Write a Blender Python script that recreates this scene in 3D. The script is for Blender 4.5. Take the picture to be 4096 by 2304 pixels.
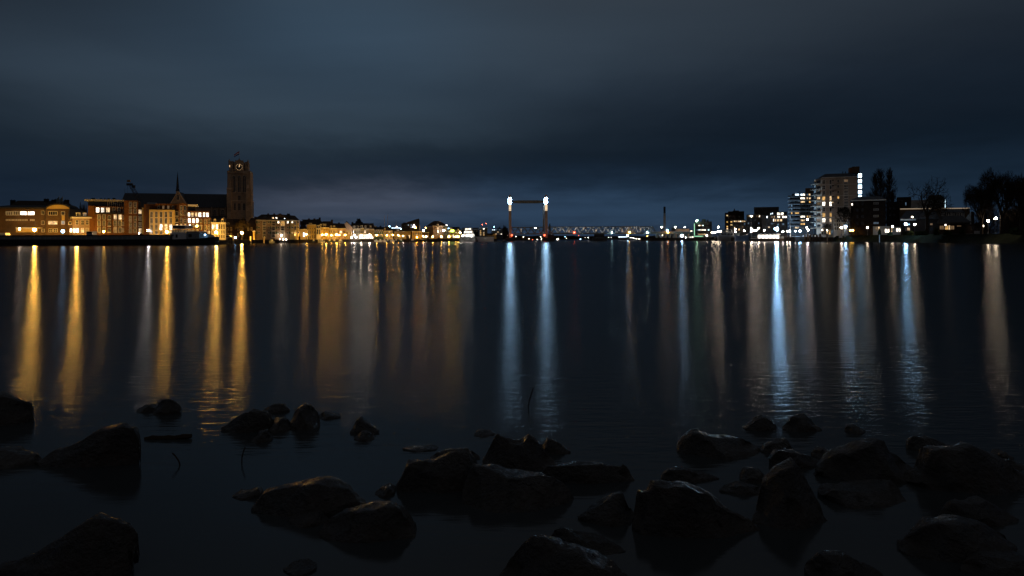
import bpy, math, random
from mathutils import Vector, noise, Matrix
for _o in list(bpy.data.objects): bpy.data.objects.remove(_o)
S = bpy.context.scene
C = S.collection
# ---------------------------------------------------------------- camera
F = 2731.0; H = 2.2; TH = 0.0033
CT, ST = math.cos(TH), math.sin(TH)
cd = bpy.data.cameras.new('camera'); cam = bpy.data.objects.new('camera', cd); C.objects.link(cam)
cam.matrix_world = Matrix(((CT, ST, 0, 0), (0, 0, -1, 0), (-ST, CT, 0, H), (0, 0, 0, 1)))
cd.sensor_width = 36; cd.lens = 36 * F / 4096; cd.shift_y = -(1152 - 954) / 4096
cd.clip_start = 0.1; cd.clip_end = 20000
S.camera = cam
def XZ(px, py, d):
    a = px - 2048; b = 954 - py
    return ((a * CT + b * ST) / F * d, H + (-a * ST + b * CT) / F * d)
def P(px, py, d):
    x, z = XZ(px, py, d); return Vector((x, d, z))
def yh(px): return 954 - (px - 2048) * TH
# ---------------------------------------------------------------- render, exposure
S.view_settings.view_transform = 'Standard'; S.view_settings.look = 'None'
S.view_settings.exposure = 0; S.view_settings.gamma = 1
S.render.engine = 'CYCLES'
cy = S.cycles
cy.max_bounces = 4; cy.diffuse_bounces = 2; cy.glossy_bounces = 3; cy.transmission_bounces = 2; cy.volume_bounces = 0
cy.transparent_max_bounces = 4
cy.sample_clamp_indirect = 2.0; cy.caustics_reflective = False; cy.caustics_refractive = False
cy.use_denoising = True; cy.use_light_tree = True; cy.blur_glossy = 0.0
# ---------------------------------------------------------------- node expression helper
class NE:
    def __init__(s, nt): s.nt = nt
    def m(s, op, *a, clamp=False):
        n = s.nt.nodes.new('ShaderNodeMath'); n.operation = op; n.use_clamp = clamp
        for i, v in enumerate(a):
            if isinstance(v, (int, float)): n.inputs[i].default_value = v
            else: s.nt.links.new(v, n.inputs[i])
        return n.outputs[0]
    def new(s, t, **k):
        n = s.nt.nodes.new(t)
        for a, b in k.items(): setattr(n, a, b)
        return n
    def put(s, n, name, v):
        i = n.inputs[name]
        if hasattr(v, 'is_linked') or hasattr(v, 'links'): s.nt.links.new(v, i)
        else: i.default_value = v
    def noise(s, vec, scale, detail=3, rough=0.5):
        n = s.new('ShaderNodeTexNoise'); s.nt.links.new(vec, n.inputs['Vector'])
        n.inputs['Scale'].default_value = scale; n.inputs['Detail'].default_value = detail
        n.inputs['Roughness'].default_value = rough
        return n.outputs[0]
    def comb(s, x, y, z):
        n = s.new('ShaderNodeCombineXYZ')
        for i, v in enumerate((x, y, z)):
            if isinstance(v, (int, float)): n.inputs[i].default_value = v
            else: s.nt.links.new(v, n.inputs[i])
        return n.outputs[0]
    def ramp(s, fac, stops):
        n = s.new('ShaderNodeValToRGB'); s.nt.links.new(fac, n.inputs[0])
        e = n.color_ramp.elements
        while len(e) < len(stops): e.new(0.5)
        for el, (p, c) in zip(e, stops): el.position = p; el.color = (*c, 1)
        return n.outputs[0]
# ---------------------------------------------------------------- sky: overcast night clouds lit by the town
W = bpy.data.worlds.new('World'); S.world = W; W.use_nodes = True
nt = W.node_tree; nt.nodes.clear(); E = NE(nt)
tc = E.new('ShaderNodeTexCoord'); sp = E.new('ShaderNodeSeparateXYZ'); nt.links.new(tc.outputs['Generated'], sp.inputs[0])
X_, Y_, Z_ = sp.outputs
az0 = E.m('ARCTAN2', X_, Y_)
hor = E.m('SQRT', E.m('ADD', E.m('MULTIPLY', X_, X_), E.m('MULTIPLY', Y_, Y_)))
el0 = E.m('ARCTAN2', Z_, hor)
# clouds live on a flat ceiling: project direction onto it
inv = E.m('DIVIDE', 1.0, E.m('ADD', E.m('ABSOLUTE', Z_), 0.09))
cv = E.comb(E.m('MULTIPLY', X_, inv), E.m('MULTIPLY', Y_, E.m('MULTIPLY', inv, 0.55)), 0.0)
n1 = E.noise(cv, 0.55, 3, 0.55); n2 = E.noise(cv, 1.7, 4, 0.6)
wa = E.m('MULTIPLY', E.m('SUBTRACT', n1, 0.5), 0.34)
we = E.m('MULTIPLY', E.m('SUBTRACT', n2, 0.5), 0.05)
AZ = E.m('ADD', az0, wa); EL = E.m('ADD', el0, we)
# base: dark blue, slowly varying with height
def srgb(r, g, b):
    f = lambda c: (c / 255 / 12.92) if c / 255 <= 0.04045 else ((c / 255 + 0.055) / 1.055) ** 2.4
    return (f(r), f(g), f(b))
base = E.ramp(E.m('MULTIPLY', E.m('ABSOLUTE', EL), 2.0, clamp=True), [
    (0.0, srgb(32, 44, 61)), (0.06, srgb(28, 42, 60)), (0.14, srgb(21, 34, 50)), (0.25, srgb(17, 28, 40)),
    (0.42, srgb(25, 35, 47)), (0.62, srgb(38, 46, 56)), (0.8, srgb(52, 57, 64)), (1.0, srgb(70, 73, 78))])
def blob(px, py, sx, sy, col, amp, tilt=0.0):
    a0 = math.atan((px - 2048) / F); e0 = math.atan((yh(px) - py) / F * math.cos(a0))
    da = E.m('SUBTRACT', AZ, a0); de = E.m('SUBTRACT', EL, e0)
    if tilt:
        de = E.m('SUBTRACT', de, E.m('MULTIPLY', da, tilt))
    q = E.m('ADD', E.m('POWER', E.m('ABSOLUTE', E.m('DIVIDE', da, sx / F)), 2.0),
            E.m('POWER', E.m('ABSOLUTE', E.m('DIVIDE', de, sy / F)), 2.0))
    g = E.m('MULTIPLY', E.m('POWER', 2.718, E.m('MULTIPLY', q, -1.0)), amp)
    v = E.new('ShaderNodeVectorMath'); v.operation = 'SCALE'; v.inputs[0].default_value = col
    nt.links.new(g, v.inputs['Scale']); return v.outputs[0]
acc = base
def vadd(a, b):
    v = E.new('ShaderNodeVectorMath'); v.operation = 'ADD'
    nt.links.new(a, v.inputs[0]); nt.links.new(b, v.inputs[1]); return v.outputs[0]
SKY = [  # px, py, sigma x, sigma y, colour, amplitude, tilt
    (1250, 20, 600, 300, (0.018, 0.039, 0.064), 1.0, 0.0),
    (700, 580, 900, 150, (0.007, 0.011, 0.015), 1.0, 0.0),
    (2050, 200, 900, 260, (0.020, 0.030, 0.041), 1.1, 0.10),
    (500, 330, 600, 170, (0.022, 0.033, 0.045), 1.0, -0.1),
    (1500, 480, 700, 110, (0.016, 0.025, 0.033), 0.7, -0.05),
    (1450, 800, 420, 75, (0.050, 0.048, 0.058), 0.75, 0.0),
    (1150, 860, 420, 60, (0.030, 0.036, 0.050), 0.8, 0.0),
    (2100, 830, 700, 110, (0.014, 0.030, 0.055), 1.0, 0.0),
    (2850, 860, 600, 90, (0.012, 0.024, 0.042), 0.9, 0.0),
    (3700, 760, 700, 130, (0.004, 0.010, 0.017), 1.0, 0.0),
    (3300, 60, 700, 200, (0.008, 0.011, 0.014), 0.8, 0.0),
]
for b in SKY: acc = vadd(acc, blob(*b))
# warm sky glow added behind the viewer to light the near stones
bk = E.m('MULTIPLY', E.m('MAXIMUM', E.m('MULTIPLY', Y_, -1.0), 0.0), E.m('MAXIMUM', E.m('SUBTRACT', 0.8, Z_), 0.0))
vb = E.new('ShaderNodeVectorMath'); vb.operation = 'SCALE'; vb.inputs[0].default_value = (0.075, 0.045, 0.022); nt.links.new(bk, vb.inputs['Scale']); acc = vadd(acc, vb.outputs[0])
# streaky long-exposure cloud texture
cv2 = E.comb(E.m('MULTIPLY', X_, inv), E.m('MULTIPLY', Y_, inv), 0.0)
mp = E.new('ShaderNodeMapping'); nt.links.new(cv2, mp.inputs[0]); mp.inputs['Rotation'].default_value = (0, 0, 0.5)
mp.inputs['Scale'].default_value = (0.28, 0.9, 1)
n3 = E.noise(mp.outputs[0], 1.0, 4, 0.5)
tex = E.m('ADD', 0.56, E.m('MULTIPLY', n3, 0.52))
vs = E.new('ShaderNodeVectorMath'); vs.operation = 'SCALE'; nt.links.new(acc, vs.inputs[0]); nt.links.new(tex, vs.inputs['Scale'])
bg = E.new('ShaderNodeBackground'); nt.links.new(vs.outputs[0], bg.inputs[0]); bg.inputs[1].default_value = 1.0
wo = E.new('ShaderNodeOutputWorld'); nt.links.new(bg.outputs[0], wo.inputs[0])
# ---------------------------------------------------------------- materials
M = {}
def mat(name, col, rough=0.8, var=0.15, scale=1.0, metal=0.0, bump=0.0, bscale=None, spec=0.2, brick=None):
    m = bpy.data.materials.new(name); m.use_nodes = True; t = m.node_tree; b = t.nodes['Principled BSDF']; e = NE(t)
    tc = e.new('ShaderNodeTexCoord'); v = tc.outputs['Object']
    n = e.noise(v, scale, 5, 0.6)
    lo = tuple(c * (1 - var * 1.6) for c in col); hi = tuple(min(1, c * (1 + var * 1.6)) for c in col)
    c = e.ramp(n, [(0.3, lo), (0.7, hi)])
    if brick:
        mpn = e.new('ShaderNodeMapping'); t.links.new(v, mpn.inputs[0]); mpn.inputs['Rotation'].default_value = (math.pi / 2, 0, 0)
        bt = e.new('ShaderNodeTexBrick'); t.links.new(mpn.outputs[0], bt.inputs['Vector'])
        bt.inputs['Scale'].default_value = 1.0; bt.inputs['Brick Width'].default_value = brick[0]; bt.inputs['Row Height'].default_value = brick[1]
        bt.inputs['Mortar Size'].default_value = brick[1] * 0.1
        bt.inputs['Color1'].default_value = (1, 1, 1, 1); bt.inputs['Color2'].default_value = (0.75, 0.75, 0.75, 1); bt.inputs['Mortar'].default_value = (0.6, 0.6, 0.6, 1)
        mx = e.new('ShaderNodeMixRGB', blend_type='MULTIPLY'); mx.inputs[0].default_value = 1
        t.links.new(c, mx.inputs[1]); t.links.new(bt.outputs[0], mx.inputs[2]); c = mx.outputs[0]
    t.links.new(c, b.inputs['Base Color'])
    b.inputs['Roughness'].default_value = rough; b.inputs['Metallic'].default_value = metal
    b.inputs['Specular IOR Level'].default_value = spec
    if bump:
        nb = e.noise(v, bscale or scale * 4, 5, 0.65)
        bn = e.new('ShaderNodeBump'); bn.inputs['Strength'].default_value = 1.0; bn.inputs['Distance'].default_value = bump
        t.links.new(nb, bn.inputs['Height']); t.links.new(bn.outputs[0], b.inputs['Normal'])
    M[name] = m; return m
def emit(name, col, s, sample=False, var=0.0, scale=1.0, base=(0.02, 0.02, 0.02)):
    m = bpy.data.materials.new(name); m.use_nodes = True; t = m.node_tree; b = t.nodes['Principled BSDF']
    b.inputs['Base Color'].default_value = (*base, 1); b.inputs['Roughness'].default_value = 0.3
    b.inputs['Emission Color'].default_value = (*col, 1); b.inputs['Emission Strength'].default_value = s
    if var:
        e = NE(t); tc = e.new('ShaderNodeTexCoord'); n = e.noise(tc.outputs['Object'], scale, 2, 0.5)
        r = e.m('MULTIPLY', e.m('POWER', e.m('MULTIPLY', n, 2.0), var), s)
        t.links.new(r, b.inputs['Emission Strength'])
    m.cycles.emission_sampling = 'FRONT' if sample else 'NONE'
    M[name] = m; return m
mat('brick_red', (0.15, 0.064, 0.02), 0.85, 0.15, 0.4, brick=(0.5, 0.18))
mat('brick_brown', (0.11, 0.07, 0.038), 0.85, 0.15, 0.4, brick=(0.5, 0.18))
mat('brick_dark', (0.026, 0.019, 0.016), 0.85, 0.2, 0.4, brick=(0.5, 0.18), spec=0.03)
mat('brick_buff', (0.30, 0.22, 0.15), 0.85, 0.1, 0.3, brick=(0.5, 0.18))
mat('brick_pale', (0.44, 0.36, 0.28), 0.85, 0.08, 0.3, brick=(0.5, 0.18))
mat('plaster_yellow', (0.52, 0.38, 0.13), 0.8, 0.1, 0.3)
mat('plaster_white', (0.62, 0.58, 0.5), 0.8, 0.08, 0.3)
mat('plaster_cream', (0.5, 0.42, 0.3), 0.8, 0.12, 0.3)
mat('plaster_grey', (0.3, 0.29, 0.27), 0.8, 0.1, 0.3)
mat('plaster_pink', (0.5, 0.36, 0.26), 0.8, 0.1, 0.3)
mat('stone', (0.42, 0.30, 0.20), 0.9, 0.22, 0.25, brick=(0.9, 0.4))
mat('stone_pale', (0.58, 0.44, 0.31), 0.9, 0.15, 0.4)
mat('concrete', (0.3, 0.3, 0.29), 0.85, 0.15, 0.3)
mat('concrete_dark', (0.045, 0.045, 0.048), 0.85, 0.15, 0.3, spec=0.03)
mat('roof_tile', (0.05, 0.038, 0.032), 0.8, 0.25, 0.8, brick=(0.4, 0.3), spec=0.03)
mat('roof_slate', (0.035, 0.036, 0.042), 0.65, 0.2, 0.8)
mat('roof_felt', (0.04, 0.04, 0.042), 0.9, 0.15, 0.5)
mat('trim_white', (0.7, 0.67, 0.6), 0.5, 0.05, 1.0)
mat('trim_dark', (0.03, 0.03, 0.032), 0.5, 0.1, 1.0)
mat('metal_dark', (0.05, 0.05, 0.055), 0.45, 0.15, 1.0, metal=0.3)
mat('steel_green', (0.16, 0.2, 0.18), 0.5, 0.12, 0.5)
mat('steel_grey', (0.22, 0.23, 0.24), 0.5, 0.12, 0.5)
mat('steel_pale', (0.42, 0.42, 0.42), 0.5, 0.1, 0.5)
mat('steel_tan', (0.42, 0.32, 0.25), 0.55, 0.1, 0.3)
mat('bridge_steel', (0.19, 0.20, 0.195), 0.55, 0.2, 0.4)
mat('glass_dark', (0.012, 0.014, 0.016), 0.12, 0.2, 0.3, spec=0.5)
mat('hull_black', (0.010, 0.011, 0.013), 0.6, 0.3, 0.15, spec=0.3)
mat('hull_white', (0.6, 0.6, 0.6), 0.35, 0.06, 0.3)
mat('hull_blue', (0.03, 0.05, 0.09), 0.35, 0.1, 0.3)
mat('hull_grey', (0.2, 0.22, 0.24), 0.5, 0.15, 0.3)
mat('hull_green', (0.03, 0.08, 0.05), 0.4, 0.1, 0.3)
mat('wood_dark', (0.05, 0.035, 0.025), 0.8, 0.3, 1.5, spec=0.03)
mat('wood_mast', (0.30, 0.2, 0.1), 0.6, 0.2, 1.5)
mat('bark', (0.045, 0.035, 0.028), 0.9, 0.3, 1.2, spec=0.03)
mat('twigs', (0.035, 0.028, 0.022), 0.9, 0.3, 0.6, spec=0.03)
mat('foliage', (0.03, 0.045, 0.02), 0.9, 0.4, 0.6, spec=0.03)
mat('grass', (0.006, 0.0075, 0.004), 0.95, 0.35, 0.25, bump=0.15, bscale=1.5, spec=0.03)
mat('paving', (0.16, 0.14, 0.12), 0.8, 0.2, 0.15, spec=0.03)
mat('quay_stone', (0.045, 0.038, 0.033), 0.85, 0.3, 0.3, brick=(1.2, 0.5), spec=0.03)
mat('earth', (0.04, 0.038, 0.03), 0.95, 0.3, 0.02, spec=0.03)
mat('canvas_white', (0.75, 0.75, 0.72), 0.7, 0.04, 1.0)
mat('flag_red', (0.45, 0.02, 0.03), 0.8, 0.05, 1); mat('flag_white', (0.7, 0.7, 0.7), 0.8, 0.05, 1); mat('flag_blue', (0.02, 0.04, 0.25), 0.8, 0.05, 1)
mat('car_white', (0.6, 0.6, 0.6), 0.25, 0.03, 1); mat('car_dark', (0.03, 0.035, 0.04), 0.2, 0.1, 1); mat('rubber', (0.015, 0.015, 0.015), 0.9, 0.1, 1)
emit('lit_dim', (1.0, 0.62, 0.25), 0.10, var=2.0, scale=0.6)
emit('lit_amber', (1.0, 0.55, 0.16), 0.75, var=2.0, scale=0.7)
emit('lit_warm', (1.0, 0.68, 0.36), 0.9, var=2.6, scale=0.9)
emit('lit_white', (1.0, 0.88, 0.72), 2.6, var=2.5, scale=0.9)
emit('lit_cold', (0.72, 0.86, 1.0), 3.0, var=1.0, scale=0.5)
emit('lit_blue', (0.35, 0.6, 0.9), 0.22, var=2.0, scale=0.6)
emit('lit_curtain', (1.0, 0.6, 0.3), 0.16, var=1.0, scale=0.8)
emit('lit_green', (0.45, 1.0, 0.6), 0.9)
emit('clock_lamp', (1.0, 0.62, 0.3), 1.2)
# ---------------------------------------------------------------- objects
def tag(o, label, cat, group=None, kind=None):
    if label: o['label'] = label
    if cat: o['category'] = cat
    if group: o['group'] = group
    if kind: o['kind'] = kind
    return o
def empty(name, loc, label, cat, group=None, kind=None):
    o = bpy.data.objects.new(name, None); C.objects.link(o); o.location = loc; o.empty_display_size = 1
    return tag(o, label, cat, group, kind)
IDF = (Vector((0, 0, 0)), Vector((1, 0, 0)), Vector((0, 1, 0)))
class MB:
    """collects shapes in a frame (s along, t into depth, z up) and links them as one mesh object"""
    def __init__(s, fr=IDF): s.v = []; s.f = []; s.m = []; s.o, s.u, s.n = fr; s.k = 0
    def w(s, p): return s.o + s.u * p[0] + s.n * p[1] + Vector((0, 0, p[2]))
    def add(s, vs, fs):
        b = len(s.v); s.v += [s.w(p) for p in vs]; s.f += [tuple(b + i for i in f) for f in fs]; s.m += [s.k] * len(fs); return s
    def box(s, s0, s1, t0, t1, z0, z1):
        return s.add([(s0, t0, z0), (s1, t0, z0), (s1, t1, z0), (s0, t1, z0), (s0, t0, z1), (s1, t0, z1), (s1, t1, z1), (s0, t1, z1)],
                     [(0, 3, 2, 1), (4, 5, 6, 7), (0, 1, 5, 4), (1, 2, 6, 5), (2, 3, 7, 6), (3, 0, 4, 7)])
    def loft(s, rings, cap=True):
        n = len(rings[0]); vs = [p for r in rings for p in r]; fs = []
        for i in range(len(rings) - 1):
            for j in range(n):
                a = i * n + j; b = i * n + (j + 1) % n; fs.append((a, b, b + n, a + n))
        if cap: fs += [tuple(range(n))[::-1], tuple(range((len(rings) - 1) * n, len(rings) * n))]
        return s.add(vs, fs)
    def prism(s, poly, t0, t1):      # poly in (s,z), extruded in t
        return s.loft([[(a, t0, b) for a, b in poly], [(a, t1, b) for a, b in poly]])
    def tube(s, p0, p1, r0, r1=None, n=6, cap=True):
        r1 = r0 if r1 is None else r1; p0 = Vector(p0); p1 = Vector(p1); d = (p1 - p0)
        if d.length < 1e-6: return s
        d.normalize(); a = d.orthogonal().normalized(); b = d.cross(a)
        R = lambda p, r: [tuple(p + (a * math.cos(2 * math.pi * i / n) + b * math.sin(2 * math.pi * i / n)) * r) for i in range(n)]
        return s.loft([R(p0, r0), R(p1, r1)], cap)
    def lathe(s, c, prof, n=10):     # prof [(r,z)]
        return s.loft([[(c[0] + r * math.cos(2 * math.pi * i / n), c[1] + r * math.sin(2 * math.pi * i / n), c[2] + z) for i in range(n)] for r, z in prof])
    def ball(s, c, r, n=8, sz=1.0):
        return s.lathe(c, [(max(0.02 * r, r * math.sin(math.pi * i / 6)), -r * sz * math.cos(math.pi * i / 6)) for i in range(7)], n)
    def obj(s, name, mats, parent=None, label=None, cat=None, group=None, kind=None, smooth=False, origin=None):
        me = bpy.data.meshes.new(name)
        if parent is not None: loc = parent.location if not parent.get('_w') else Vector(parent['_w'])
        elif origin is not None: loc = Vector(origin)
        else:
            xs = [p.x for p in s.v]; ys = [p.y for p in s.v]; zs = [p.z for p in s.v]
            loc = Vector(((min(xs) + max(xs)) / 2, (min(ys) + max(ys)) / 2, min(zs)))
        me.from_pydata([p - loc for p in s.v], [], s.f)
        if isinstance(mats, str): mats = [mats]
        for m in mats: me.materials.append(M[m])
        me.polygons.foreach_set('material_index', s.m)
        if smooth: me.polygons.foreach_set('use_smooth', [True] * len(s.f))
        me.update()
        o = bpy.data.objects.new(name, me); C.objects.link(o)
        if parent is not None:
            o.parent = parent; o['_w'] = tuple(loc)
        else: o.location = loc
        return tag(o, label, cat, group, kind)
# ---------------------------------------------------------------- shoreline
KN = [(-400, 268), (0, 290), (880, 305), (1000, 373), (1450, 480), (1850, 522), (2000, 560), (2200, 600), (2600, 583), (2880, 520), (3150, 400), (3600, 300), (4096, 224), (4700, 170)]
def D(px):
    for (a, da), (b, db) in zip(KN, KN[1:]):
        if px <= b: return da + (db - da) * (px - a) / (b - a)
    return KN[-1][1]
def gx(px, d): return (px - 2048) / F * d
# ---------------------------------------------------------------- water
m = bpy.data.materials.new('river_water'); m.use_nodes = True; t = m.node_tree; b = t.nodes['Principled BSDF']; e = NE(t)
tc = e.new('ShaderNodeTexCoord'); ob = tc.outputs['Object']
spx = e.new('ShaderNodeSeparateXYZ'); t.links.new(ob, spx.inputs[0]); wx, wy, wz = spx.outputs
t.nodes.remove(b)
# sheltered water between the stones is calm, the open river is rippled, with wind bands across it
nn = e.noise(e.comb(e.m('MULTIPLY', wx, 0.10), e.m('MULTIPLY', wy, 0.18), 0.0), 1.0, 3, 0.6)
edge = e.m('ADD', wy, e.m('MULTIPLY', e.m('SUBTRACT', nn, 0.5), 7.0))
def mrange(v, a0, a1, b0, b1):
    n = e.new('ShaderNodeMapRange', interpolation_type='SMOOTHSTEP'); t.links.new(v, n.inputs[0])
    for k, x in enumerate((a0, a1, b0, b1)): n.inputs[k + 1].default_value = x
    return n.outputs[0]
open_ = mrange(edge, 4.0, 10.0, 0.0, 1.0)
far = mrange(wy, 60, 220, 1.0, 0.86)
band = e.noise(e.comb(e.m('MULTIPLY', wx, 0.002), e.m('MULTIPLY', wy, 0.022), 0.0), 1.0, 2, 0.5)
bandf = e.m('ADD', 0.82, e.m('MULTIPLY', band, 0.36))
rough = e.m('MINIMUM', 0.268, e.m('ADD', 0.14, e.m('MULTIPLY', open_, e.m('SUBTRACT', e.m('MULTIPLY', e.m('MULTIPLY', far, bandf), 0.21), 0.14))))
w1 = e.noise(e.comb(e.m('MULTIPLY', wx, 0.24), e.m('MULTIPLY', wy, 1.1), 0.0), 6.5, 3, 0.55)
w2 = e.noise(e.comb(e.m('MULTIPLY', wx, 0.3), wy, 0.0), 15.0, 2, 0.5)
hgt = e.m('ADD', e.m('MULTIPLY', w1, 0.019), e.m('MULTIPLY', w2, 0.009))
bn = e.new('ShaderNodeBump'); bn.inputs['Distance'].default_value = 1.0
t.links.new(e.m('MULTIPLY', e.m('MULTIPLY', open_, mrange(wy, 12, 80, 1.0, 0.8)), 0.9), bn.inputs['Strength'])
t.links.new(hgt, bn.inputs['Height'])
gl = e.new('ShaderNodeBsdfAnisotropic', distribution='BECKMANN'); gl.inputs['Color'].default_value = (1, 1, 1, 1)
t.links.new(rough, gl.inputs['Roughness']); t.links.new(bn.outputs[0], gl.inputs['Normal'])
df = e.new('ShaderNodeBsdfDiffuse'); df.inputs['Color'].default_value = (0.030, 0.034, 0.036, 1)
fr = e.new('ShaderNodeFresnel'); fr.inputs['IOR'].default_value = 1.33
fac = e.m('DIVIDE', fr.outputs[0], e.m('ADD', 1.0, e.m('MULTIPLY', fr.outputs[0], 2.6)))
mx = e.new('ShaderNodeMixShader'); t.links.new(fac, mx.inputs[0]); t.links.new(df.outputs[0], mx.inputs[1]); t.links.new(gl.outputs[0], mx.inputs[2])
t.links.new(mx.outputs[0], t.nodes['Material Output'].inputs[0])
M['river_water'] = m
w = MB(); w.add([(-6000, -40, 0), (6000, -40, 0), (6000, 9000, 0), (-6000, 9000, 0)], [(0, 1, 2, 3)])
w.obj('river', 'river_water', origin=(0, 0, 0), kind='structure', label='dark calm river with long streaks of reflected lamp light', cat='river')
# river bed under it
w = MB(); w.add([(-6000, -40, -1.2), (6000, -40, -1.2), (6000, 9000, -1.2), (-6000, 9000, -1.2)], [(0, 1, 2, 3)])
w.obj('riverbed', 'earth', origin=(0, 0, -1.2), kind='structure', label='muddy bed under the river', cat='riverbed')
# ---------------------------------------------------------------- land
def land(name, pts, z, back, mats, label, slope=0.0, zb=-1.0):
    front = [(gx(px, d + slope), d + slope) for px, d in pts]
    n = len(front); b_ = MB(); vs = [(x, y, z(px) if callable(z) else z) for (x, y), (px, d) in zip(front, pts)]
    bk = [(x * back / y, back, v[2]) for (x, y), v in zip(front, vs)]
    foot = [(gx(px, d), d, zb) for px, d in pts]
    vs = vs + bk + foot
    b_.add(vs, [(i, i + 1, n + i + 1, n + i) for i in range(n - 1)]); b_.k = 1
    b_.add(vs, [(2 * n + i, 2 * n + i + 1, i + 1, i) for i in range(n - 1)])
    return b_.obj(name, mats, origin=(0, 0, 0), kind='structure', label=label, cat='ground')
land('waterfront_ground', [(px, D(px)) for px in (-400, 0, 500, 870)], 2.6, 2600, ['paving', 'quay_stone'], 'paved quay on the left bank behind the long barge')
land('quay_ground', [(px, D(px) + 0.5) for px in (871, 1000, 1200, 1450, 1650, 1850, 1990)], 2.0, 2600, ['paving', 'quay_stone'], 'paved old harbour quay with a dark stone face')
land('far_bank', [(-800, 1500), (1500, 1450), (2000, 1300), (2500, 1250), (3000, 1300), (5000, 1400)], 1.6, 6000, ['earth', 'earth'], 'flat dark far bank beyond the bridge', 6)
land('right_quay_ground', [(px, D(px)) for px in (2560, 2650, 2880, 3000, 3150, 3300, 3335)], 2.4, 1240, ['paving', 'quay_stone'], 'paved quay on the right bank below the flats')
zr = lambda px: 3.0 if px < 3400 else 3.4
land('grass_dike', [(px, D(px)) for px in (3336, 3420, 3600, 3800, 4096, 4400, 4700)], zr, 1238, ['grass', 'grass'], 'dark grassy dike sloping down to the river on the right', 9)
# ---------------------------------------------------------------- lamps
LM = {}
COL = {'sodium': (1.0, 0.50, 0.075), 'warm': (1.0, 0.80, 0.58), 'white': (1.0, 0.91, 0.84), 'cold': (0.34, 0.65, 1.0), 'red': (1.0, 0.10, 0.04), 'orange': (1.0, 0.36, 0.04), 'violet': (0.95, 0.8, 1.0), 'green': (0.6, 1.0, 0.7), 'cyan': (0.55, 0.95, 1.0)}
def lampmat(col, power, r, sample=True):
    s = power / (4 * math.pi * math.pi * r * r)
    k = (col, round(s, 2), sample)
    if k not in LM:
        emit('lamp_%s_%d' % (col, len(LM)), COL[col], s, sample); LM[k] = 'lamp_%s_%d' % (col, len([1 for _ in LM]))
    return LM[k]
def lamp(px, py, d, col, power, label, z0=2.0, kind='post', r=None, group=None, sample=None, name=None, cat=None):
    p = P(px, py, d); r = r or 0.32
    sample = power >= 900 if sample is None else sample
    if kind == 'post':
        root = empty('street_lamp', (p.x, p.y, z0), label, 'street lamp', group)
        q = MB(); q.tube((p.x, p.y, z0 - .02), (p.x, p.y, p.z - r * 0.95), 0.11, 0.06); q.lathe((p.x, p.y, z0), [(0.2, 0), (0.2, 0.5), (0.12, 0.7)], 8)
        q.obj('pole', 'metal_dark', root)
        q = MB(); q.lathe((p.x, p.y, p.z + r * 0.8), [(r * 1.15, 0), (r * 1.1, 0.12), (0.08, 0.45)], 8); q.obj('hood', 'metal_dark', root)
        g = MB(); g.ball((p.x, p.y, p.z), r); g.obj('lantern', lampmat(col, power, r, sample), root, smooth=True)
    elif kind == 'mast':
        root = empty('lamp_mast', (p.x, p.y, z0), label, 'lamp mast', group)
        q = MB(); q.tube((p.x, p.y, z0 - .02), (p.x, p.y, p.z - r), 0.2, 0.1); q.box(p.x - r * 1.6, p.x + r * 1.6, p.y + r * 0.7, p.y + r + .15, p.z - r * 0.5, p.z + r * 0.7); q.obj('pole', 'metal_dark', root)
        g = MB(); g.ball((p.x, p.y, p.z), r); g.obj('floodlight', lampmat(col, power, r, sample), root, smooth=True)
    else:
        root = empty(name or 'wall_lamp', (p.x, p.y, p.z - r), label, cat or 'lamp', group)
        g = MB(); g.ball((p.x, p.y, p.z), r); g.obj('globe', lampmat(col, power, r, sample), root, smooth=True)
        g = MB(); g.lathe((p.x, p.y, p.z - r), [(r * .5, -.25), (r * .6, 0), (r * .3, .1)], 8); g.obj('fitting', 'metal_dark', root)
    return root
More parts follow.
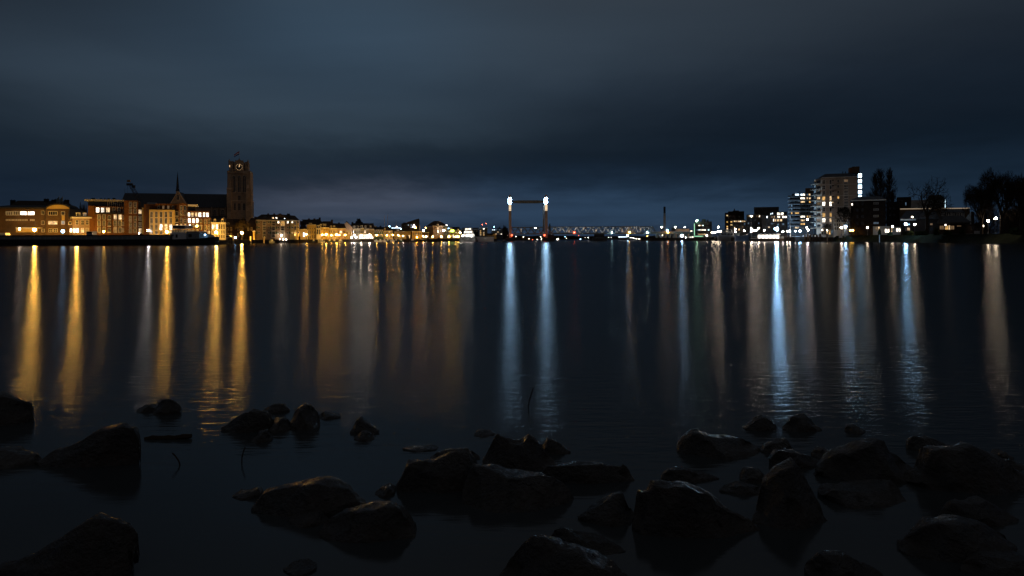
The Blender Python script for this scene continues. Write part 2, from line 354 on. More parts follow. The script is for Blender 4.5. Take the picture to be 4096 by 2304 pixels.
# ---------------------------------------------------------------- buildings
class Bld:
    def __init__(s, name, label, px0, px1, d0, d1=None, z0=2.0, cat='building', group=None):
        if d1 is None:      # facades along the curved banks turn towards the river
            wd_ = (px1 - px0) / F * d0; k_ = 0.8 * (2048 - (px0 + px1) / 2) / F; d1 = d0 + max(-8.0, min(8.0, k_ * wd_))
        A = P(px0, 930, d0); B = P(px1, 930, d1); A.z = B.z = 0
        s.L = (B - A).length; u = (B - A).normalized(); n = Vector((-u.y, u.x, 0)); s.fr = (A, u, n); s.A, s.u, s.n = A, u, n
        s.z0 = z0; s.px0, s.px1 = px0, px1
        c = A + u * (s.L / 2)
        s.root = empty(name, (c.x, c.y, z0), label, cat, group)
    def s(s_, px, t=0.0):
        k = ((px - 2048) * CT + 24 * ST) / F; A = s_.A + s_.n * t; u = s_.u
        return (k * A.y - A.x) / (u.x - k * u.y)
    def z(s_, px, py, t=0.0):
        sv = s_.s(px, t); Y = (s_.A + s_.u * sv + s_.n * t).y
        return XZ(px, py, Y)[1]
    def mb(s): return MB(s.fr)
    def wall(s, px0, px1, pytop, mat, depth=12, t0=0.0, pyb=None, name='wall'):
        q = s.mb(); a, b_ = s.s(px0, t0), s.s(px1, t0); zt = s.z((px0 + px1) / 2, pytop, t0)
        zb = s.z0 - 0.02 if pyb is None else s.z((px0 + px1) / 2, pyb, t0)
        q.box(a, b_, t0, t0 + depth, zb, zt); q.obj(name, mat, s.root); return a, b_, zt
    def poly(s, pts, mat, t0, t1, name='wall'):
        q = s.mb(); q.prism([(s.s(px, t0), s.z(px, py, t0)) for px, py in pts], t0, t1); return q.obj(name, mat, s.root)
    def slab(s, px0, px1, py0, py1, mat, t0, t1, name='cornice'):
        q = s.mb(); a, b_ = s.s(px0, t0), s.s(px1, t0); c = (px0 + px1) / 2
        q.box(a, b_, t0, t1, s.z(c, py1, t0), s.z(c, py0, t0)); return q.obj(name, mat, s.root)
    def roof(s, px0, px1, pye, pyr, r0=None, r1=None, mat='roof_tile', depth=12, t0=0.0, ov=0.3, rt=None, name='roof', flat=0.0):
        """ridge parallel to the facade from px r0 to r1 at depth rt; hips where the ridge is shorter"""
        r0 = px0 if r0 is None else r0; r1 = px1 if r1 is None else r1; rt = depth / 2 if rt is None else rt
        a, b_ = s.s(px0, t0) - ov, s.s(px1, t0) + ov; ze = s.z((px0 + px1) / 2, pye, t0) + 0.003
        ra, rb = s.s(r0, t0 + rt - flat), s.s(r1, t0 + rt - flat); zr_ = s.z((r0 + r1) / 2, pyr, t0 + rt - flat)
        q = s.mb()
        f0, f1 = t0 + rt - flat, t0 + rt + max(flat, 0.05)
        q.loft([[(a, t0 - ov, ze), (b_, t0 - ov, ze), (b_, t0 + depth + ov, ze), (a, t0 + depth + ov, ze)],
                [(a, t0 - ov, ze + .18), (b_, t0 - ov, ze + .18), (b_, t0 + depth + ov, ze + .18), (a, t0 + depth + ov, ze + .18)],
                [(ra, f0, zr_), (rb, f0, zr_), (rb, f1, zr_), (ra, f1, zr_)]])
        return q.obj(name, mat, s.root)
    def win(s, x0, x1, y0, y1, lit='glass_dark', nx=2, ny=2, t0=0.0, frame='trim_white', fw=None, name='window'):
        a, b_ = s.s(x0, t0), s.s(x1, t0); c = (x0 + x1) / 2; z1, z0 = s.z(c, y0, t0), s.z(c, y1, t0)
        fw = fw or min(0.16, (b_ - a) * 0.09); q = s.mb(); q.k = 0
        q.box(a + fw / 2, b_ - fw / 2, t0 - 0.05, t0 + 0.03, z0 + fw / 2, z1 - fw / 2); q.k = 1
        for i in range(nx + 1):
            c = a + (b_ - a) * i / nx; w_ = fw if i in (0, nx) else fw * .6
            c = min(max(c, a + w_ / 2), b_ - w_ / 2); q.box(c - w_ / 2, c + w_ / 2, t0 - 0.12, t0 - 0.001, z0, z1)
        for j in range(ny + 1):
            c = z0 + (z1 - z0) * j / ny; w_ = fw if j in (0, ny) else fw * .6
            c = min(max(c, z0 + w_ / 2), z1 - w_ / 2); q.box(a, b_, t0 - 0.123, t0 - 0.002, c - w_ / 2, c + w_ / 2)
        return q.obj(name, [lit, frame], s.root)
    def grid(s, cols, rows, lit=None, nx=2, ny=2, t0=0.0, frame='trim_white', skip=(), default='glass_dark'):
        lit = lit or {}
        for i, (x0, x1) in enumerate(cols):
            for j, (y0, y1) in enumerate(rows):
                if (i, j) in skip: continue
                s.win(x0, x1, y0, y1, lit.get((i, j), default), nx, ny, t0, frame)
    def dormer(s, x0, x1, y0, y1, t0=0.5, frame='trim_white', mat='trim_white', lit='glass_dark', gable=False, depth=2.5):
        a, b_ = s.s(x0, t0), s.s(x1, t0); c = (x0 + x1) / 2; z1, z0 = s.z(c, y0, t0), s.z(c, y1, t0)
        q = s.mb(); q.k = 0; q.box(a, b_, t0, t0 + depth, z0, z1); q.k = 1
        if gable: q.prism([(a - .15, z1), (b_ + .15, z1), ((a + b_) / 2, z1 + (b_ - a) * .45)], t0 - .15, t0 + depth)
        else: q.box(a - .2, b_ + .2, t0 - .2, t0 + depth, z1, z1 + .2)
        q.k = 2; w_ = (b_ - a) * .14
        q.box(a + w_, (a + b_) / 2 - w_ * .3, t0 - .03, t0 + .1, z0 + .15, z1 - .15); q.box((a + b_) / 2 + w_ * .3, b_ - w_, t0 - .03, t0 + .1, z0 + .15, z1 - .15)
        return q.obj('dormer', [mat, frame, lit], s.root)
    def chimney(s, px, py, pyb, w=1.0, t=5.0, mat='brick_dark'):
        c = s.s(px, t); q = s.mb(); zt = s.z(px, py, t); zb = s.z(px, pyb, t) - 2.0
        q.box(c - w / 2, c + w / 2, t - .4, t + .4, zb, zt); q.box(c - w / 2 - .1, c + w / 2 + .1, t - .5, t + .5, zt, zt + .2)
        for k in (-.25, .25): q.tube((c + k * w, t, zt + .2), (c + k * w, t, zt + .6), .13, .11)
        return q.obj('chimney', mat, s.root)
    def balcony(s, x0, x1, py0, py1, mat='concrete', out=1.4, t0=0.0, rail='metal_dark', solid=False):
        a, b_ = s.s(x0, t0), s.s(x1, t0); c = (x0 + x1) / 2; z1, z0 = s.z(c, py0, t0), s.z(c, py1, t0)
        q = s.mb(); q.k = 0; q.box(a, b_, t0 - out, t0 - .002, z0, z0 + .22); q.k = 1
        if solid: q.k = 0; q.box(a, b_, t0 - out, t0 - out + .12, z0 + .22, z1)
        else:
            q.box(a, b_, t0 - out, t0 - out + .06, z1 - .08, z1)
            n = max(2, int((b_ - a) / .7))
            for i in range(n + 1):
                c = a + .03 + (b_ - a - .06) * i / n; q.box(c - .025, c + .025, t0 - out + .01, t0 - out + .05, z0 + .22, z1 - .08)
        return q.obj('balcony', [mat, rail], s.root)
def arch_poly(a, b_, z0, z1, n=8, pointed=True):
    w_ = b_ - a; pts = [(a, z0), (b_, z0)]; h = w_ * (0.9 if pointed else 0.5); zs = z1 - h
    if pointed:
        for i in range(n + 1): th = i / n; pts.append((b_ - w_ / 2 * (1 - math.cos(th * math.pi / 2)), zs + h * math.sin(th * math.pi / 2)))
        for i in range(n - 1, -1, -1): th = i / n; pts.append((a + w_ / 2 * (1 - math.cos(th * math.pi / 2)), zs + h * math.sin(th * math.pi / 2)))
    else:
        for i in range(n + 1): th = math.pi * i / n; pts.append(((a + b_) / 2 + w_ / 2 * math.cos(th), zs + h * math.sin(th)))
    return pts
def arched(B, x0, x1, y0, y1, lit='glass_dark', t0=0.0, frame='stone_pale', fw=0.35, pointed=True, mull=1):
    a, b_ = B.s(x0, t0), B.s(x1, t0); c = (x0 + x1) / 2; z1, z0 = B.z(c, y0, t0), B.z(c, y1, t0)
    q = B.mb(); q.k = 1; outer = arch_poly(a - fw, b_ + fw, z0 - fw, z1 + fw, pointed=pointed); q.prism(outer, t0 - .14, t0 + .02)
    q.k = 0; q.prism(arch_poly(a, b_, z0, z1, pointed=pointed), t0 - .18, t0 - .10); q.k = 1
    for i in range(1, mull + 1):
        c = a + (b_ - a) * i / (mull + 1); q.box(c - .1, c + .1, t0 - .25, t0 - .16, z0, z1 - (b_ - a) * .4)
    return q.obj('window', [lit, frame], B.root)
# ================================================================ LEFT BANK
# --- office with arched gable
B = Bld('office_building', 'three storey brown brick office with arched gable and two blazing white windows, far left', -60, 277, 318, z0=2.6)
B.wall(-60, 180, 835, 'brick_brown', 16); B.wall(180.2, 277, 835, 'brick_brown', 18, t0=-0.6, name='wing')
pts = [(186, 835)] + [(232 - 46 * math.cos(math.pi * i / 12), 835 - 18.5 * math.sin(math.pi * i / 12)) for i in range(1, 12)] + [(278, 835)]
B.poly(pts, 'plaster_yellow', -0.6, 0.2, 'gable')
q = B.mb(); ar = [(B.s(232 - 50 * math.cos(math.pi * i / 14), -1), B.z(232, 836.5 - 22 * math.sin(math.pi * i / 14), -1)) for i in range(15)]
q.loft([[(s_, -1.2, z_), (s_, 10, z_), (s_, 10, z_ - .5), (s_, -1.2, z_ - .5)] for s_, z_ in ar]); q.obj('arched_roof', 'roof_felt', B.root)
q = B.mb(); z0_ = B.z(90, 834); q.loft([[(B.s(-60), -.6, z0_), (B.s(183), -.6, z0_), (B.s(183), 17, z0_), (B.s(-60), 17, z0_)],
    [(B.s(-60), -.6, z0_ + .45), (B.s(183), -.6, z0_ + .45), (B.s(183), 17, z0_ + .45), (B.s(-60), 17, z0_ + .45)],
    [(B.s(20), 5, B.z(90, 819)), (B.s(183), 5, B.z(90, 819)), (B.s(183), 12, B.z(90, 819)), (B.s(20), 12, B.z(90, 819))]]); q.obj('roof', 'roof_felt', B.root)
r1, r2, r3 = (845, 861), (877, 883), (914, 928)
for x, l in ((24, 'lit_dim'), (53, 'lit_dim'), (81, 'lit_white'), (111, 'lit_white')): B.win(x, x + 28, *r1, l, 3, 1)
for x in (24, 53, 82): B.win(x, x + 28, *r2, 'glass_dark', 4, 1)
B.win(121, 138, *r2, 'lit_dim', 2, 1)
for y in (843, 883): B.win(165, 178, y, y + 16, 'glass_dark', 2, 1, t0=0)
B.win(193, 230, 845, 861, 'glass_dark', 4, 1, t0=-.6); B.win(193, 230, 884, 898, 'lit_warm', 4, 1, t0=-.6)
B.win(245, 260, 846, 861, 'glass_dark', 2, 1, t0=-.6); B.win(245, 260, 883, 898, 'lit_blue', 2, 1, t0=-.6)
B.slab(247, 259, 862, 881, 'plaster_yellow', -.75, -.601, 'panel')
B.win(195, 210, 914, 929, 'glass_dark', 2, 2, t0=-.6); B.win(214, 230, 914, 929, 'glass_dark', 2, 2, t0=-.6); B.win(167, 179, 915, 929, 'glass_dark', 2, 1)
B.slab(62, 158, 910, 913, 'trim_white', -3.2, -.003, 'canopy'); B.slab(64, 150, 913.2, 929, 'plaster_yellow', -.3, -.004, 'shop_front')
q = B.mb(); q.tube((B.s(181, -.7), -.75, 2.6), (B.s(181, -.7), -.75, B.z(181, 836)), .12); q.obj('drainpipe', 'metal_dark', B.root)
q = B.mb(); q.tube((B.s(139.5, -.1), -.12, 2.6), (B.s(139.5, -.1), -.12, B.z(139, 862)), .1); q.obj('drainpipe', 'metal_dark', B.root)
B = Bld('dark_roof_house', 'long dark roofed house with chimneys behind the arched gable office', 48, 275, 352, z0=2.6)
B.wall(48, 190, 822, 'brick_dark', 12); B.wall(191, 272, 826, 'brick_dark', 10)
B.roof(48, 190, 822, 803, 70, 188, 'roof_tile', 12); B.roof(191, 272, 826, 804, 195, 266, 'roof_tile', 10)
for x, y in ((52, 802), (186, 797), (216, 801), (228, 799), (267, 801)): B.chimney(x, y, 806, 2.2)
# flags
for px, lab in ((237, 'tall flagpole with a limp dark flag, left one of two on the office roof'), (251, 'tall flagpole with a limp dark flag, right one of two on the office roof')):
    p = P(px, 783, 333); q = MB(); root = empty('flagpole', (p.x, p.y, 19.0), lab, 'flagpole')
    q.tube((p.x, p.y, 14), (p.x, p.y, p.z), .08, .05); q.obj('pole', 'steel_pale', root)
    q = MB(); q.loft([[(p.x - .1 - i * .45, p.y + .15 * math.sin(i * 1.9), p.z - .3 - i * .5), (p.x - .1 - i * .45, p.y + .15 * math.sin(i * 1.9), p.z - 2.9 - i * .25), (p.x - .1 - i * .45, p.y + .05 + .15 * math.sin(i * 1.9), p.z - 2.9 - i * .25), (p.x - .1 - i * .45, p.y + .05 + .15 * math.sin(i * 1.9), p.z - .3 - i * .5)] for i in range(4)])
    q.obj('flag', 'steel_green', root)
# --- mansard house
B = Bld('mansard_house', 'small brick house with white cornice and two dormers right of the arched gable office', 278, 366, 317, z0=2.6)
B.wall(278.3, 290, 876, 'brick_brown', 10, t0=.6, name='side_wing'); B.wall(290.3, 363, 873, 'brick_buff', 12)
B.slab(288, 368, 867.5, 873.5, 'trim_white', -.7, 12.3)
q = B.mb(); za, zb = B.z(320, 867.3), B.z(320, 836); q.loft([[(B.s(276), -.3, za), (B.s(366), -.3, za), (B.s(366), 12, za), (B.s(276), 12, za)], [(B.s(282), 3.5, zb), (B.s(324), 3.5, zb), (B.s(324), 10, zb), (B.s(282), 10, zb)]]); q.obj('roof', 'roof_slate', B.root)
B.dormer(305, 321, 852, 866.5, 0.2); B.dormer(333, 345, 853, 866.5, 0.2, lit='lit_blue')
B.grid([(303, 315), (324, 336), (343.5, 355)], [(880, 900)], nx=2, ny=2); B.win(273.5, 287, 886, 899, 'glass_dark', 2, 1, t0=.58)
B.win(303, 316, 912, 931, 'lit_white', 2, 2); B.win(324, 336, 912, 931, 'lit_warm', 2, 2); B.win(343, 355, 912, 931, 'lit_dim', 3, 4)
B.win(291.5, 301, 912, 931, 'lit_white', 1, 2); B.win(279, 288.5, 914, 930, 'lit_white', 2, 2, t0=.58)
# --- brick flats
B = Bld('brick_flats', 'red brick flats with tall white window strips and a glass penthouse', 380, 575, 320, z0=2.6, group='red brick waterfront flats')
B.wall(352, 379, 823, 'brick_red', 14, t0=3, name='wall'); B.wall(380, 496.5, 853, 'brick_red', 16); B.wall(381, 496, 826, 'brick_red', 10, t0=2.6, pyb=852, name='upper_wall')
B.wall(497, 552, 802, 'brick_red', 15, t0=-.8, name='tower')
B.wall(352, 496, 807, 'glass_dark', 8, t0=5, pyb=830, name='penthouse'); B.slab(338, 497, 798, 804.5, 'plaster_grey', 2.2, 14, 'roof_slab')
for i in range(9): x = 431 + i * 8; B.slab(x, x + .8, 805, 829, 'trim_white', 4.85, 4.98, 'mullion')
for x, w_ in ((366, 12), (430, 7), (402, 3), (417, 3), (450, 10)): B.slab(x, x + w_, 792 if w_ > 8 else 793, 797.8, 'roof_felt', 6, 9, 'roof_box')
R2 = [(858, 878), (882, 905), (909, 931)]
B.grid([(390, 403), (411, 423)], R2, nx=2, ny=4); B.grid([(455, 468), (474, 487)], R2, {(0, 0): 'lit_warm', (1, 0): 'lit_warm', (0, 2): 'lit_dim'}, nx=2, ny=4)
UP = (830, 850)
for x0, x1, l in ((384, 398, 'lit_white'), (404, 418, 'lit_white'), (424, 440, 'lit_warm'), (450, 462, 'glass_dark'), (470, 482, 'glass_dark'), (490, 495.5, 'glass_dark')): B.win(x0, x1, *UP, l, 2, 2, t0=2.6)
for x in (431, 494):
    x1 = min(x + 13, 496.3) if x == 494 else 444
    if x == 494: continue
    for y in (862, 887, 912): B.win(x + 1, x1 - 1, y, y + 17, 'glass_dark', 2, 1); B.balcony(x, x1, y + 9, y + 19, 'trim_white', 1.1)
for y in (862, 887, 912): B.win(489, 495.5, y, y + 17, 'lit_dim', 2, 1)
B.grid([(516.5, 528), (535, 547)], [(808, 830), (835, 855), (864, 886), (890, 911), (914, 932)], {(0, 2): 'lit_dim'}, nx=2, ny=3, t0=-.8)
B.wall(552.3, 568, 833, 'brick_red', 10, t0=1.5, name='bay_wall'); B.slab(568.3, 575, 831, 937, 'plaster_yellow', -.6, 10, 'pillar')
for y, l in ((838, 'lit_warm'), (863, 'lit_dim'), (888, 'lit_dim'), (913, 'lit_warm')): B.win(554, 567, y, y + 18, l, 2, 2, t0=1.48); B.balcony(552.8, 568, y + 10, y + 20, 'trim_white', 1.5, t0=1.4)
B.slab(444.5, 446, 826, 931, 'metal_dark', -.2, -.003, 'drainpipe'); B.slab(405.5, 407, 853, 931, 'metal_dark', -.2, -.003, 'drainpipe'); B.slab(470, 471.3, 853, 931, 'metal_dark', -.2, -.003, 'drainpipe')
B.slab(381, 449, 852, 856, 'trim_dark', -.3, -.01, 'terrace_edge'); B.slab(450, 496, 852, 856, 'trim_dark', -.3, -.01, 'terrace_edge')
# --- yellow block
B = Bld('rendered_flats', 'flats with yellow rendered front of five window strips under a red brick top storey', 595, 751, 322, z0=2.6)
B.wall(576, 620.5, 817, 'brick_red', 14, t0=3.5); B.wall(621, 714.5, 815, 'brick_red', 12, t0=3, name='upper_wall'); B.wall(597, 700, 839, 'plaster_yellow', 14, name='front')
B.wall(595, 613, 839.5, 'plaster_grey', 8, t0=-0.3) if False else None
B.wall(715, 750.5, 813.5, 'brick_red', 14, t0=-.6, name='tower'); B.wall(700.2, 714.6, 842, 'brick_brown', 10, t0=1.6, name='bay_wall')
B.slab(590, 628, 810, 816.7, 'concrete', 6, 10, 'roof_box'); B.slab(596, 701, 837.2, 838.9, 'trim_dark', -.4, 13, 'coping')
C5 = [(600.5, 612), (620, 631.5), (638.5, 650.5), (658, 670), (677, 689)]
R4 = [(847, 870), (872, 895), (897, 920), (922, 937)]
B.grid(C5, R4, {(2, 2): 'lit_white', (3, 2): 'lit_warm', (4, 2): 'lit_white', (3, 3): 'lit_dim', (4, 3): 'lit_warm'}, nx=2, ny=4)
for x, l in ((631, 'glass_dark'), (649.5, 'lit_curtain'), (669, 'lit_curtain'), (688, 'glass_dark')): B.win(x, x + 8.5, 823, 835, l, 1, 1, t0=3)
for y, l in ((846, 'glass_dark'), (871, 'glass_dark'), (897, 'lit_warm')): B.win(702, 713, y, y + 18, l, 2, 1, t0=1.58); B.balcony(700.6, 713.8, y + 10, y + 20, 'trim_white', 1.6, t0=1.5)
B.grid([(720, 730), (735, 745.5)], [(822, 843), (846, 864), (871, 895), (897, 913), (917, 936)], {(0, 3): 'lit_warm', (1, 3): 'lit_warm'}, nx=2, ny=3, t0=-.6)
# --- right brick wing with blazing windows
B = Bld('brick_flats', 'red brick flats with blazing white windows beside the ornate white house', 751.5, 841, 324, z0=2.6, group='red brick waterfront flats')
B.wall(751.5, 843, 869, 'brick_red', 14); B.wall(751.8, 838, 844, 'brick_red', 10, t0=1.8, pyb=870, name='upper_wall')
B.wall(751.9, 781, 824, 'glass_dark', 6, t0=4, pyb=846, name='penthouse'); B.slab(751.3, 790, 818, 825, 'trim_white', 2, 12, 'roof_slab')
for x0, x1, l in ((751.8, 761, 'lit_white'), (765, 774.5, 'lit_warm'), (780, 789.5, 'lit_warm'), (793, 806, 'lit_white'), (812, 821, 'lit_white'), (825, 835, 'lit_white')): B.win(x0, x1, 850, 867.5, l, 2, 2, t0=1.8)
for x0, x1, l in ((751.8, 764, 'lit_white'), (769, 779.5, 'lit_white'), (784, 794, 'lit_white')): B.win(x0, x1, 873, 892, l, 2, 3)
B.grid([(799.5, 808)], [(876, 892), (899, 918)], nx=2, ny=1); B.grid([(817, 826), (831, 840)], [(876, 897), (901, 920), (923, 936)], {(0, 2): 'lit_warm', (1, 2): 'lit_warm'}, nx=2, ny=3)
for x0, x1, l in ((754, 763, 'lit_warm'), (769, 779, 'lit_dim'), (784, 794, 'lit_warm')): B.win(x0, x1, 898, 908, l, 2, 2); B.win(x0, x1, 918, 935, 'lit_dim', 2, 2)
for x in (798, 812, 813.8): B.slab(x, x + .8, 870, 937, 'metal_dark', -.2, -.003, 'drainpipe')
# --- ornate white house
B = Bld('ornate_house', 'ornate white three storey house with dormers, brightly lit by the lamp in front', 845.5, 903, 326, z0=2.0)
B.wall(845.5, 902, 893, 'plaster_white', 14); B.slab(844.6, 903.5, 889, 893.2, 'trim_white', -.7, 14.3)
q = B.mb(); za, zb = B.z(874, 888.9), B.z(874, 876); q.loft([[(B.s(845.6), -.2, za), (B.s(903), -.2, za), (B.s(903), 14, za), (B.s(845.6), 14, za)], [(B.s(848), 2.5, zb), (B.s(897), 2.5, zb), (B.s(897), 11, zb), (B.s(848), 11, zb)]]); q.obj('roof', 'roof_slate', B.root)
B.dormer(855.5, 863.5, 877.5, 888.5, .1, gable=True); B.dormer(885, 895, 877.5, 888.5, .1, gable=True)
cl = [(847.5 + i * 9.1, 853.5 + i * 9.1) for i in range(6)]
B.grid(cl, [(897, 917), (921, 935), (939, 953)], {(0, 0): 'lit_white', (1, 0): 'lit_warm', (2, 0): 'lit_white', (3, 1): 'lit_dim', (1, 2): 'lit_dim'}, nx=2, ny=3)
B.slab(845.2, 902.4, 918.4, 920, 'trim_white', -.3, -.004, 'string_course'); B.slab(845.2, 902.4, 936.5, 938, 'trim_white', -.3, -.004, 'string_course')
# --- dim row behind the lamp
B = Bld('dim_row_house', 'dim long brick house with tiled roof at the foot of the church tower', 903, 1025, 392, z0=2.0)
B.wall(903.5, 985, 905, 'brick_dark', 10); B.roof(903.5, 985, 905, 876, 905, 983, 'roof_tile', 10)
B.win(908, 917, 890, 901, 'glass_dark', 2, 1, t0=.9)
B.grid([(906, 914), (920, 928), (950, 957), (966, 973)], [(909, 924), (932, 948)], nx=2, ny=2, frame='stone_pale')
B.wall(985.5, 1024, 903, 'brick_dark', 12, t0=1); B.roof(985.5, 1024, 903, 872, 1004, 1022, 'roof_tile', 12, t0=1)
B.grid([(990, 997), (1003, 1010)], [(909, 922)], nx=2, ny=2, frame='stone_pale', t0=1); B.chimney(1022, 869, 880, 1.2)
B = Bld('low_gable_house', 'little gabled house roof peeking over the ornate white house', 846, 905, 352, z0=2.0)
B.wall(850, 900, 877, 'brick_dark', 8); B.poly([(888, 877), (900, 877), (894, 866)], 'stone_pale', -.3, 6, 'gable'); B.roof(850, 886, 877, 866, 852, 876, 'roof_tile', 8)
# --- church
CD = 440.0
B = Bld('church', 'huge dark gothic church with long roof and square clock tower', 480, 1010, 432, 452, z0=2.0)
B.wall(486, 905, 829, 'stone', 24, t0=4); 
q = B.mb(); zE, zR = B.z(700, 829, 4), B.z(700, 774.5, 16); q.loft([[(B.s(478, 4), 3.4, zE), (B.s(912, 4), 3.4, zE), (B.s(912, 4), 28.6, zE), (B.s(478, 4), 28.6, zE)], [(B.s(500, 16), 15.9, zR), (B.s(912, 16), 15.9, zR), (B.s(912, 16), 16.1, zR), (B.s(500, 16), 16.1, zR)]]); q.obj('roof', 'roof_slate', B.root)
B.wall(790, 905, 873, 'stone', 8, t0=-4, name='aisle')
q = B.mb(); q.loft([[(B.s(788, -4), -4.4, B.z(850, 873, -4)), (B.s(906, -4), -4.4, B.z(850, 873, -4)), (B.s(906, -4), 4.2, B.z(850, 873, -4)), (B.s(788, -4), 4.2, B.z(850, 873, -4))], [(B.s(788, -4), 3.9, B.z(850, 862, 0)), (B.s(906, -4), 3.9, B.z(850, 862, 0)), (B.s(906, -4), 4.1, B.z(850, 862, 0)), (B.s(788, -4), 4.1, B.z(850, 862, 0))]]); q.obj('aisle_roof', 'roof_slate', B.root)
for x in (852, 884): arched(B, x, x + 14, 838, 862, 'glass_dark', 4.0, 'stone_pale', .3, True, 2)
for x in (846, 872, 902): B.slab(x - 1.2, x + 1.2, 828, 880, 'stone', 1.5, 4.0, 'buttress')
tr = [(683, 814), (742.6, 814), (712.5, 765.6)]
B.poly([(690, 905), (736, 905), (736, 812), (690, 812)], 'stone', -2, 6, 'transept'); B.poly(tr, 'stone', -2, 3.0, 'transept_gable')
q = B.mb(); q.loft([[(B.s(x, -2), 3.01, B.z(x, y, -2)) for x, y in tr], [(B.s(x, -2), 15.5, B.z(x, y, -2)) for x, y in tr]]); q.obj('transept_roof', 'roof_slate', B.root)
arched(B, 707.5, 717.5, 780, 799, 'glass_dark', -2.0, 'stone_pale', .35, True, 1)
for x0, y0, x1, y1 in ((683, 814, 712.5, 765.6), (742.6, 814, 712.5, 765.6)):
    q = B.mb(); q.tube((B.s(x0, -2), -2.1, B.z(x0, y0, -2)), (B.s(x1, -2), -2.1, B.z(x1, y1, -2)), .3, .3, 4); q.obj('coping', 'stone_pale', B.root)
c = B.s(711, 16); zb = B.z(711, 777, 16)
q = B.mb(); q.lathe((c, 16, zb - 1), [(1.05, 0), (1.05, B.z(711, 764, 16) - zb + 1)], 8); q.obj('spirelet_drum', 'stone_pale', B.root)
q = B.mb(); z1 = B.z(711, 764.2, 16); q.lathe((c, 16, z1), [(1.35, 0), (0.95, 1.2), (0.5, (B.z(711, 720, 16) - z1)), (.04, B.z(711, 686, 16) - z1)], 8); q.obj('spirelet', 'roof_slate', B.root)
c = B.s(500, 16); q = B.mb(); q.tube((c, 16, zR), (c, 16, zR + 3.5), .12, .05); q.obj('ridge_finial', 'metal_dark', B.root)
# tower
T0 = -1.0
def tw(x0, x1, y0, y1, mt='stone', t0=T0, dep=None, name='tower_stage'):
    q = B.mb(); c = 957; a, b_ = B.s(x0, t0), B.s(x1, t0); q.box(a, b_, t0, t0 + (dep or (b_ - a)), B.z(c, y1, t0), B.z(c, y0, t0)); return q.obj(name, mt, B.root)
tw(908.5, 1005.5, 803, 905, t0=-1.6, name='tower_base'); tw(910, 1003, 683, 802.9, name='tower_stage')
tw(909, 1001.5, 684.5, 694, 'stone', -1.5, 16, 'tower_gallery'); tw(908, 1006.5, 801.5, 804.4, 'stone_pale', -2.0, 17, 'string_course')
for x0, x1 in ((907.5, 926), (984, 1006)): tw(x0, x1, 757, 905, t0=-3.0, dep=3, name='buttress'); tw(x0 + 2, x1 - 3, 716, 757.2, t0=-2.5, dep=3, name='buttress')
tw(907, 928.5, 751, 757.8, 'stone_pale', -3.3, 3, 'buttress_cap'); tw(989, 995, 738, 751, 'stone_pale', -2.9, .3, 'niche')
for x0, x1 in ((930.5, 942.5), (951.5, 963.5), (972, 984)): arched(B, x0, x1, 702, 769, 'glass_dark', T0, 'stone_pale', .3, True, 1)
B.win(952, 963, 782, 803, 'glass_dark', 2, 3, T0, 'stone'); 
for x0 in (935.5, 952, 971.5): B.win(x0, x0 + 10.5, 813, 841, 'glass_dark', 2, 4, -1.6, 'stone')
for x in (944, 948, 966, 969, 986): tw(x, x + 1.2, 811, 843, 'stone_pale', -1.9, .3, 'rib')
for x in (929, 946, 967.5, 986): tw(x, x + 2, 697, 800, 'stone', -1.5, .5, 'rib')
tw(938, 977, 652, 683, t0=1.0, dep=11, name='belfry')
q = B.mb(); q.prism([(B.s(938, 1), B.z(957, 652, 1)), (B.s(977, 1), B.z(957, 652, 1)), (B.s(971, 1), B.z(957, 643, 1)), (B.s(957.5, 1), B.z(957, 638, 1)), (B.s(944, 1), B.z(957, 643, 1))], 1.0, 12); q.obj('clock_gable', 'stone', B.root)
for x0, x1, y0 in ((917, 934, 645), (980, 993, 647)):
    tw(x0, x1, y0, 683, t0=2, dep=9, name='clock_turret')
for x, y in ((917.5, 635), (957.5, 631), (943, 639), (972, 639), (992.5, 637), (930, 645), (983, 650)):
    c = B.s(x, 1.5); q = B.mb(); zt = B.z(x, y, 1.5); q.lathe((c, 1.9, zt - 3.2), [(.55, -1), (.5, 1.2), (.7, 1.3), (.06, 3.2)], 6); q.obj('pinnacle', 'stone', B.root)
def clock(px, py, rpx, t, squash=1.0):
    c = B.s(px, t); z_ = B.z(px, py, t); r = rpx / F * CD
    q = B.mb(); ring = [(c + r * 1.05 * squash * math.cos(2 * math.pi * i / 24), z_ + r * 1.05 * math.sin(2 * math.pi * i / 24)) for i in range(24)]
    q.prism(ring, t - .25, t - .02); f = q.obj('clock_face', 'trim_dark', B.root)
    for i in range(12):
        a = 2 * math.pi * i / 12; q = B.mb(); q.ball((c + r * .96 * squash * math.sin(a), t - .38, z_ + r * .96 * math.cos(a)), .14, 6); q.obj('hour_lamp', 'clock_lamp', f)
    for ang, ln, w_ in ((0.12, .92, .16), (0.30, .62, .2)):
        q = B.mb(); q.tube((c, t - .36, z_), (c + r * ln * squash * math.sin(ang), t - .36, z_ + r * ln * math.cos(ang)), w_, w_ * .7, 4); q.obj('clock_hand', 'clock_lamp', f)
clock(957.5, 668.5, 12.6, 1.0)
q = B.mb(); q.box(B.s(918.5, 2), B.s(920.5, 2), 1.7, 1.99, B.z(919, 668, 2), B.z(919, 657, 2)); q.obj('lit_slit', 'clock_lamp', B.root)
q = B.mb(); c = B.s(958.3, 6); q.tube((c, 6, B.z(958, 642, 6)), (c, 6, B.z(958, 603, 6)), .12, .07); q.obj('flagpole', 'steel_pale', B.root)
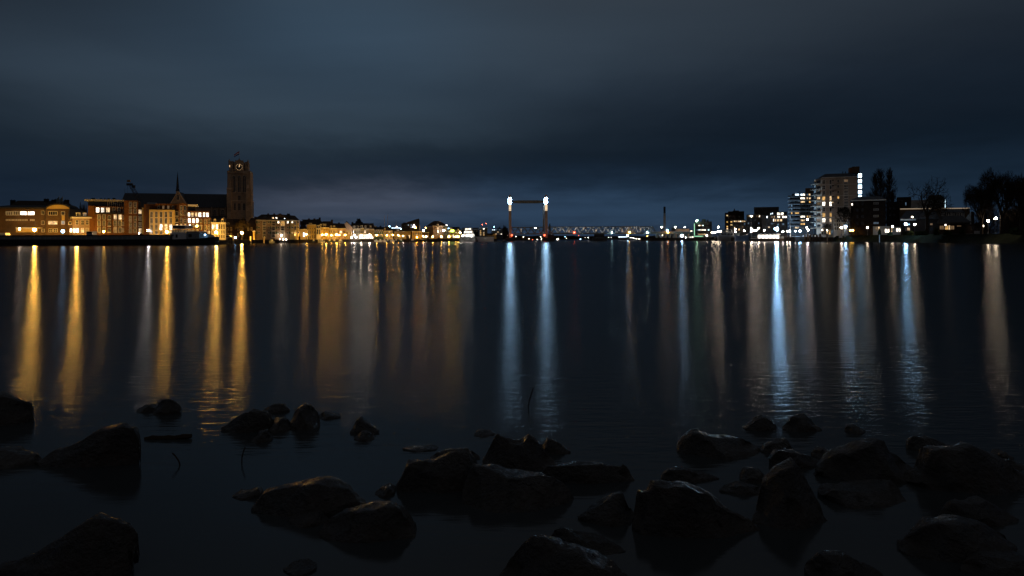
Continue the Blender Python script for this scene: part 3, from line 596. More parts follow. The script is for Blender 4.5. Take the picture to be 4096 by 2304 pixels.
for k, (mt, a, b_) in enumerate((('flag_red', 0, .34), ('flag_white', .34, .67), ('flag_blue', .67, 1))):
    q = B.mb(); L_ = []
    for i in range(9):
        u_ = i / 8; x_ = B.s(958 - 21 * u_, 6); zt = B.z(958, 604 + 15 * u_, 6); hh = (2.3 - 0.5 * u_); y_ = 6 + .3 * math.sin(u_ * 9)
        L_.append([(x_, y_, zt - hh * a), (x_, y_, zt - hh * b_ + .01), (x_, y_ + .06, zt - hh * b_ + .01), (x_, y_ + .06, zt - hh * a)])
    q.loft(L_); q.obj('flag_band', mt, B.root)
# --- crane jib beside the church
pa, pb = P(585, 840, 350), P(520, 737, 350); root = empty('crane', (pa.x, pa.y, 2.6), 'lattice crane jib with a lit head leaning left above the church roof', 'crane')
q = MB(); dv = (pb - pa); u_ = dv.normalized(); pr = Vector((u_.z, 0, -u_.x)) * .9
for sg in (-1, 1):
    for yy in (-.6, .6): q.tube(pa + pr * sg + Vector((0, yy, 0)), pb + pr * sg * .6 + Vector((0, yy, 0)), .14, .12, 4)
for i in range(14):
    a = pa + dv * (i / 14); b_ = pa + dv * ((i + 1) / 14); q.tube(a + pr * (1 if i % 2 else -1) - Vector((0, .6, 0)), b_ + pr * (-1 if i % 2 else 1) - Vector((0, .6, 0)), .09, .09, 4)
q.obj('jib', 'metal_dark', root)
q = MB(); q.box(pb.x - 1.6, pb.x + 1.3, pb.y - .5, pb.y + .5, pb.z - .6, pb.z + .5); q.box(pb.x + 1.2, pb.x + 2.6, pb.y - .4, pb.y + .4, pb.z - 1.9, pb.z - .5); q.obj('jib_head', 'metal_dark', root)
q = MB(); q.tube((pb.x - 1.2, pb.y, pb.z), (pb.x - 1.2, pb.y, pb.z - 9), .05); q.tube((pb.x, pb.y, pb.z), (pa.x - 3, pa.y, pa.z), .06); q.obj('cable', 'metal_dark', root)
q = MB(); q.box(pa.x - 2, pa.x + 3, pa.y - 2, pa.y + 2, 2.6, 6); q.tube((pa.x, pa.y, 6), pa, .6, .4); q.obj('cab', 'steel_tan', root)
q = MB(); c = P(514.5, 724, 350); q.box(c.x - .9, c.x + .9, c.y - .05, c.y + .05, c.z - .6, c.z + .6); q.tube((c.x + .9, c.y, c.z - .6), pb, .05); q.obj('pennant', 'wood_mast', root)
# --- quay things
def tower_post(px, pyt, d, label, group, mat='wood_dark', r=.28, zb=-1.0, cap=False):
    p = P(px, pyt, d); q = MB(); n_ = 9; q.lathe((p.x, p.y, zb), [(r * 1.1, 0), (r, p.z - zb - .15), (r * .7, p.z - zb)], n_)
    return q.obj('mooring_post', mat, None, label, 'mooring post', group)
for px, py in ((933, 942), (1003.5, 945), (1056.5, 945), (1159, 945)):
    tower_post(px, py, D(px) - 1.2, {933: 'pale mooring post left of the brightest sodium lamp on the quay', 1003.5: 'pale mooring post just left of the green shuttered warehouse', 1056.5: 'pale mooring post before the left end of the warehouse', 1159: 'slim dark mooring post before the right corner of the warehouse'}[px], 'mooring posts along the old quay', 'plaster_cream' if px < 1100 else 'wood_dark', .33)
for px, py in ((1095, 955), (1108, 957), (1198, 945)):
    tower_post(px, py, D(px) - 1.6, {1095: 'stout dark mooring post before the middle of the warehouse, left of two', 1108: 'stout dark mooring post before the middle of the warehouse, right of two', 1198: 'dark mooring post at the gap right of the warehouse'}[px], 'mooring posts along the old quay', 'wood_dark', .5)
def car(px, d, L_, hgt, mat, label, van=False, z0=2.0, name='parked_car', cat='car'):
    x = gx(px, d); root = empty(name, (x, d, z0), label, cat)
    h1 = .55 * hgt; q = MB()
    prof = [(-.5, .3), (-.5, h1 * .95), (-.42, h1), (-.2, hgt) if not van else (-.47, hgt), (.3, hgt) if not van else (.2, hgt), (.36, h1 * 1.05), (.5, h1 * .8), (.5, .3)]
    q.prism([(x + a * L_, z0 + b_) for a, b_ in prof], d - .85, d + .85); q.obj('body', mat, root)
    q = MB(); q.prism([(x - .33 * L_, z0 + h1 * 1.05), (x + .3 * L_, z0 + h1 * 1.05), (x + .2 * L_, z0 + hgt * .93), (x - .2 * L_, z0 + hgt * .93)], d - .87, d + .87); q.obj('side_glass', 'glass_dark', root)
    for sx in (-.3, .3):
        for sy in (-.8, .8):
            q = MB(); q.tube((x + sx * L_, d + sy - .1, z0 + .33), (x + sx * L_, d + sy + .1, z0 + .33), .33, .33, 12); q.obj('wheel', 'rubber', root)
car(913, 368, 5.6, 2.4, 'car_white', 'white van parked on the quay left of the sodium lamp', True, name='parked_van', cat='van')
car(929, 366, 4.4, 1.55, 'car_dark', 'dark hatchback parked beside the white van on the quay')
# kiosk
def kiosk(px0, px1, pyt, d, mat, label, name='kiosk', cat='kiosk', z0=2.0):
    a, b_ = P(px0, pyt, d), P(px1, pyt, d); root = empty(name, ((a.x + b_.x) / 2, d, z0), label, cat)
    q = MB(); q.lathe(((a.x + b_.x) / 2, d, z0), [((b_.x - a.x) / 2, 0), ((b_.x - a.x) / 2, a.z - z0 - .4)], 10); q.obj('drum', mat, root)
    q = MB(); q.lathe(((a.x + b_.x) / 2, d, a.z - .4), [((b_.x - a.x) / 2 + .35, 0), ((b_.x - a.x) / 2 + .35, .3), (.1, .75)], 10); q.obj('roof', 'trim_white', root)
    return root
kiosk(1012, 1021, 924, 382, 'plaster_yellow', 'round pale harbour kiosk standing left of the shuttered warehouse')
# --- the long barge
BD = 290.0
root = empty('river_barge', (gx(430, BD), BD, 0), 'long black inland barge moored along the left bank, wheelhouse at its right end', 'barge')
def bx(px): return gx(px, BD)
q = MB(); rings = []
for px, zt, hw, zb in ((-420, 3.2, .3, .8), (-360, 3.0, 3.5, -.3), (-300, 2.7, 5.2, -.6), (0, 2.5, 5.5, -.6), (400, 2.35, 5.5, -.6), (700, 2.3, 5.5, -.6), (800, 2.5, 5.5, -.6), (842, 2.9, 4.6, -.5), (868, 3.3, 2.4, -.3), (876, 3.4, .25, 1.2)):
    x = bx(px); rings.append([(x, BD - hw, zt), (x, BD + hw, zt), (x, BD + hw * .92, zb), (x, BD - hw * .92, zb)])
q.loft(rings); q.obj('hull', 'hull_black', root)
q = MB(); 
for i in range(26):
    a = -330 + i * 40; q.box(bx(a), bx(a + 39), BD - 4.2, BD + 4.2, 2.3, 3.9); 
q.obj('hatch_covers', 'steel_grey', root)
q = MB(); q.box(bx(-335), bx(715), BD - 4.6, BD + 4.6, 3.9, 4.25); q.obj('hatch_coaming', 'metal_dark', root)
q = MB()
for i in range(52): x = bx(-330 + i * 20.2); q.tube((x, BD - 5.3, 2.3), (x, BD - 5.3, 3.5), .05, n=4)
q.box(bx(-330), bx(710), BD - 5.35, BD - 5.27, 3.45, 3.52); q.obj('railing', 'steel_pale', root)
q = MB(); q.box(bx(700), bx(762), BD - 4.2, BD + 4.2, 2.3, 5.0); q.box(bx(703), bx(758), BD - 3.6, BD + 3.6, 5.0, 6.2); q.obj('deckhouse', 'hull_white', root)
wh = MB(); wh.box(bx(704), bx(757), BD - 3.9, BD + 3.9, 6.75, 7.0); wh.box(bx(698), bx(793), BD - 4.1, BD + 4.1, 8.0, 8.2); wh.k = 1; wh.box(bx(707), bx(755), BD - 3.5, BD + 3.5, 7.0, 8.0); wh.obj('wheelhouse', ['hull_white', 'glass_dark'], root)
q = MB(); q.box(bx(762), bx(812), BD - 3.6, BD + 3.6, 2.4, 5.7); q.obj('engine_house', 'hull_grey', root)
for x0, x1, z0_, z1_ in ((770, 783, 3.2, 4.5), (722, 730, 3.0, 4.4)):
    q = MB(); q.k = 0; q.box(bx(x0), bx(x1), BD - 4.25 if x0 < 760 else BD - 3.65, BD - 3.3, z0_, z1_); q.obj('hatch_door', 'trim_dark', root)
for i in range(5):
    q = MB(); q.box(bx(707 + i * 10), bx(713 + i * 10), BD - 3.65, BD - 3.55, 5.3, 6.0); q.obj('cabin_window', 'lit_dim', root)
q = MB(); q.loft([[(bx(812), BD - 3, 2.5), (bx(848), BD - 2.5, 2.8), (bx(848), BD + 2.5, 2.8), (bx(812), BD + 3, 2.5)], [(bx(812), BD - 3, 4.9), (bx(846), BD - 2.2, 3.9), (bx(846), BD + 2.2, 3.9), (bx(812), BD + 3, 4.9)]]); q.obj('aft_cabin', 'hull_grey', root)
q = MB(); q.tube((bx(838), BD, 2.9), (bx(849), BD, 8.2), .14, .1); q.tube((bx(838), BD, 2.9), (bx(832), BD, 6.5), .1, .08); q.obj('derrick', 'metal_dark', root)
q = MB(); q.tube((bx(703), BD, 7), (bx(692), BD, 8.4), .08, .05); q.tube((bx(781), BD, 5.7), (bx(781), BD, 9.2), .1, .06); q.tube((bx(776), BD, 8.3), (bx(786), BD, 8.3), .08); q.obj('mast', 'metal_dark', root)
q = MB(); q.ball((bx(832), BD - 2.8, 4.2), .28); q.obj('deck_light', lampmat('cold', 60, .28, False), root)
q = MB(); q.ball((bx(776), BD - 3.7, 8.3), .22); q.obj('deck_light', lampmat('cold', 30, .22, False), root)
q = MB(); q.box(bx(355), bx(378), BD - 1.6, BD + 1.6, 4.25, 5.8); q.k = 1; q.box(bx(357), bx(376), BD - 1.65, BD - 1.55, 4.9, 5.6); q.obj('deck_container', ['hull_grey', 'glass_dark'], root)
# small white cruiser left of the frame on the barge's inside
def hull(q, x0, x1, d, hw, zb, zt, bow=1, sheer=.5):
    L_ = x1 - x0; rr = []
    for u_, w_, sh in ((0, .75, .15), (.15, .95, .05), (.5, 1, 0), (.75, .8, .25), (.92, .35, .7), (1, .03, 1)):
        x = x0 + L_ * u_ if bow > 0 else x1 - L_ * u_; kz = zt + sheer * sh; rr.append([(x, d - hw * w_, kz), (x, d + hw * w_, kz), (x - bow * L_ * .04 * u_, d + hw * w_ * .6, zb), (x - bow * L_ * .04 * u_, d - hw * w_ * .6, zb)])
    return q.loft(rr)
def boat(px0, px1, d, label, hullm='hull_white', cab=(.25, .7), cabh=1.2, mast=0, bow=1, group=None, name='motor_boat', cat='boat', free=.9, cabm='hull_white', lit=None, tiers=1):
    x0, x1 = gx(px0, d), gx(px1, d); L_ = x1 - x0; hw = min(L_ * .17, 5); root = empty(name, ((x0 + x1) / 2, d, 0), label, cat, group)
    q = MB(); hull(q, x0, x1, d, hw, -.3, free, bow, free * .7); q.obj('hull', hullm, root)
    c0, c1 = (cab if bow > 0 else (1 - cab[1], 1 - cab[0])); z_ = free
    for k in range(tiers):
        a, b_ = x0 + L_ * (c0 + .06 * k), x0 + L_ * (c1 - .07 * k); w_ = hw * (.72 - .1 * k)
        q = MB(); q.loft([[(a, d - w_, z_), (b_, d - w_, z_), (b_, d + w_, z_), (a, d + w_, z_)], [(a + .2, d - w_ * .9, z_ + cabh), (b_ - .3, d - w_ * .9, z_ + cabh), (b_ - .3, d + w_ * .9, z_ + cabh), (a + .2, d + w_ * .9, z_ + cabh)]]); q.obj('cabin', cabm, root)
        q = MB(); n_ = max(2, int((b_ - a) / 2.2)); 
        for i in range(n_):
            s0 = a + .4 + (b_ - a - .9) * i / n_; s1 = s0 + (b_ - a - .9) / n_ * .7; q.box(s0, s1, d - w_ * 1.0, d - w_ * .9, z_ + cabh * .42, z_ + cabh * .82)
        q.obj('cabin_windows', lit or 'glass_dark', root); z_ += cabh
    if mast:
        mx = x0 + L_ * .5; q = MB(); q.tube((mx, d, free), (mx, d, mast), .09, .05, 5); q.tube((mx, d, free + 1.2), (mx - bow * L_ * .38, d, free + 1.3), .07, .05, 5); q.obj('mast', 'wood_mast', root)
        q = MB()
        for e_ in (x0 + .3, x1 - .3): q.tube((e_, d, free + .2), (mx, d, mast - .2), .02, .02, 3)
        q.obj('rigging', 'metal_dark', root)
    return root
boat(-45, 66, 302, 'white motor cruiser moored behind the left end of the barge', bow=-1, cab=(.3, .8), cabh=1.5, free=3.9, lit='lit_dim', name='motor_cruiser')
# lamps of the left front
SG = 'sodium street lamps on the left quay'
lamp(138, 919, 306, 'sodium', 17000, 'brightest sodium street lamp, before the arched gable office', 2.6, group=SG, r=.55)
lamp(307, 922, 308, 'sodium', 11000, 'sodium street lamp before the small mansard house', 2.6, group=SG, r=.5)
lamp(593.5, 921.5, 309, 'white', 1800, 'white street lamp at the recess between the brick flats and the yellow block', 2.6, group=SG, r=.42)
lamp(668, 928, 309, 'sodium', 9500, 'sodium street lamp before the yellow rendered flats', 2.6, group=SG, r=.5)
lamp(865.5, 929, 314, 'sodium', 11500, 'sodium street lamp before the ornate white house', 2.0, group=SG, r=.5)
lamp(967.5, 931, 368, 'sodium', 18000, 'sodium street lamp on the open quay below the clock tower', 2.0, group=SG, r=.6)
lamp(251.5, 925, 312, 'cold', 500, 'white globe lamp at the entrance of the arched gable office', 2.6, r=.7, group=None)
lamp(78, 916, 314, 'warm', 400, 'small lamp under the canopy of the arched gable office', kind='ball', r=.4)
lamp(415, 926, 310, 'sodium', 700, 'sodium lamp before the second window strip of the brick flats', 2.6, r=.4)
lamp(556, 933, 312, 'white', 80, 'tiny white lamp low at the foot of the brick flats', 2.6, r=.25)
lamp(752.5, 906, 318, 'sodium', 900, 'yellow lantern hanging above the barge wheelhouse, left of two', kind='ball', r=.5, name='hanging_lantern', sample=False)
lamp(787, 904, 318, 'sodium', 700, 'yellow lantern hanging above the barge wheelhouse, right of two', kind='ball', r=.5, name='hanging_lantern', sample=False)
lamp(941, 950, 364, 'cold', 250, 'small cold lamp beside the dark hatchback on the quay', kind='ball', r=.45)
# ================================================================ OLD HARBOUR, CENTRE LEFT
# --- shuttered warehouse
B = Bld('warehouse', 'large green shuttered warehouse with tall glazed bays and dark hipped roof', 1025, 1161.5, 398, 408, z0=2.0)
B.wall(1025.5, 1161, 882, 'brick_buff', 16)
B.roof(1025.5, 1161, 881.5, 858.5, 1047, 1160.8, 'roof_tile', 16, ov=.2)
B2 = Bld('x', 'x', 1161.5, 1198, 408, 424, z0=2.0); bpy.data.objects.remove(B2.root); B2.root = B.root
B2.wall(1161.6, 1197.5, 882.5, 'plaster_yellow', 12, name='end_wall')
q = B2.mb(); zt = B2.z(1180, 882.3); za = B2.z(1180, 859.5)
q.loft([[(B2.s(1161.8), -.3, zt), (B2.s(1199.5), -.3, zt), (B2.s(1199.5), 12, zt), (B2.s(1161.8), 12, zt)], [(B2.s(1161.9), 5, za), (B2.s(1180, 5), 5, za), (B2.s(1180, 5), 8, za), (B2.s(1161.9), 8, za)]]); q.obj('end_roof', 'roof_tile', B.root)
B.slab(1024, 1161.3, 880.2, 882.6, 'trim_white', -.45, -.21, 'gutter'); B2.slab(1161.7, 1198.5, 880.8, 883.2, 'trim_white', -.45, -.31, 'gutter')
for x0, x1 in ((1050, 1064), (1085, 1102), (1122.5, 1139)):
    for k, (y0, y1) in enumerate(((885, 903), (904.5, 923), (925, 951))):
        B.win(x0, x1, y0, y1, 'lit_amber' if (x0, k) == (1122.5, 0) else ('lit_dim' if (x0, k) == (1122.5, 2) else 'glass_dark'), 3, 2)
lw = [(1032, 1040), (1071, 1078.5), (1109.5, 1117.5), (1147, 1154.5)]
for i, (x0, x1) in enumerate(lw):
    for j, y in enumerate((884.5, 905.5, 926.5)):
        l = 'lit_white' if j == 0 and i >= 2 else 'glass_dark'
        B.win(x0, x1, y, y + 9, l, 2, 1); sx = x0 - 6.5 if i in (0, 2) else x1 + 1
        B.slab(sx, sx + 5.5, y, y + 9, 'hull_green', -.12, -.003, 'shutter')
for j, y in enumerate((884.5, 905.5, 926.5)):
    B2.win(1165.5, 1171.5, y, y + 8.5, 'lit_white' if j == 0 else 'glass_dark', 1, 1); B2.win(1177.5, 1184, y - 1 if j else 885, y + 16, 'lit_dim' if j == 2 else 'glass_dark', 2, 2)
    B2.win(1190, 1195.5, y, y + 8.5, 'glass_dark', 1, 1)
for x, y, l in ((1055, 868, 'glass_dark'), (1061, 868, 'glass_dark'), (1089, 871, 'lit_warm'), (1103, 871, 'lit_white'), (1116, 871, 'glass_dark'), (1129, 870, 'glass_dark'), (1136, 870, 'lit_cold')):
    t_ = 4.0 if y < 870 else 3.0; q = B.mb(); zc = B.z(x, y, t_); a = B.s(x, t_); zz = B.z(x, y + 3, t_)
    q.loft([[(a - .1, t_ - 1.3, zz - .3), (a + .8, t_ - 1.3, zz - .3), (a + .8, t_ - .6, zz - .6), (a - .1, t_ - .6, zz - .6)], [(a - .1, t_ - .1, zc + .3), (a + .8, t_ - .1, zc + .3), (a + .8, t_ + .4, zc - .2), (a - .1, t_ + .4, zc - .2)]]); q.obj('skylight', l, B.root)
for x in (1073, 1097, 1120, 1154): B.chimney(x, 856.5, 860, 1.6 if x > 1100 else .9, 8)
for i, x in enumerate((1120, 1133, 1145)):
    lamp(x, 957.5, 403, 'warm', 120, 'low wall light at the foot of the warehouse, %s of three' % ('left', 'middle', 'right')[i], kind='ball', r=.3, group='low wall lights of the warehouse')
lamp(1125, 941.5, 404, 'warm', 350, 'pair of warm lights inside the lowest right bay of the warehouse', kind='ball', r=.45, name='bay_lamp')
# --- small buildings between
def house(name, label, px0, px1, pyt, d, mat, pyr=None, r0=None, r1=None, rows=(), cols=(), lit=None, roofm='roof_tile', depth=11, dorm=(), chim=(), frame='trim_white', cornice=True, flat=False, nx=1, ny=2, z0=2.0, group=None, cat='house', gable_f=None, door=None):
    b = Bld(name, label, px0, px1, d, z0=z0, cat=cat, group=group); b.wall(px0 + .25, px1 - .25, pyt, mat, depth)
    if cornice: b.slab(px0, px1, pyt - 1.3, pyt + .6, frame, -.35, -.002)
    if pyr is not None: b.roof(px0, px1, pyt, pyr, r0, r1, roofm, depth, ov=.15)
    if gable_f: b.poly(gable_f, mat, 0, .8, 'gable'); 
    b.grid(cols, rows, lit, nx, ny, frame=frame)
    for x0, x1, y0, y1 in dorm: b.dormer(x0, x1, y0, y1, .8)
    for x, y in chim: b.chimney(x, y, y + 5, 1.3, depth / 2)
    if door: q = b.mb(); q.box(b.s(door), b.s(door + 4), -.08, -.003, 2.0, 4.3); q.obj('door', 'hull_green', b.root)
    return b
b = house('harbour_house', 'low tiled shed roof house in the gap right of the warehouse', 1198, 1229, 918, 430, 'plaster_cream', 899, 1204, 1220, rows=[(884 + 46, 947)], cols=[(1212, 1219)], lit={(0, 0): 'lit_cold'}, depth=9)
b = house('gabled_house', 'tall cream house with five small upper windows and dark roof, first right of the warehouse', 1226.5, 1264.5, 899.5, 452, 'plaster_yellow', 878, 1206, 1268, rows=[(911, 916.5), (923.5, 934), (940, 954)], cols=[(1233, 1236), (1240.5, 1243.5), (1249, 1252), (1256.5, 1259.5)], lit={(0, 1): 'lit_dim', (1, 1): 'lit_dim', (0, 2): 'lit_warm'}, dorm=[(1236, 1247, 893, 899)], chim=[(1236, 876), (1258, 876)], door=1233)
b.slab(1200, 1226, 884, 900, 'roof_tile', 4, 10, 'rear_roof')
b = house('bay_house', 'narrow house with tall glazed bay under a roof terrace', 1265, 1281.5, 915, 452, 'plaster_white', None, rows=[(917, 938), (903, 914)], cols=[(1267, 1273.5), (1275, 1280)], depth=10)
b.wall(1265.3, 1281, 901, 'plaster_white', 6, t0=1.5, name='upper_wall')
b = house('steep_roof_house', 'house with steep high pointed tile roof and big chimney behind the glazed bay', 1262, 1296, 902, 470, 'brick_dark', 876, 1266, 1279, depth=16, chim=[(1279, 872)])
b = house('white_harbour_house', 'bright house with five tall dark windows and two dormers', 1282, 1316.5, 911, 458, 'plaster_yellow', 886, 1290, 1326, rows=[(914, 923.5), (936, 948)], cols=[(1283.5, 1286.5), (1290.5, 1293.5), (1297.5, 1300.5), (1304, 1307), (1310.5, 1313.5)], lit={(0, 1): 'lit_warm', (3, 1): 'lit_warm'}, dorm=[(1280.5, 1286, 897, 905), (1292, 1297, 897, 905), (1300, 1304, 897, 905)], chim=[(1328, 882)])
b = house('long_roof_house', 'dark house with long ridge and end chimney behind the bright houses', 1286, 1335, 905, 486, 'brick_dark', 885, 1290, 1327, depth=14, chim=[(1328, 881)])
b = house('cream_terrace_house', 'cream house with two small dormers and four upper windows', 1317, 1349.5, 914, 462, 'plaster_cream', 893, 1322, 1346, rows=[(922, 931), (938, 950)], cols=[(1318.5, 1321.5), (1325, 1328), (1331.5, 1334.5), (1338, 1341)], lit={(2, 1): 'lit_warm', (0, 1): 'lit_amber'}, dorm=[(1319, 1326, 904, 911), (1332, 1340, 904, 911)])
b = house('peach_house', 'peach coloured flat fronted house with a row of pink lit windows', 1350, 1382.5, 914.5, 464, 'plaster_pink', 895, 1352, 1378, rows=[(923, 933), (939, 950)], cols=[(1353 + i * 4.6, 1356 + i * 4.6) for i in range(6)], lit={(1, 0): 'lit_warm', (2, 0): 'lit_white', (3, 0): 'lit_warm', (4, 1): 'lit_warm'})
b = house('dark_gable_house', 'dark broad roof behind the peach house', 1335, 1375, 906, 500, 'brick_dark', 894, 1338, 1370, depth=14, chim=[(1356, 892)])
# big pale gable
b = Bld('pale_gable_house', 'house showing a big bare pale gable wall with a steep roof', 1366, 1410, 478, z0=2.0, cat='house')
b.poly([(1366, 908), (1372, 903), (1384.5, 887), (1403, 903), (1410, 911), (1408.5, 930), (1405, 945), (1366, 945)], 'plaster_pink', 0, 1.2, 'gable_wall')
q = b.mb(); ly = [(1384.5, 886.5), (1410.5, 910.5), (1410.5, 908.5), (1386, 884)]; q.prism([(b.s(x), b.z(x, y)) for x, y in ly], .3, 14); q.obj('roof', 'roof_tile', b.root)
q = b.mb(); ly = [(1384.5, 886.5), (1366, 908), (1366, 910), (1384.5, 889)]; q.prism([(b.s(x), b.z(x, y)) for x, y in ly], 1.21, 13); q.obj('roof', 'roof_tile', b.root)
b = house('low_bell_house', 'low cream house with sloped shoulders before the big pale gable', 1383, 1405, 925, 466, 'plaster_cream', None, rows=[(927, 937)], cols=[(1387, 1390), (1394.5, 1398)], lit={(1, 0): 'lit_warm'}, depth=8, gable_f=[(1385, 925), (1401, 925), (1398, 919.5), (1388, 919.5)])
hs = [(1411, 1425, 915.5, 'plaster_cream', 'narrow cream house left end of the bright terrace behind the white marquee'), (1425.5, 1440.5, 915, 'plaster_white', 'white house with two little square windows behind the white marquee'), (1441, 1456, 913, 'plaster_yellow', 'taller cream house with raised parapet behind the white marquee'), (1456.5, 1476, 916, 'plaster_cream', 'cream house with one blazing window behind the white marquee'), (1476.5, 1495.5, 916.5, 'plaster_yellow', 'cream corner house right end of the bright terrace behind the white marquee')]
for i, (a, c, y, mt, lab) in enumerate(hs):
    w_ = (c - a); cols = [(a + w_ * k, a + w_ * k + 2.4) for k in (.12, .42, .72)]
    b = house('terrace_house', lab, a, c, y, 492 + i * 3, mt, 897 if i < 3 else 893 + (i == 4) * 0, a + 1, c - 1, rows=[(922, 932), (936, 946)], cols=cols, lit={(i % 3, 0): 'lit_white' if i in (0, 3) else 'lit_dim', (1, 1): 'lit_warm'}, dorm=[(a + 2, a + 9, 904, 911)] if i != 2 else [(a + 1, a + 10, 903, 910)], group='bright terrace houses behind the marquee')
b = house('long_roof_house', 'long dark roofed block with end chimneys above the bright terrace', 1404, 1481, 905, 525, 'brick_dark', 893, 1406, 1472, depth=14, chim=[(1448, 890), (1410, 890)])
b = house('harbour_house', 'low dark house with lit attic window right of the bright terrace', 1484, 1505, 905, 530, 'brick_dark', 903.5, rows=[(904, 908)], cols=[(1499, 1504)], lit={(0, 0): 'lit_dim'})
# zigzag gabled sheds
for i in range(5):
    a = 1496.5 + i * 7.3
    b = Bld('boat_shed', 'pointed white edged boat shed, %s of the five in a row' % ('leftmost', 'second from the left', 'middle', 'fourth from the left', 'rightmost')[i], a, a + 7.1, 505, z0=2.0, cat='shed', group='pointed boat sheds')
    b.wall(a + .1, a + 7, 932, 'hull_green', 8); b.poly([(a, 932), (a + 7.1, 932), (a + 3.5, 919)], 'hull_green', 0, 8, 'roof')
    for x0, x1 in ((a, a + 3.5), (a + 7.1, a + 3.5)):
        q = b.mb(); q.tube((b.s(x0), -.15, b.z(x0, 932)), (b.s(x1), -.15, b.z(x1, 918.5)), .17, .17, 4); q.obj('barge_board', 'trim_white', b.root)
    b.win(a + 1.5, a + 5.5, 936, 948, 'lit_amber' if i % 2 == 0 else 'lit_dim', 2, 2)
b = house('dark_row_house', 'dark brown row with a chimney above the pointed boat sheds', 1499, 1540, 920, 540, 'brick_dark', 908, 1505, 1537, chim=[(1522, 905)])
b = house('hipped_house', 'house with broad hipped tile roof and white eaves right of the boat sheds', 1534, 1569, 924.5, 510, 'plaster_cream', 906, 1540, 1556, rows=[(928, 938), (942, 952)], cols=[(1537 + i * 6.4, 1540 + i * 6.4) for i in range(5)], lit={(1, 1): 'lit_amber', (3, 1): 'lit_amber'}, dorm=[(1537, 1542, 914, 921)], depth=13)
# long low hall
b = house('long_hall', 'long low hall with pale front and dark flat roof', 1576, 1643, 927.5, 528, 'plaster_yellow', None, rows=[(930, 934), (940, 951)], cols=[(1580 + i * 9, 1586 + i * 9) for i in range(7)], lit={(2, 1): 'lit_amber', (4, 1): 'lit_amber', (6, 1): 'lit_warm'}, nx=2)
b.slab(1572, 1646, 921, 926, 'roof_felt', -.8, 12, 'roof'); b.slab(1588, 1596, 920, 921, 'lit_white', 2, 2.5, 'light_strip'); b.slab(1643.3, 1648, 926, 953, 'brick_dark', -.4, 10, 'end_wall')
# arcade
b = Bld('arcade_building', 'yellow arcaded pavilion with four round arched windows', 1648.5, 1687, 524, z0=2.0); b.wall(1648.5, 1686.5, 925, 'plaster_yellow', 10); b.slab(1645.5, 1688, 921.8, 925, 'roof_tile', -.9, 10.5, 'roof'); b.slab(1647, 1687.5, 925.1, 926.4, 'trim_white', -.6, -.003)
for x0 in (1651.5, 1662.5, 1671, 1679.5): arched(b, x0, x0 + (4.2 if x0 < 1660 else 5.4), 930, 941, 'glass_dark', 0, 'trim_white', .15, False, 1)
b.slab(1666, 1672, 943, 952, 'trim_dark', -.1, -.003, 'door')
b = house('small_shop', 'low reddish shop right of the arcaded pavilion', 1688, 1717, 931, 540, 'brick_brown', 927, rows=[(940, 950)], cols=[(1691, 1696), (1700, 1705), (1709, 1714)], lit={(0, 0): 'lit_warm', (2, 0): 'lit_amber'})
# theatre
b = Bld('theatre', 'big grey brown theatre block rising to a sloped corner with a white lit emblem', 1606, 1677, 640, z0=2.0)
b.poly([(1606, 935), (1677, 935), (1677, 876.5), (1674, 874), (1630, 888), (1626, 894), (1606, 894)], 'brick_brown', 0, 26); b.slab(1612, 1626, 890.5, 893.8, 'roof_felt', 3, 10, 'roof_box')
for x, y in ((1633.5, 900), (1645, 900), (1645, 909), (1618, 901), (1625, 901), (1618, 910), (1625, 910)): b.win(x - 1.3, x + 1.3, y - 1, y + 1, 'lit_cold' if x > 1630 else 'glass_dark', 1, 1)
em = [(0, -7), (1.8, -3.5), (4.2, .5), (6.2, 4), (5.8, 5.6), (2.6, 6.5), (-2.6, 6.5), (-5.8, 5.6), (-6.2, 4), (-4.2, .5), (-1.8, -3.5)]
emit('emblem_white', (.95, .93, 1.0), 6.0, True); q = b.mb(); q.prism([(b.s(1656 + x * .95), b.z(1656, 903.5 + y)) for x, y in em], -.4, -.05); q.obj('lit_emblem', 'emblem_white', b.root)
b.slab(1673.5, 1675.2, 880, 888, 'trim_dark', -.05, -.002, 'slot_window')
b = house('flat_office', 'long flat office with a bright strip of light left of the theatre', 1563, 1605, 912, 660, 'concrete_dark', None, cornice=False, cat='building'); b.slab(1566, 1604, 911, 913, 'lit_cold', -.3, -.05, 'light_strip')
lamp(1558, 905.5, 655, 'cold', 250, 'white lamp above the left end of the flat office strip', kind='mast', r=.6)
lamp(1586.5, 908, 630, 'warm', 250, 'warm lamp above the flat office strip left of the theatre', kind='mast', r=.5)
lamp(1603.5, 915.5, 600, 'cold', 120, 'small white lamp at the foot of the theatre left corner', kind='mast', r=.4)
lamp(1662, 911, 600, 'sodium', 700, 'sodium lamp below the theatre emblem', kind='mast', r=.5, sample=False)
lamp(1694, 921.5, 560, 'white', 800, 'white lamp right of the theatre above the reddish shop', kind='mast', r=.5, sample=False)
lamp(1703.5, 912, 640, 'sodium', 900, 'pair of sodium lamps on one tall mast right of the theatre, left lamp', kind='mast', r=.55, sample=False)
lamp(1707.5, 912, 640, 'sodium', 900, 'pair of sodium lamps on one tall mast right of the theatre, right lamp', kind='mast', r=.55, sample=False)
lamp(1716, 920, 600, 'white', 500, 'white lamp between the theatre and the tall brick warehouse, upper one', kind='mast', r=.45, sample=False)
lamp(1723, 927, 560, 'cold', 2500, 'cold bright lamp just left of the tall brick warehouse', kind='mast', r=.8)
q = MB(); a = P(1679, 902, 636); root = empty('lit_pylon', (a.x, a.y, 2), 'thin white lit pylon at the right corner of the theatre', 'pylon'); q.box(a.x - .3, a.x + .3, a.y - .2, a.y + .2, 2, a.z); q.obj('column', 'lit_curtain', root)
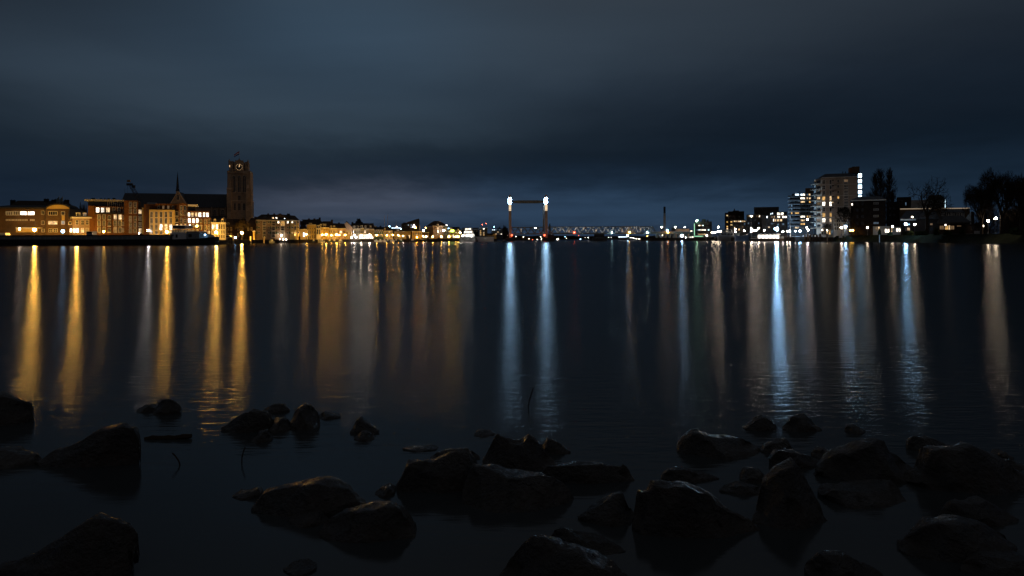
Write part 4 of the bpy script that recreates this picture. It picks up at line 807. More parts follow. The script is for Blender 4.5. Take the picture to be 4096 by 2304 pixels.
# tall brick warehouse
B = Bld('tall_warehouse', 'tall brown brick warehouse with mansard roof and central hoist doors', 1732, 1772.5, 540, 544, z0=2.0)
B.wall(1732.2, 1772, 905, 'brick_buff', 16); B2 = Bld('x', 'x', 1772.5, 1791, 544, 562, z0=2.0); bpy.data.objects.remove(B2.root); B2.root = B.root; B2.wall(1772.7, 1790.7, 905.5, 'brick_buff', 10, name='side_wall')
B.slab(1731, 1772.8, 903, 905.2, 'trim_white', -.6, -.003); B2.slab(1773, 1791.8, 903.5, 905.7, 'trim_white', -.6, -.003)
q = B.mb(); za, zb, zc = B.z(1760, 903), B.z(1760, 891), B.z(1760, 886); L0, L1 = B.s(1732), B.s(1790)
q.loft([[(L0, -.1, za), (L1, -.1, za), (L1, 15, za), (L0, 15, za)], [(B.s(1744), 3.5, zc - 1), (B.s(1779), 3.5, zc - 1), (B.s(1779), 12, zc - 1), (B.s(1744), 12, zc - 1)], [(B.s(1752), 6, zc + .6), (B.s(1768), 6, zc + .6), (B.s(1768), 9, zc + .6), (B.s(1752), 9, zc + .6)]]); q.obj('roof', 'roof_tile', B.root)
B.slab(1756, 1763, 885.5, 887.3, 'lit_dim', 3.4, 3.6, 'roof_light'); B.dormer(1749.5, 1755, 897, 903, .3); B.chimney(1747, 887, 890, 1.3, 6); B.chimney(1735, 897, 899, 1, 3)
for x in (1738, 1761):
    for j, y in enumerate((911, 922, 933.5)): B.win(x, x + 2.6, y, y + 5, 'lit_dim' if (x, j) == (1761, 0) else 'glass_dark', 1, 1); B.win(x + 3.3, x + 5.9, y, y + 5, 'glass_dark', 1, 1)
for j, (y0, y1, l) in enumerate(((909, 920, 'lit_warm'), (921, 931, 'lit_white'), (933, 942, 'glass_dark'))): B.win(1749, 1755.5, y0, y1, l, 2, 2)
for x in (1781, 1784, 1787):
    for y in (911, 922, 934): B2.win(x - .8, x + .8, y, y + 6, 'lit_amber' if y == 911 else 'lit_dim', 1, 1)
lamp(1775.5, 922, 540, 'white', 700, 'white round lamp with reddish rim on the corner of the tall warehouse', kind='ball', r=.7, sample=False, name='corner_lamp')
lamp(1785.5, 901, 556, 'white', 300, 'small white roof lamp at the right eave of the tall warehouse', kind='ball', r=.4, name='roof_lamp')
# right of it
b = house('quay_shop', 'yellow lit row of shops under the green sign', 1792, 1846, 922, 566, 'plaster_yellow', 914, 1794, 1840, rows=[(926, 934), (939, 950)], cols=[(1794 + i * 8, 1799 + i * 8) for i in range(6)], lit={(0, 1): 'lit_warm', (2, 1): 'lit_white', (4, 1): 'lit_warm', (5, 0): 'lit_amber'}, nx=2, depth=10)
b.poly([(1828, 922), (1836, 922), (1835, 917), (1832, 914), (1829, 917)], 'plaster_yellow', -.3, 1, 'neck_gable')
emit('sign_green', (.75, 1.0, .12), 5.0, True); a, c = P(1802, 919, 556), P(1816, 928, 556); root = empty('lit_sign', (a.x, 556, 2), 'glowing yellow green billboard above the quay shops', 'sign')
q = MB(); q.box(a.x, c.x, 555.8, 556.2, c.z, a.z); q.obj('panel', 'sign_green', root); q = MB(); q.tube((a.x + 1, 556.1, 2), (a.x + 1, 556.1, c.z), .12); q.tube((c.x - 1, 556.1, 2), (c.x - 1, 556.1, c.z), .12); q.obj('post', 'metal_dark', root)
lamp(1795, 914.5, 575, 'cold', 150, 'pale lamp strip left over the green billboard', kind='mast', r=.6); 
b = house('roof_terrace_block', 'dark apartment block with a lit top floor behind the green billboard', 1793, 1838, 908, 610, 'brick_dark', None, rows=[(912, 916)], cols=[(1796, 1810)], lit={(0, 0): 'lit_warm'}, nx=4, ny=1, cornice=False)
b = house('harbour_block', 'brown harbour building with lit balconies behind the white ships', 1917, 1950, 912, 640, 'brick_brown', 909, rows=[(913, 918), (921, 926), (929, 934), (937, 942)], cols=[(1920, 1925), (1932, 1938)], lit={(1, 0): 'lit_white', (0, 1): 'lit_amber', (0, 2): 'lit_amber', (1, 2): 'lit_warm', (0, 3): 'lit_warm', (1, 3): 'lit_amber'}, nx=2)
b = house('long_harbour_block', 'long plain brown harbour building behind the passenger ship', 1846, 1916, 917, 640, 'brick_dark', 911, 1850, 1912, rows=[(922, 926)], cols=[(1852 + i * 9, 1855 + i * 9) for i in range(7)], lit={(1, 0): 'lit_dim', (4, 0): 'lit_amber', (6, 0): 'lit_dim'})
b = Bld('yellow_hall', 'low hall with pale yellow lit roof near the bridge foot', 1946, 1986, 600, z0=2.0); b.wall(1947, 1985, 942, 'plaster_yellow', 10); b.poly([(1945, 942), (1988, 942), (1976.5, 933.5), (1950, 933.5)], 'roof_tile', -.3, 10, 'roof')
q = b.mb(); q.prism([(b.s(1968), b.z(1968, 942)), (b.s(1986), b.z(1986, 942)), (b.s(1977), b.z(1977, 934))], -1.2, -.31); q.obj('gable', 'plaster_yellow', b.root)
b = house('dark_flats', 'dark building with cold blue light strip left of the bridge tower', 1965, 2012, 916, 660, 'concrete_dark', None, rows=[(918, 921), (926, 930), (934, 938)], cols=[(1968 + i * 7, 1973 + i * 7) for i in range(6)], lit={(0, 0): 'lit_cold', (1, 0): 'lit_cold', (2, 0): 'lit_blue', (3, 1): 'lit_warm', (4, 0): 'lit_blue', (2, 2): 'lit_warm', (5, 2): 'lit_white'}, nx=2, ny=1, cornice=False)
# marquee with blazing light
emit('marquee_light', (1.0, .90, .80), 3.2, True)
root = empty('marquee', (gx(1452, 478), 478, 2.0), 'blazing white lit marquee terrace on the quay before the bright terrace', 'marquee')
a, c = gx(1432, 478), gx(1490, 478); zt = P(1450, 946, 478).z
q = MB(); q.loft([[(a, 476, zt), (c, 476, zt), (c, 482, zt), (a, 482, zt)], [(a + 1.5, 478.5, zt + 1.6), (c - 1.5, 478.5, zt + 1.6), (c - 1.5, 479.5, zt + 1.6), (a + 1.5, 479.5, zt + 1.6)]]); q.obj('canopy', 'canvas_white', root)
for i in range(8): q = MB(); x = a + (c - a) * i / 7; q.tube((x, 476.1, 2), (x, 476.1, zt), .07); q.obj('pole', 'steel_pale', root)
for i in range(7):
    q = MB(); x = a + (c - a) * (i + .12) / 7; q.box(x, x + (c - a) / 7 * .76, 481, 481.1, 2.6, zt - .3); q.obj('lit_wall', 'marquee_light', root)
for i, (px, py) in enumerate(((1394, 946), (1407, 947), (1423, 947))):
    p = P(px, py, 470); root = empty('parasol', (p.x, p.y, 2), 'white lit terrace parasol, %s of three left of the marquee' % ('left', 'middle', 'right')[i], 'parasol', 'lit terrace parasols')
    q = MB(); q.tube((p.x, p.y, 2), (p.x, p.y, p.z + .6), .05); q.obj('pole', 'steel_pale', root)
    q = MB(); q.lathe((p.x, p.y, p.z - .1), [(1.7, 0), (1.6, .15), (.05, 1.0)], 10); q.obj('canopy', 'canvas_white', root)
    q = MB(); q.ball((p.x, p.y, p.z - .5), .35); q.obj('heater_lamp', lampmat('white', 450, .35, True), root)
G2 = 'sodium street lamps on the old harbour quay'
for px, py, d, col, pw, lab in (
    (1225.5, 937, 425, 'sodium', 1900, 'sodium street lamp in the gap right of the warehouse'),
    (1289.5, 939, 446, 'sodium', 1200, 'smaller sodium lamp left beside the one before the five window house'),
    (1304.5, 938, 442, 'sodium', 4200, 'sodium street lamp before the bright five window house'),
    (1326, 941, 452, 'sodium', 900, 'small sodium lamp before the two dormer cream house'),
    (1347, 939, 450, 'sodium', 4200, 'sodium street lamp before the cream house and peach house party wall'),
    (1358, 940, 455, 'sodium', 500, 'small sodium lamp before the peach house'),
    (1381, 939.5, 452, 'sodium', 1900, 'sodium street lamp before the big pale gable'),
    (1416, 940, 478, 'warm', 2000, 'warm street lamp left of the marquee behind the parasols'),
    (1445, 941, 470, 'warm', 3500, 'brightest street lamp, before the left half of the marquee'),
    (1463, 940, 480, 'warm', 3000, 'warm street lamp behind the middle of the marquee'),
    (1478.5, 940.5, 476, 'warm', 4000, 'warm street lamp before the right half of the marquee'),
    (1507, 940.5, 486, 'sodium', 1900, 'sodium street lamp before the pointed boat sheds'),
    (1547.5, 941, 495, 'sodium', 900, 'small sodium lamp before the hipped roof house'),
    (1572, 940.5, 500, 'sodium', 1900, 'sodium street lamp between the hipped roof house and the long hall'),
    (1593.5, 941.5, 502, 'sodium', 1900, 'sodium street lamp before the left half of the long hall'),
    (1612.5, 943.5, 505, 'white', 500, 'small white lamp before the middle of the long hall'),
    (1627.5, 945.5, 507, 'warm', 500, 'small warm lamp before the right half of the long hall'),
    (1667.5, 949, 505, 'orange', 1500, 'low orange lamp on the pontoon before the arcaded pavilion'),
    (1693, 945.5, 512, 'sodium', 1900, 'sodium street lamp right of the arcaded pavilion'),
    (1705, 946, 520, 'white', 300, 'tiny white lamp before the reddish shop'),
    (1730.5, 946, 518, 'sodium', 1900, 'sodium street lamp at the left foot of the tall warehouse'),
    (1765.5, 946, 520, 'sodium', 1900, 'sodium street lamp before the tall warehouse'),
    (1796, 946, 522, 'sodium', 4200, 'sodium street lamp right of the tall warehouse'),
    (1822, 946.5, 524, 'sodium', 1100, 'sodium street lamp under the green billboard, leftmost of three close together'),
    (1828, 946.5, 524, 'sodium', 1100, 'sodium street lamp under the green billboard, middle of three close together'),
    (1834, 946.5, 524, 'sodium', 1100, 'sodium street lamp under the green billboard, rightmost of three close together'),
    (1840.5, 930.5, 560, 'white', 900, 'white lamp on a tall mast left of the passenger ship')):
    lamp(px, py, d, col, pw, lab, group=G2, r=.5 if pw > 3000 else .34, sample=pw >= 1000)
# boats in the old harbour
BG = 'small boats moored at the old harbour quay'
i = 0
for px0, px1, m_, hm, lab in (
    (1076, 1098, 0, 'hull_grey', 'small grey cabin boat moored below the warehouse'),
    (1248, 1262, 0, 'hull_blue', 'dark blue open boat below the tall cream house'),
    (1272, 1298, 0, 'hull_white', 'white motor yacht below the five window house'),
    (1312, 1326, 8, 'hull_green', 'green sailing boat below the two dormer house'),
    (1330, 1344, 0, 'hull_blue', 'blue cabin boat below the cream terrace'),
    (1352, 1372, 0, 'hull_grey', 'grey open boat below the peach house'),
    (1498, 1512, 0, 'hull_white', 'white cabin boat below the left boat sheds'),
    (1514, 1530, 0, 'hull_white', 'white motor boat below the right boat sheds'),
    (1531, 1545, 19, 'hull_white', 'white yacht with the tallest mast, left of the pair'),
    (1544, 1558, 20, 'hull_blue', 'dark yacht with the tallest mast, right of the pair'),
    (1560, 1578, 0, 'hull_white', 'white launch below the gap before the long hall'),
    (1578, 1592, 15, 'hull_blue', 'blue yacht below the left end of the long hall'),
    (1596, 1612, 13, 'hull_green', 'green yacht below the middle of the long hall'),
    (1640, 1662, 0, 'hull_blue', 'dark workboat below the arcaded pavilion')):
    boat(px0, px1, D(px0) - 4 - (i % 3), lab, hm, mast=m_, bow=1 if i % 2 else -1, group=BG, name='sailing_boat' if m_ else 'motor_boat', cat='sailing boat' if m_ else 'motor boat', lit='lit_amber' if i % 3 == 1 else None, free=1.0, cabh=1.1); i += 1
boat(1680, 1712, D(1690) - 5, 'long yellow lit motor yacht before the reddish shop', 'hull_black', cab=(.1, .8), cabh=1.2, free=1.5, cabm='plaster_cream', group=BG)
boat(1715, 1760, D(1730) - 5, 'long black barge moored before the tall warehouse, left one', 'hull_black', cab=(.05, .3), cabh=1.0, free=2.0, name='moored_barge', cat='barge')
boat(1764, 1826, D(1790) - 5, 'long black barge moored right of the tall warehouse', 'hull_black', cab=(.7, .95), cabh=1.0, free=2.0, name='moored_barge', cat='barge')
for px, lab in ((1628, 'tall dark mooring post below the long hall'), (1634, 'second tall dark mooring post below the long hall, right one'), (1643, 'dark mooring post at the left corner of the arcaded pavilion')): tower_post(px, 944, D(px) - 2, lab, 'tall mooring posts in the old harbour', r=.5)
# passenger ship and grey lighter
b = boat(1836, 1905, 512, 'white passenger ship with two brightly lit decks', 'hull_grey', cab=(.08, .78), cabh=2.2, free=3.6, bow=-1, name='passenger_ship', cat='ship', lit='lit_white', tiers=3)
x0, x1, d = gx(1906, 518), gx(1976, 518), 518; root = empty('cargo_lighter', ((x0 + x1) / 2, d, 0), 'blunt pale grey cargo lighter moored right of the passenger ship', 'lighter')
q = MB(); q.loft([[(x0, d - 4, 3.6), (x0, d + 4, 3.6), (x0 + 1.6, d + 4, -.3), (x0 + 1.6, d - 4, -.3)], [(x1, d - 4, 3.6), (x1, d + 4, 3.6), (x1 - .4, d + 4, -.3), (x1 - .4, d - 4, -.3)]]); q.obj('hull', 'hull_white', root)
q = MB(); 
for i in range(9): q.box(x0 + 1 + i * 1.4, x0 + 2 + i * 1.4, d - 3, d + 3, 3.6, 4.2)
q.obj('hatch_covers', 'hull_black', root)
for px, py, lab in ((1850, 943, 'left deck lamp of the passenger ship'), (1868, 943, 'middle deck lamp of the passenger ship'), (1886, 943.5, 'right deck lamp of the passenger ship')):
    p = P(px, py, 508.5); g = MB(); g.ball((p.x, p.y, p.z), .35); g.obj('deck_or_added_lamp', lampmat('white', 200, .3, False), b)
# ================================================================ BRIDGE
BR = 600.0
def bz(py, px=2200, d=BR): return XZ(px, py, d)[1]
root = empty('lift_bridge', (gx(2113, BR), BR, 0), 'railway lift bridge with two tall towers topped by blazing white lights, centre of the picture', 'bridge')
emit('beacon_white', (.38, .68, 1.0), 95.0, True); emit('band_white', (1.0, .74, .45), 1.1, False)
for xa, xb, xc, xd in ((2035.5, 2045.5, 2033, 2047), (2179.5, 2190.3, 2177, 2191)):
    a, b_ = gx(xa, BR), gx(xb, BR); c = (a + b_) / 2; w_ = (b_ - a) / 2; zt = bz(790)
    q = MB(); q.loft([[(c - w_ * .75, BR - 1, 0), (c + w_ * 1.1, BR - 1, 0), (c + w_ * 1.1, BR + 1.5, 0), (c - w_ * .75, BR + 1.5, 0)], [(c - w_, BR - 1.2, bz(880)), (c + w_, BR - 1.2, bz(880)), (c + w_, BR + 1.6, bz(880)), (c - w_, BR + 1.6, bz(880))], [(c - w_, BR - 1.2, bz(844)), (c + w_, BR - 1.2, bz(844)), (c + w_, BR + 1.6, bz(844)), (c - w_, BR + 1.6, bz(844))]])
    q.box(c - w_ * .8, c + w_ * .8, BR - .8, BR + 1.3, bz(844), zt + .2)
    t = q.obj('tower', 'steel_tan', root)
    if xa > 2100: q = MB(); q.box(gx(2173, BR), gx(2179, BR), BR + 5, BR + 8, 0, bz(815)); q.obj('rear_column', 'bridge_steel', root)
    else: q = MB(); q.box(gx(2037.5, BR), gx(2043, BR), BR + 5, BR + 8, 0, bz(815)); q.obj('rear_column', 'bridge_steel', root)
    q = MB(); a2, b2 = gx(xc, BR) + .5, gx(xd, BR) - .5
    q.lathe(((a2 + b2) / 2, BR, bz(815)), [(.9, 0), (1.35, .6), (1.35, bz(791) - bz(815) - .6), (.9, bz(790) - bz(815))], 12); q.obj('light_cabin', 'beacon_white', t)
    q = MB(); q.lathe((c, BR, bz(789.5)), [(1.5, 0), (1.3, .8), (.9, 1.8), (.1, 2.6)], 12); q.obj('dome_cap', 'steel_tan', t)
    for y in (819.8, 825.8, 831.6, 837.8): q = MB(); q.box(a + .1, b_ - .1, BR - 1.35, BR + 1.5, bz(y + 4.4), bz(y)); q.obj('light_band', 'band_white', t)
q = MB(); q.loft([[(gx(x, BR), BR + .2, bz(805.5 + h_)), (gx(x, BR), BR + 4, bz(805.5 + h_)), (gx(x, BR), BR + 4, bz(805.5 - g_)), (gx(x, BR), BR + .2, bz(805.5 - g_))] for x, h_, g_ in ((2047, 3, 2), (2060, 5.5, 3.5), (2075, 6.8, 4.6), (2150, 6.8, 4.6), (2166, 5.5, 3.5), (2177, 3, 2))]); q.obj('crossbeam', 'bridge_steel', root)
for x in (2047.6, 2175.4): q = MB(); q.box(gx(x, BR), gx(x + 1, BR), BR - 1.6, BR + 4.6, bz(822), bz(788)); q.obj('added_light_blocker', 'bridge_steel', root)  # added plates that keep the cabin light off the crossbeam
def truss(root, x0, x1, step, yt0, yt1, yb0, yb1, planes, end=0):
    for d in planes:
        zb0, zb1, zt0, zt1 = bz(yb1, 2200, BR), bz(yb0, 2200, BR), bz(yt1, 2200, BR), bz(yt0, 2200, BR)
        q = MB(); q.box(gx(x0, BR), gx(x1 + end, BR), d, d + .9, zb0, zb1); q.obj('bottom_chord', 'bridge_steel', root)
        q = MB(); q.box(gx(x0, BR), gx(x1, BR), d, d + .9, zt0, zt1); q.obj('top_chord', 'bridge_steel', root)
        n = int(round((x1 - x0) / step)); k = 0
        for i in range(n * 2):
            a = x0 + (x1 - x0) * i / (n * 2); b_ = x0 + (x1 - x0) * (i + 1) / (n * 2); s0, s1 = (zt0 + .2, zb1 - .2) if i % 2 == 0 else (zb1 - .2, zt0 + .2)
            q = MB(); q.tube((gx(a, BR), d + .45, s0), (gx(b_, BR), d + .45, s1), .42, .42, 4); q.obj('diagonal', 'bridge_steel', root)
        if end: q = MB(); q.tube((gx(x1, BR), d + .45, zt0), (gx(x1 + end, BR), d + .45, zb1), .5, .5, 4); q.obj('end_post', 'bridge_steel', root)
truss(root, 2046, 2178, 27, 907.5, 910.5, 933, 937.5, (BR + .5, BR + 8))
q = MB(); q.box(gx(2020, BR), gx(2178, BR), BR + 1.5, BR + 7.9, bz(935.5), bz(934)); q.obj('deck', 'concrete_dark', root)
q = MB(); q.box(gx(2046, BR), gx(2178, BR), BR + 3.5, BR + 3.7, bz(920.5), bz(919)); q.obj('catenary_beam', 'metal_dark', root)
for x0, x1, y0, lab in ((2022, 2058, 950.5, 0), (2168, 2218.5, 951, 1)):
    q = MB(); a, b_ = gx(x0, BR), gx(x1, BR); q.loft([[(a, BR - 5, -1), (b_, BR - 5, -1), (b_, BR + 12, -1), (a, BR + 12, -1)], [(a + .4, BR - 4.6, bz(y0)), (b_ - .4, BR - 4.6, bz(y0)), (b_ - .4, BR + 11.6, bz(y0)), (a + .4, BR + 11.6, bz(y0))]]); q.obj('pier', 'concrete_dark', root)
    q = MB(); q.box(gx(2193 if lab else 2036, BR), gx(2216 if lab else 2052, BR), BR - 1, BR + 9, bz(y0) + .002, bz(938)); q.obj('pier_head', 'concrete_dark', root)
    p = P(2178 if lab else 2047.5, 941, BR - 5); g = MB(); g.ball((p.x, p.y, p.z), .75); g.obj('navigation_light', lampmat('red', 160, .75, False), root)
    g = MB(); g.tube((p.x, p.y + .3, 2), (p.x, p.y + .3, p.z - .4), .15); g.obj('light_post', 'metal_dark', root)
root = empty('truss_bridge', (gx(2410, BR), BR, 0), 'long fixed steel truss bridge running right from the lift towers', 'bridge')
truss(root, 2192, 2612, 30, 906.5, 909.5, 931.5, 936.5, (BR + .5, BR + 13), end=12)
q = MB(); q.box(gx(2192, BR), gx(2624, BR), BR + 1.5, BR + 12.9, bz(935), bz(933)); q.obj('deck', 'concrete_dark', root)
q = MB(); a, b_ = gx(2367, BR), gx(2428, BR); c, e_ = gx(2384, BR), gx(2417, BR)
q.loft([[(a, BR - 4, -1), (b_, BR - 4, -1), (b_, BR + 16, -1), (a, BR + 16, -1)], [(a + .5, BR - 4, bz(953)), (b_ - .5, BR - 4, bz(953)), (b_ - .5, BR + 16, bz(953)), (a + .5, BR + 16, bz(953))], [(c, BR - 1, bz(950)), (e_, BR - 1, bz(950)), (e_, BR + 14, bz(950)), (c, BR + 14, bz(950))], [(c, BR - 1, bz(937)), (e_, BR - 1, bz(937)), (e_, BR + 14, bz(937)), (c, BR + 14, bz(937))]]); q.obj('pier', 'concrete_dark', root)
for x, y, col, pw, nm in ((2297.5, 930, 'red', 300, 'navigation_light'), (2518, 929, 'sodium', 1200, 'navigation_light'), (2447.5, 930.5, 'cyan', 500, 'navigation_light'), (2589.5, 930, 'cyan', 500, 'navigation_light')):
    p = P(x, y, BR - .3); g = MB(); g.ball((p.x, p.y, p.z), .42); g.obj(nm, lampmat(col, pw, .42, pw > 1000), root)
for i in range(11):  # added lamps light the far truss, each screened from the camera
    x = 2232 + i * 35; p = P(x, 914 + (i % 3) * 1.5, BR + 17); p.y = BR + 9.5; g = MB(); g.ball((p.x, p.y, p.z), .3); dl = g.obj('deck_or_added_lamp', lampmat('white', 800, .3, True), root); g = MB(); g.box(p.x - .5, p.x + .5, p.y - .5, p.y - .4, p.z - .5, p.z + .5); g.box(p.x - .5, p.x + .5, p.y - .4, p.y + .2, p.z + .4, p.z + .5); g.tube((p.x, p.y - .45, bz(933)), (p.x, p.y - .45, p.z - .5), .07); g.obj('added_lamp_shade', 'metal_dark', dl)
for x, y0, y1 in ((2084.5, 914, 926), (2278, 915, 930), (2336, 914, 922), (2387, 915, 929), (2492, 913, 928), (2566, 914, 927)):
    q = MB(); q.box(gx(x, BR), gx(x + 1.3, BR), BR + 6, BR + 6.2, bz(y1), bz(y0)); q.obj('lit_panel', 'lit_warm', root)
lamp(2142, 912, BR + 4, 'warm', 500, 'small warm lamp on the lift span between the towers', z0=bz(934), r=.35)
lamp(2511, 942.5, 640, 'cold', 1800, 'bright cold floodlight seen under the right half of the truss bridge', 1.0, kind='mast', r=.7)
# viaduct
root = empty('approach_viaduct', (gx(2690, 590), 590, 0), 'pale green approach viaduct on columns between the truss bridge and the green office', 'viaduct')
q = MB(); q.box(gx(2600, 590), gx(2776, 590), 588, 598, bz(935, 2700, 590), bz(927.5, 2700, 590)); q.obj('deck', 'steel_green', root)
for i in range(9): q = MB(); x = gx(2628 + i * 17, 590); q.box(x, x + .9, 590, 596, 0, bz(935, 2700, 590)); q.obj('column', 'steel_green', root)
q = MB(); q.box(gx(2600, 590), gx(2776, 590), 587.8, 587.95, bz(927.5, 2700, 590), bz(926.2, 2700, 590)); q.obj('parapet', 'steel_pale', root)
lamp(2672, 930, 586, 'orange', 900, 'orange red light on the approach viaduct', kind='ball', r=.5, name='signal_light')
q = MB(); 
c = MB(); rnd = random.Random(4)
# distant shore: far hangar, plant, chimney
root = empty('chimney', (gx(2658.5, 960), 960, 1.6), 'tall industrial chimney with dark top band, far right of the truss bridge', 'chimney')
def zf(px, py, d): return XZ(px, py, d)[1]
xc = gx(2658.5, 960)
for nm, y0, y1, r_, mt in (('lower_shaft', 926, 865.5, 1.6, 'plaster_pink'), ('middle_band', 865.4, 853, 1.54, 'concrete'), ('top_band', 852.9, 827, 1.45, 'concrete_dark')):
    q = MB(); q.lathe((xc, 960, 0), [(r_ * 1.04, zf(2658, y0, 960) if y0 < 926 else 1.6), (r_, zf(2658, y1, 960))], 14); q.obj(nm, mt, root, smooth=False)
b = Bld('plant_hall', 'long pale plant hall right of the chimney foot', 2704, 2757, 900, z0=1.6); b.wall(2704, 2757, 916, 'plaster_pink', 20); b.slab(2703.5, 2757.5, 915, 916.4, 'concrete', -.5, 20)
for x0, x1, lab in ((2643, 2650, 'dark storage tank left of the chimney foot, left of two'), (2651, 2658, 'dark storage tank left of the chimney foot, right of two'), (2686, 2702, 'wide dark storage tank between the chimney and the plant hall')):
    r_ = (gx(x1, 1000) - gx(x0, 1000)) / 2; cx = gx((x0 + x1) / 2, 1000); root = empty('storage_tank', (cx, 1000, 1.6), lab, 'storage tank', 'storage tanks by the chimney')
    q = MB(); q.lathe((cx, 1000, 1.6), [(r_, 0), (r_, zf(2660, 911.5, 1000) - 1.6), (r_ * .3, zf(2660, 910.5, 1000) - 1.6)], 14); q.obj('shell', 'concrete_dark', root)
for x, lab in ((2647.5, 'tall lamp mast left of the chimney'), (2701, 'tall lamp mast above the wide storage tank'), (2739.5, 'tall lamp mast above the plant hall')): lamp(x, 908.5, 890, 'warm', 2200, lab, 1.6, 'mast', r=.6, group='lamp masts by the plant', sample=True)
lamp(2669, 922, 940, 'cold', 4000, 'white light low behind the chimney smoke', 1.6, 'mast', r=1.0)
# smoke at the chimney foot
m = bpy.data.materials.new('smoke'); m.use_nodes = True; t = m.node_tree; t.nodes.clear(); e = NE(t)
tc = e.new('ShaderNodeTexCoord'); n = e.noise(tc.outputs['Object'], .06, 3, .6)
gr = e.new('ShaderNodeTexGradient', gradient_type='SPHERICAL'); mpn = e.new('ShaderNodeMapping'); t.links.new(tc.outputs['Object'], mpn.inputs[0]); mpn.inputs['Scale'].default_value = (1 / 22, 1 / 10, 1 / 15); t.links.new(mpn.outputs[0], gr.inputs[0])
den = e.m('MULTIPLY', e.m('MULTIPLY', gr.outputs[1], 0.09), e.m('MAXIMUM', e.m('SUBTRACT', n, .3), 0.0))
pv = e.new('ShaderNodeVolumePrincipled'); t.links.new(den, pv.inputs['Density']); pv.inputs['Color'].default_value = (.9, .88, .9, 1); pv.inputs['Emission Strength'].default_value = 0
o_ = e.new('ShaderNodeOutputMaterial'); t.links.new(pv.outputs[0], o_.inputs[1]); M['smoke'] = m
q = MB(); q.lathe((gx(2655, 950), 950, zf(2655, 910, 950) - 15), [(2, 0), (13, 3), (20, 9), (20, 19), (12, 26), (2, 31)], 12)
q.obj('smoke', 'smoke', origin=(gx(2655, 950), 950, zf(2655, 910, 950)), kind='stuff', label='pale lit smoke drifting left of the chimney', cat='smoke')
# far shore buildings and lights
b = Bld('container_shed', 'reddish shed seen under the lift span', 2085, 2127, 760, z0=1.6) 
b.wall(2085, 2127, 945.5, 'brick_red', 10); b.slab(2084, 2128, 945, 946, 'roof_felt', -.5, 10.5, 'roof'); q = MB()
root = empty('piled_quay', (gx(2090, 740), 740, 0), 'dark timber quay far behind the lift span', 'quay'); q.box(gx(2040, 740), gx(2130, 740), 735, 800, -1, 2.0); q.obj('deck', 'wood_dark', root)
rnd = random.Random(11)
FL = 'small lights on the far shore'
far_l = [(1989, 920, 'cold', 1500), (1996, 927, 'warm', 900), (2017, 945, 'sodium', 1800), (2028, 944.5, 'warm', 900), (2025, 913, 'red', 400), (2031, 926, 'white', 2600), (2019, 932, 'white', 900), (1976, 908, 'cold', 900), (1929, 898.5, 'red', 800), (1945, 894, 'red', 800),
 (2063, 946, 'white', 500), (2094, 948, 'warm', 900), (2116, 954.5, 'warm', 1000), (2130, 958.5, 'red', 350), (2149, 958, 'white', 300), (2162, 947, 'white', 500), (2166, 955, 'warm', 900), (2203, 938.5, 'white', 500), (2229, 958, 'white', 1500), (2234, 954, 'warm', 600), (2260.5, 947, 'cold', 400), (2266, 953, 'warm', 200), (2315, 942, 'red', 250), (2322, 957, 'cold', 900), (2353, 950.5, 'white', 500), (2365, 955, 'white', 400), (2371, 953.5, 'white', 400), (2340, 950, 'warm', 150),
 (2423, 956, 'cyan', 900), (2434, 950, 'white', 250), (2444.5, 950, 'white', 150), (2478, 947, 'white', 500), (2490, 948.5, 'white', 400), (2521, 951, 'white', 300), (2528, 951, 'white', 300), (2535, 953, 'white', 700), (2545, 955, 'white', 400), (2555, 955, 'warm', 700), (2560, 956, 'warm', 400), (2575, 953, 'sodium', 900), (2590, 945, 'sodium', 1400), (2632, 956, 'sodium', 900), (2640, 943, 'warm', 500), (2650, 941, 'warm', 500), (2660, 939, 'warm', 300)]
wh = {'cold': 'cold white', 'warm': 'warm white', 'sodium': 'yellow', 'white': 'white', 'red': 'red', 'cyan': 'greenish white', 'orange': 'orange'}
def where(px):
    if px < 2016: return 'left of the left bridge tower'
    if px < 2060: return 'around the foot of the left bridge tower'
    if px < 2172: return 'low under the lift span'
    if px < 2225: return 'beside the pier of the right bridge tower'
    if px < 2368: return 'under the left half of the truss'
    if px < 2430: return 'beside the middle bridge pier'
    if px < 2580: return 'under the right half of the truss'
    return 'on the dark shore under the viaduct'
order = ['', 'second ', 'third ', 'fourth ', 'fifth ', 'sixth ', 'seventh ', 'eighth ', 'ninth ']
cnt = {}
for px, py, col, pw in sorted(far_l):
    k = (wh[col], where(px)); n = cnt.get(k, 0); cnt[k] = n + 1
    d = 720 if px < 2600 else 640
    if py > 952: d = 690
    lamp(px, py, d, col, pw * .12, '%s%s light %s%s' % ('small ' if pw < 600 else 'bright ', k[0], k[1], '' if n == 0 else ', %sfrom the left' % order[n]), 0.5, 'post', r=.27, group=FL, sample=False)
q = MB(); x0, x1 = gx(2477, 700), gx(2507, 700); root = empty('lit_quay_shed', ((x0 + x1) / 2, 700, 0), 'low white lit shed roof under the right half of the truss', 'shed'); q.box(x0, x1, 700, 706, zf(2490, 949, 700), zf(2490, 946.5, 700)); q.obj('lit_roof', 'lit_cold', root); q = MB(); q.box(x0 + .5, x1 - .5, 701, 705, 0, zf(2490, 949, 700)); q.obj('wall', 'concrete_dark', root)
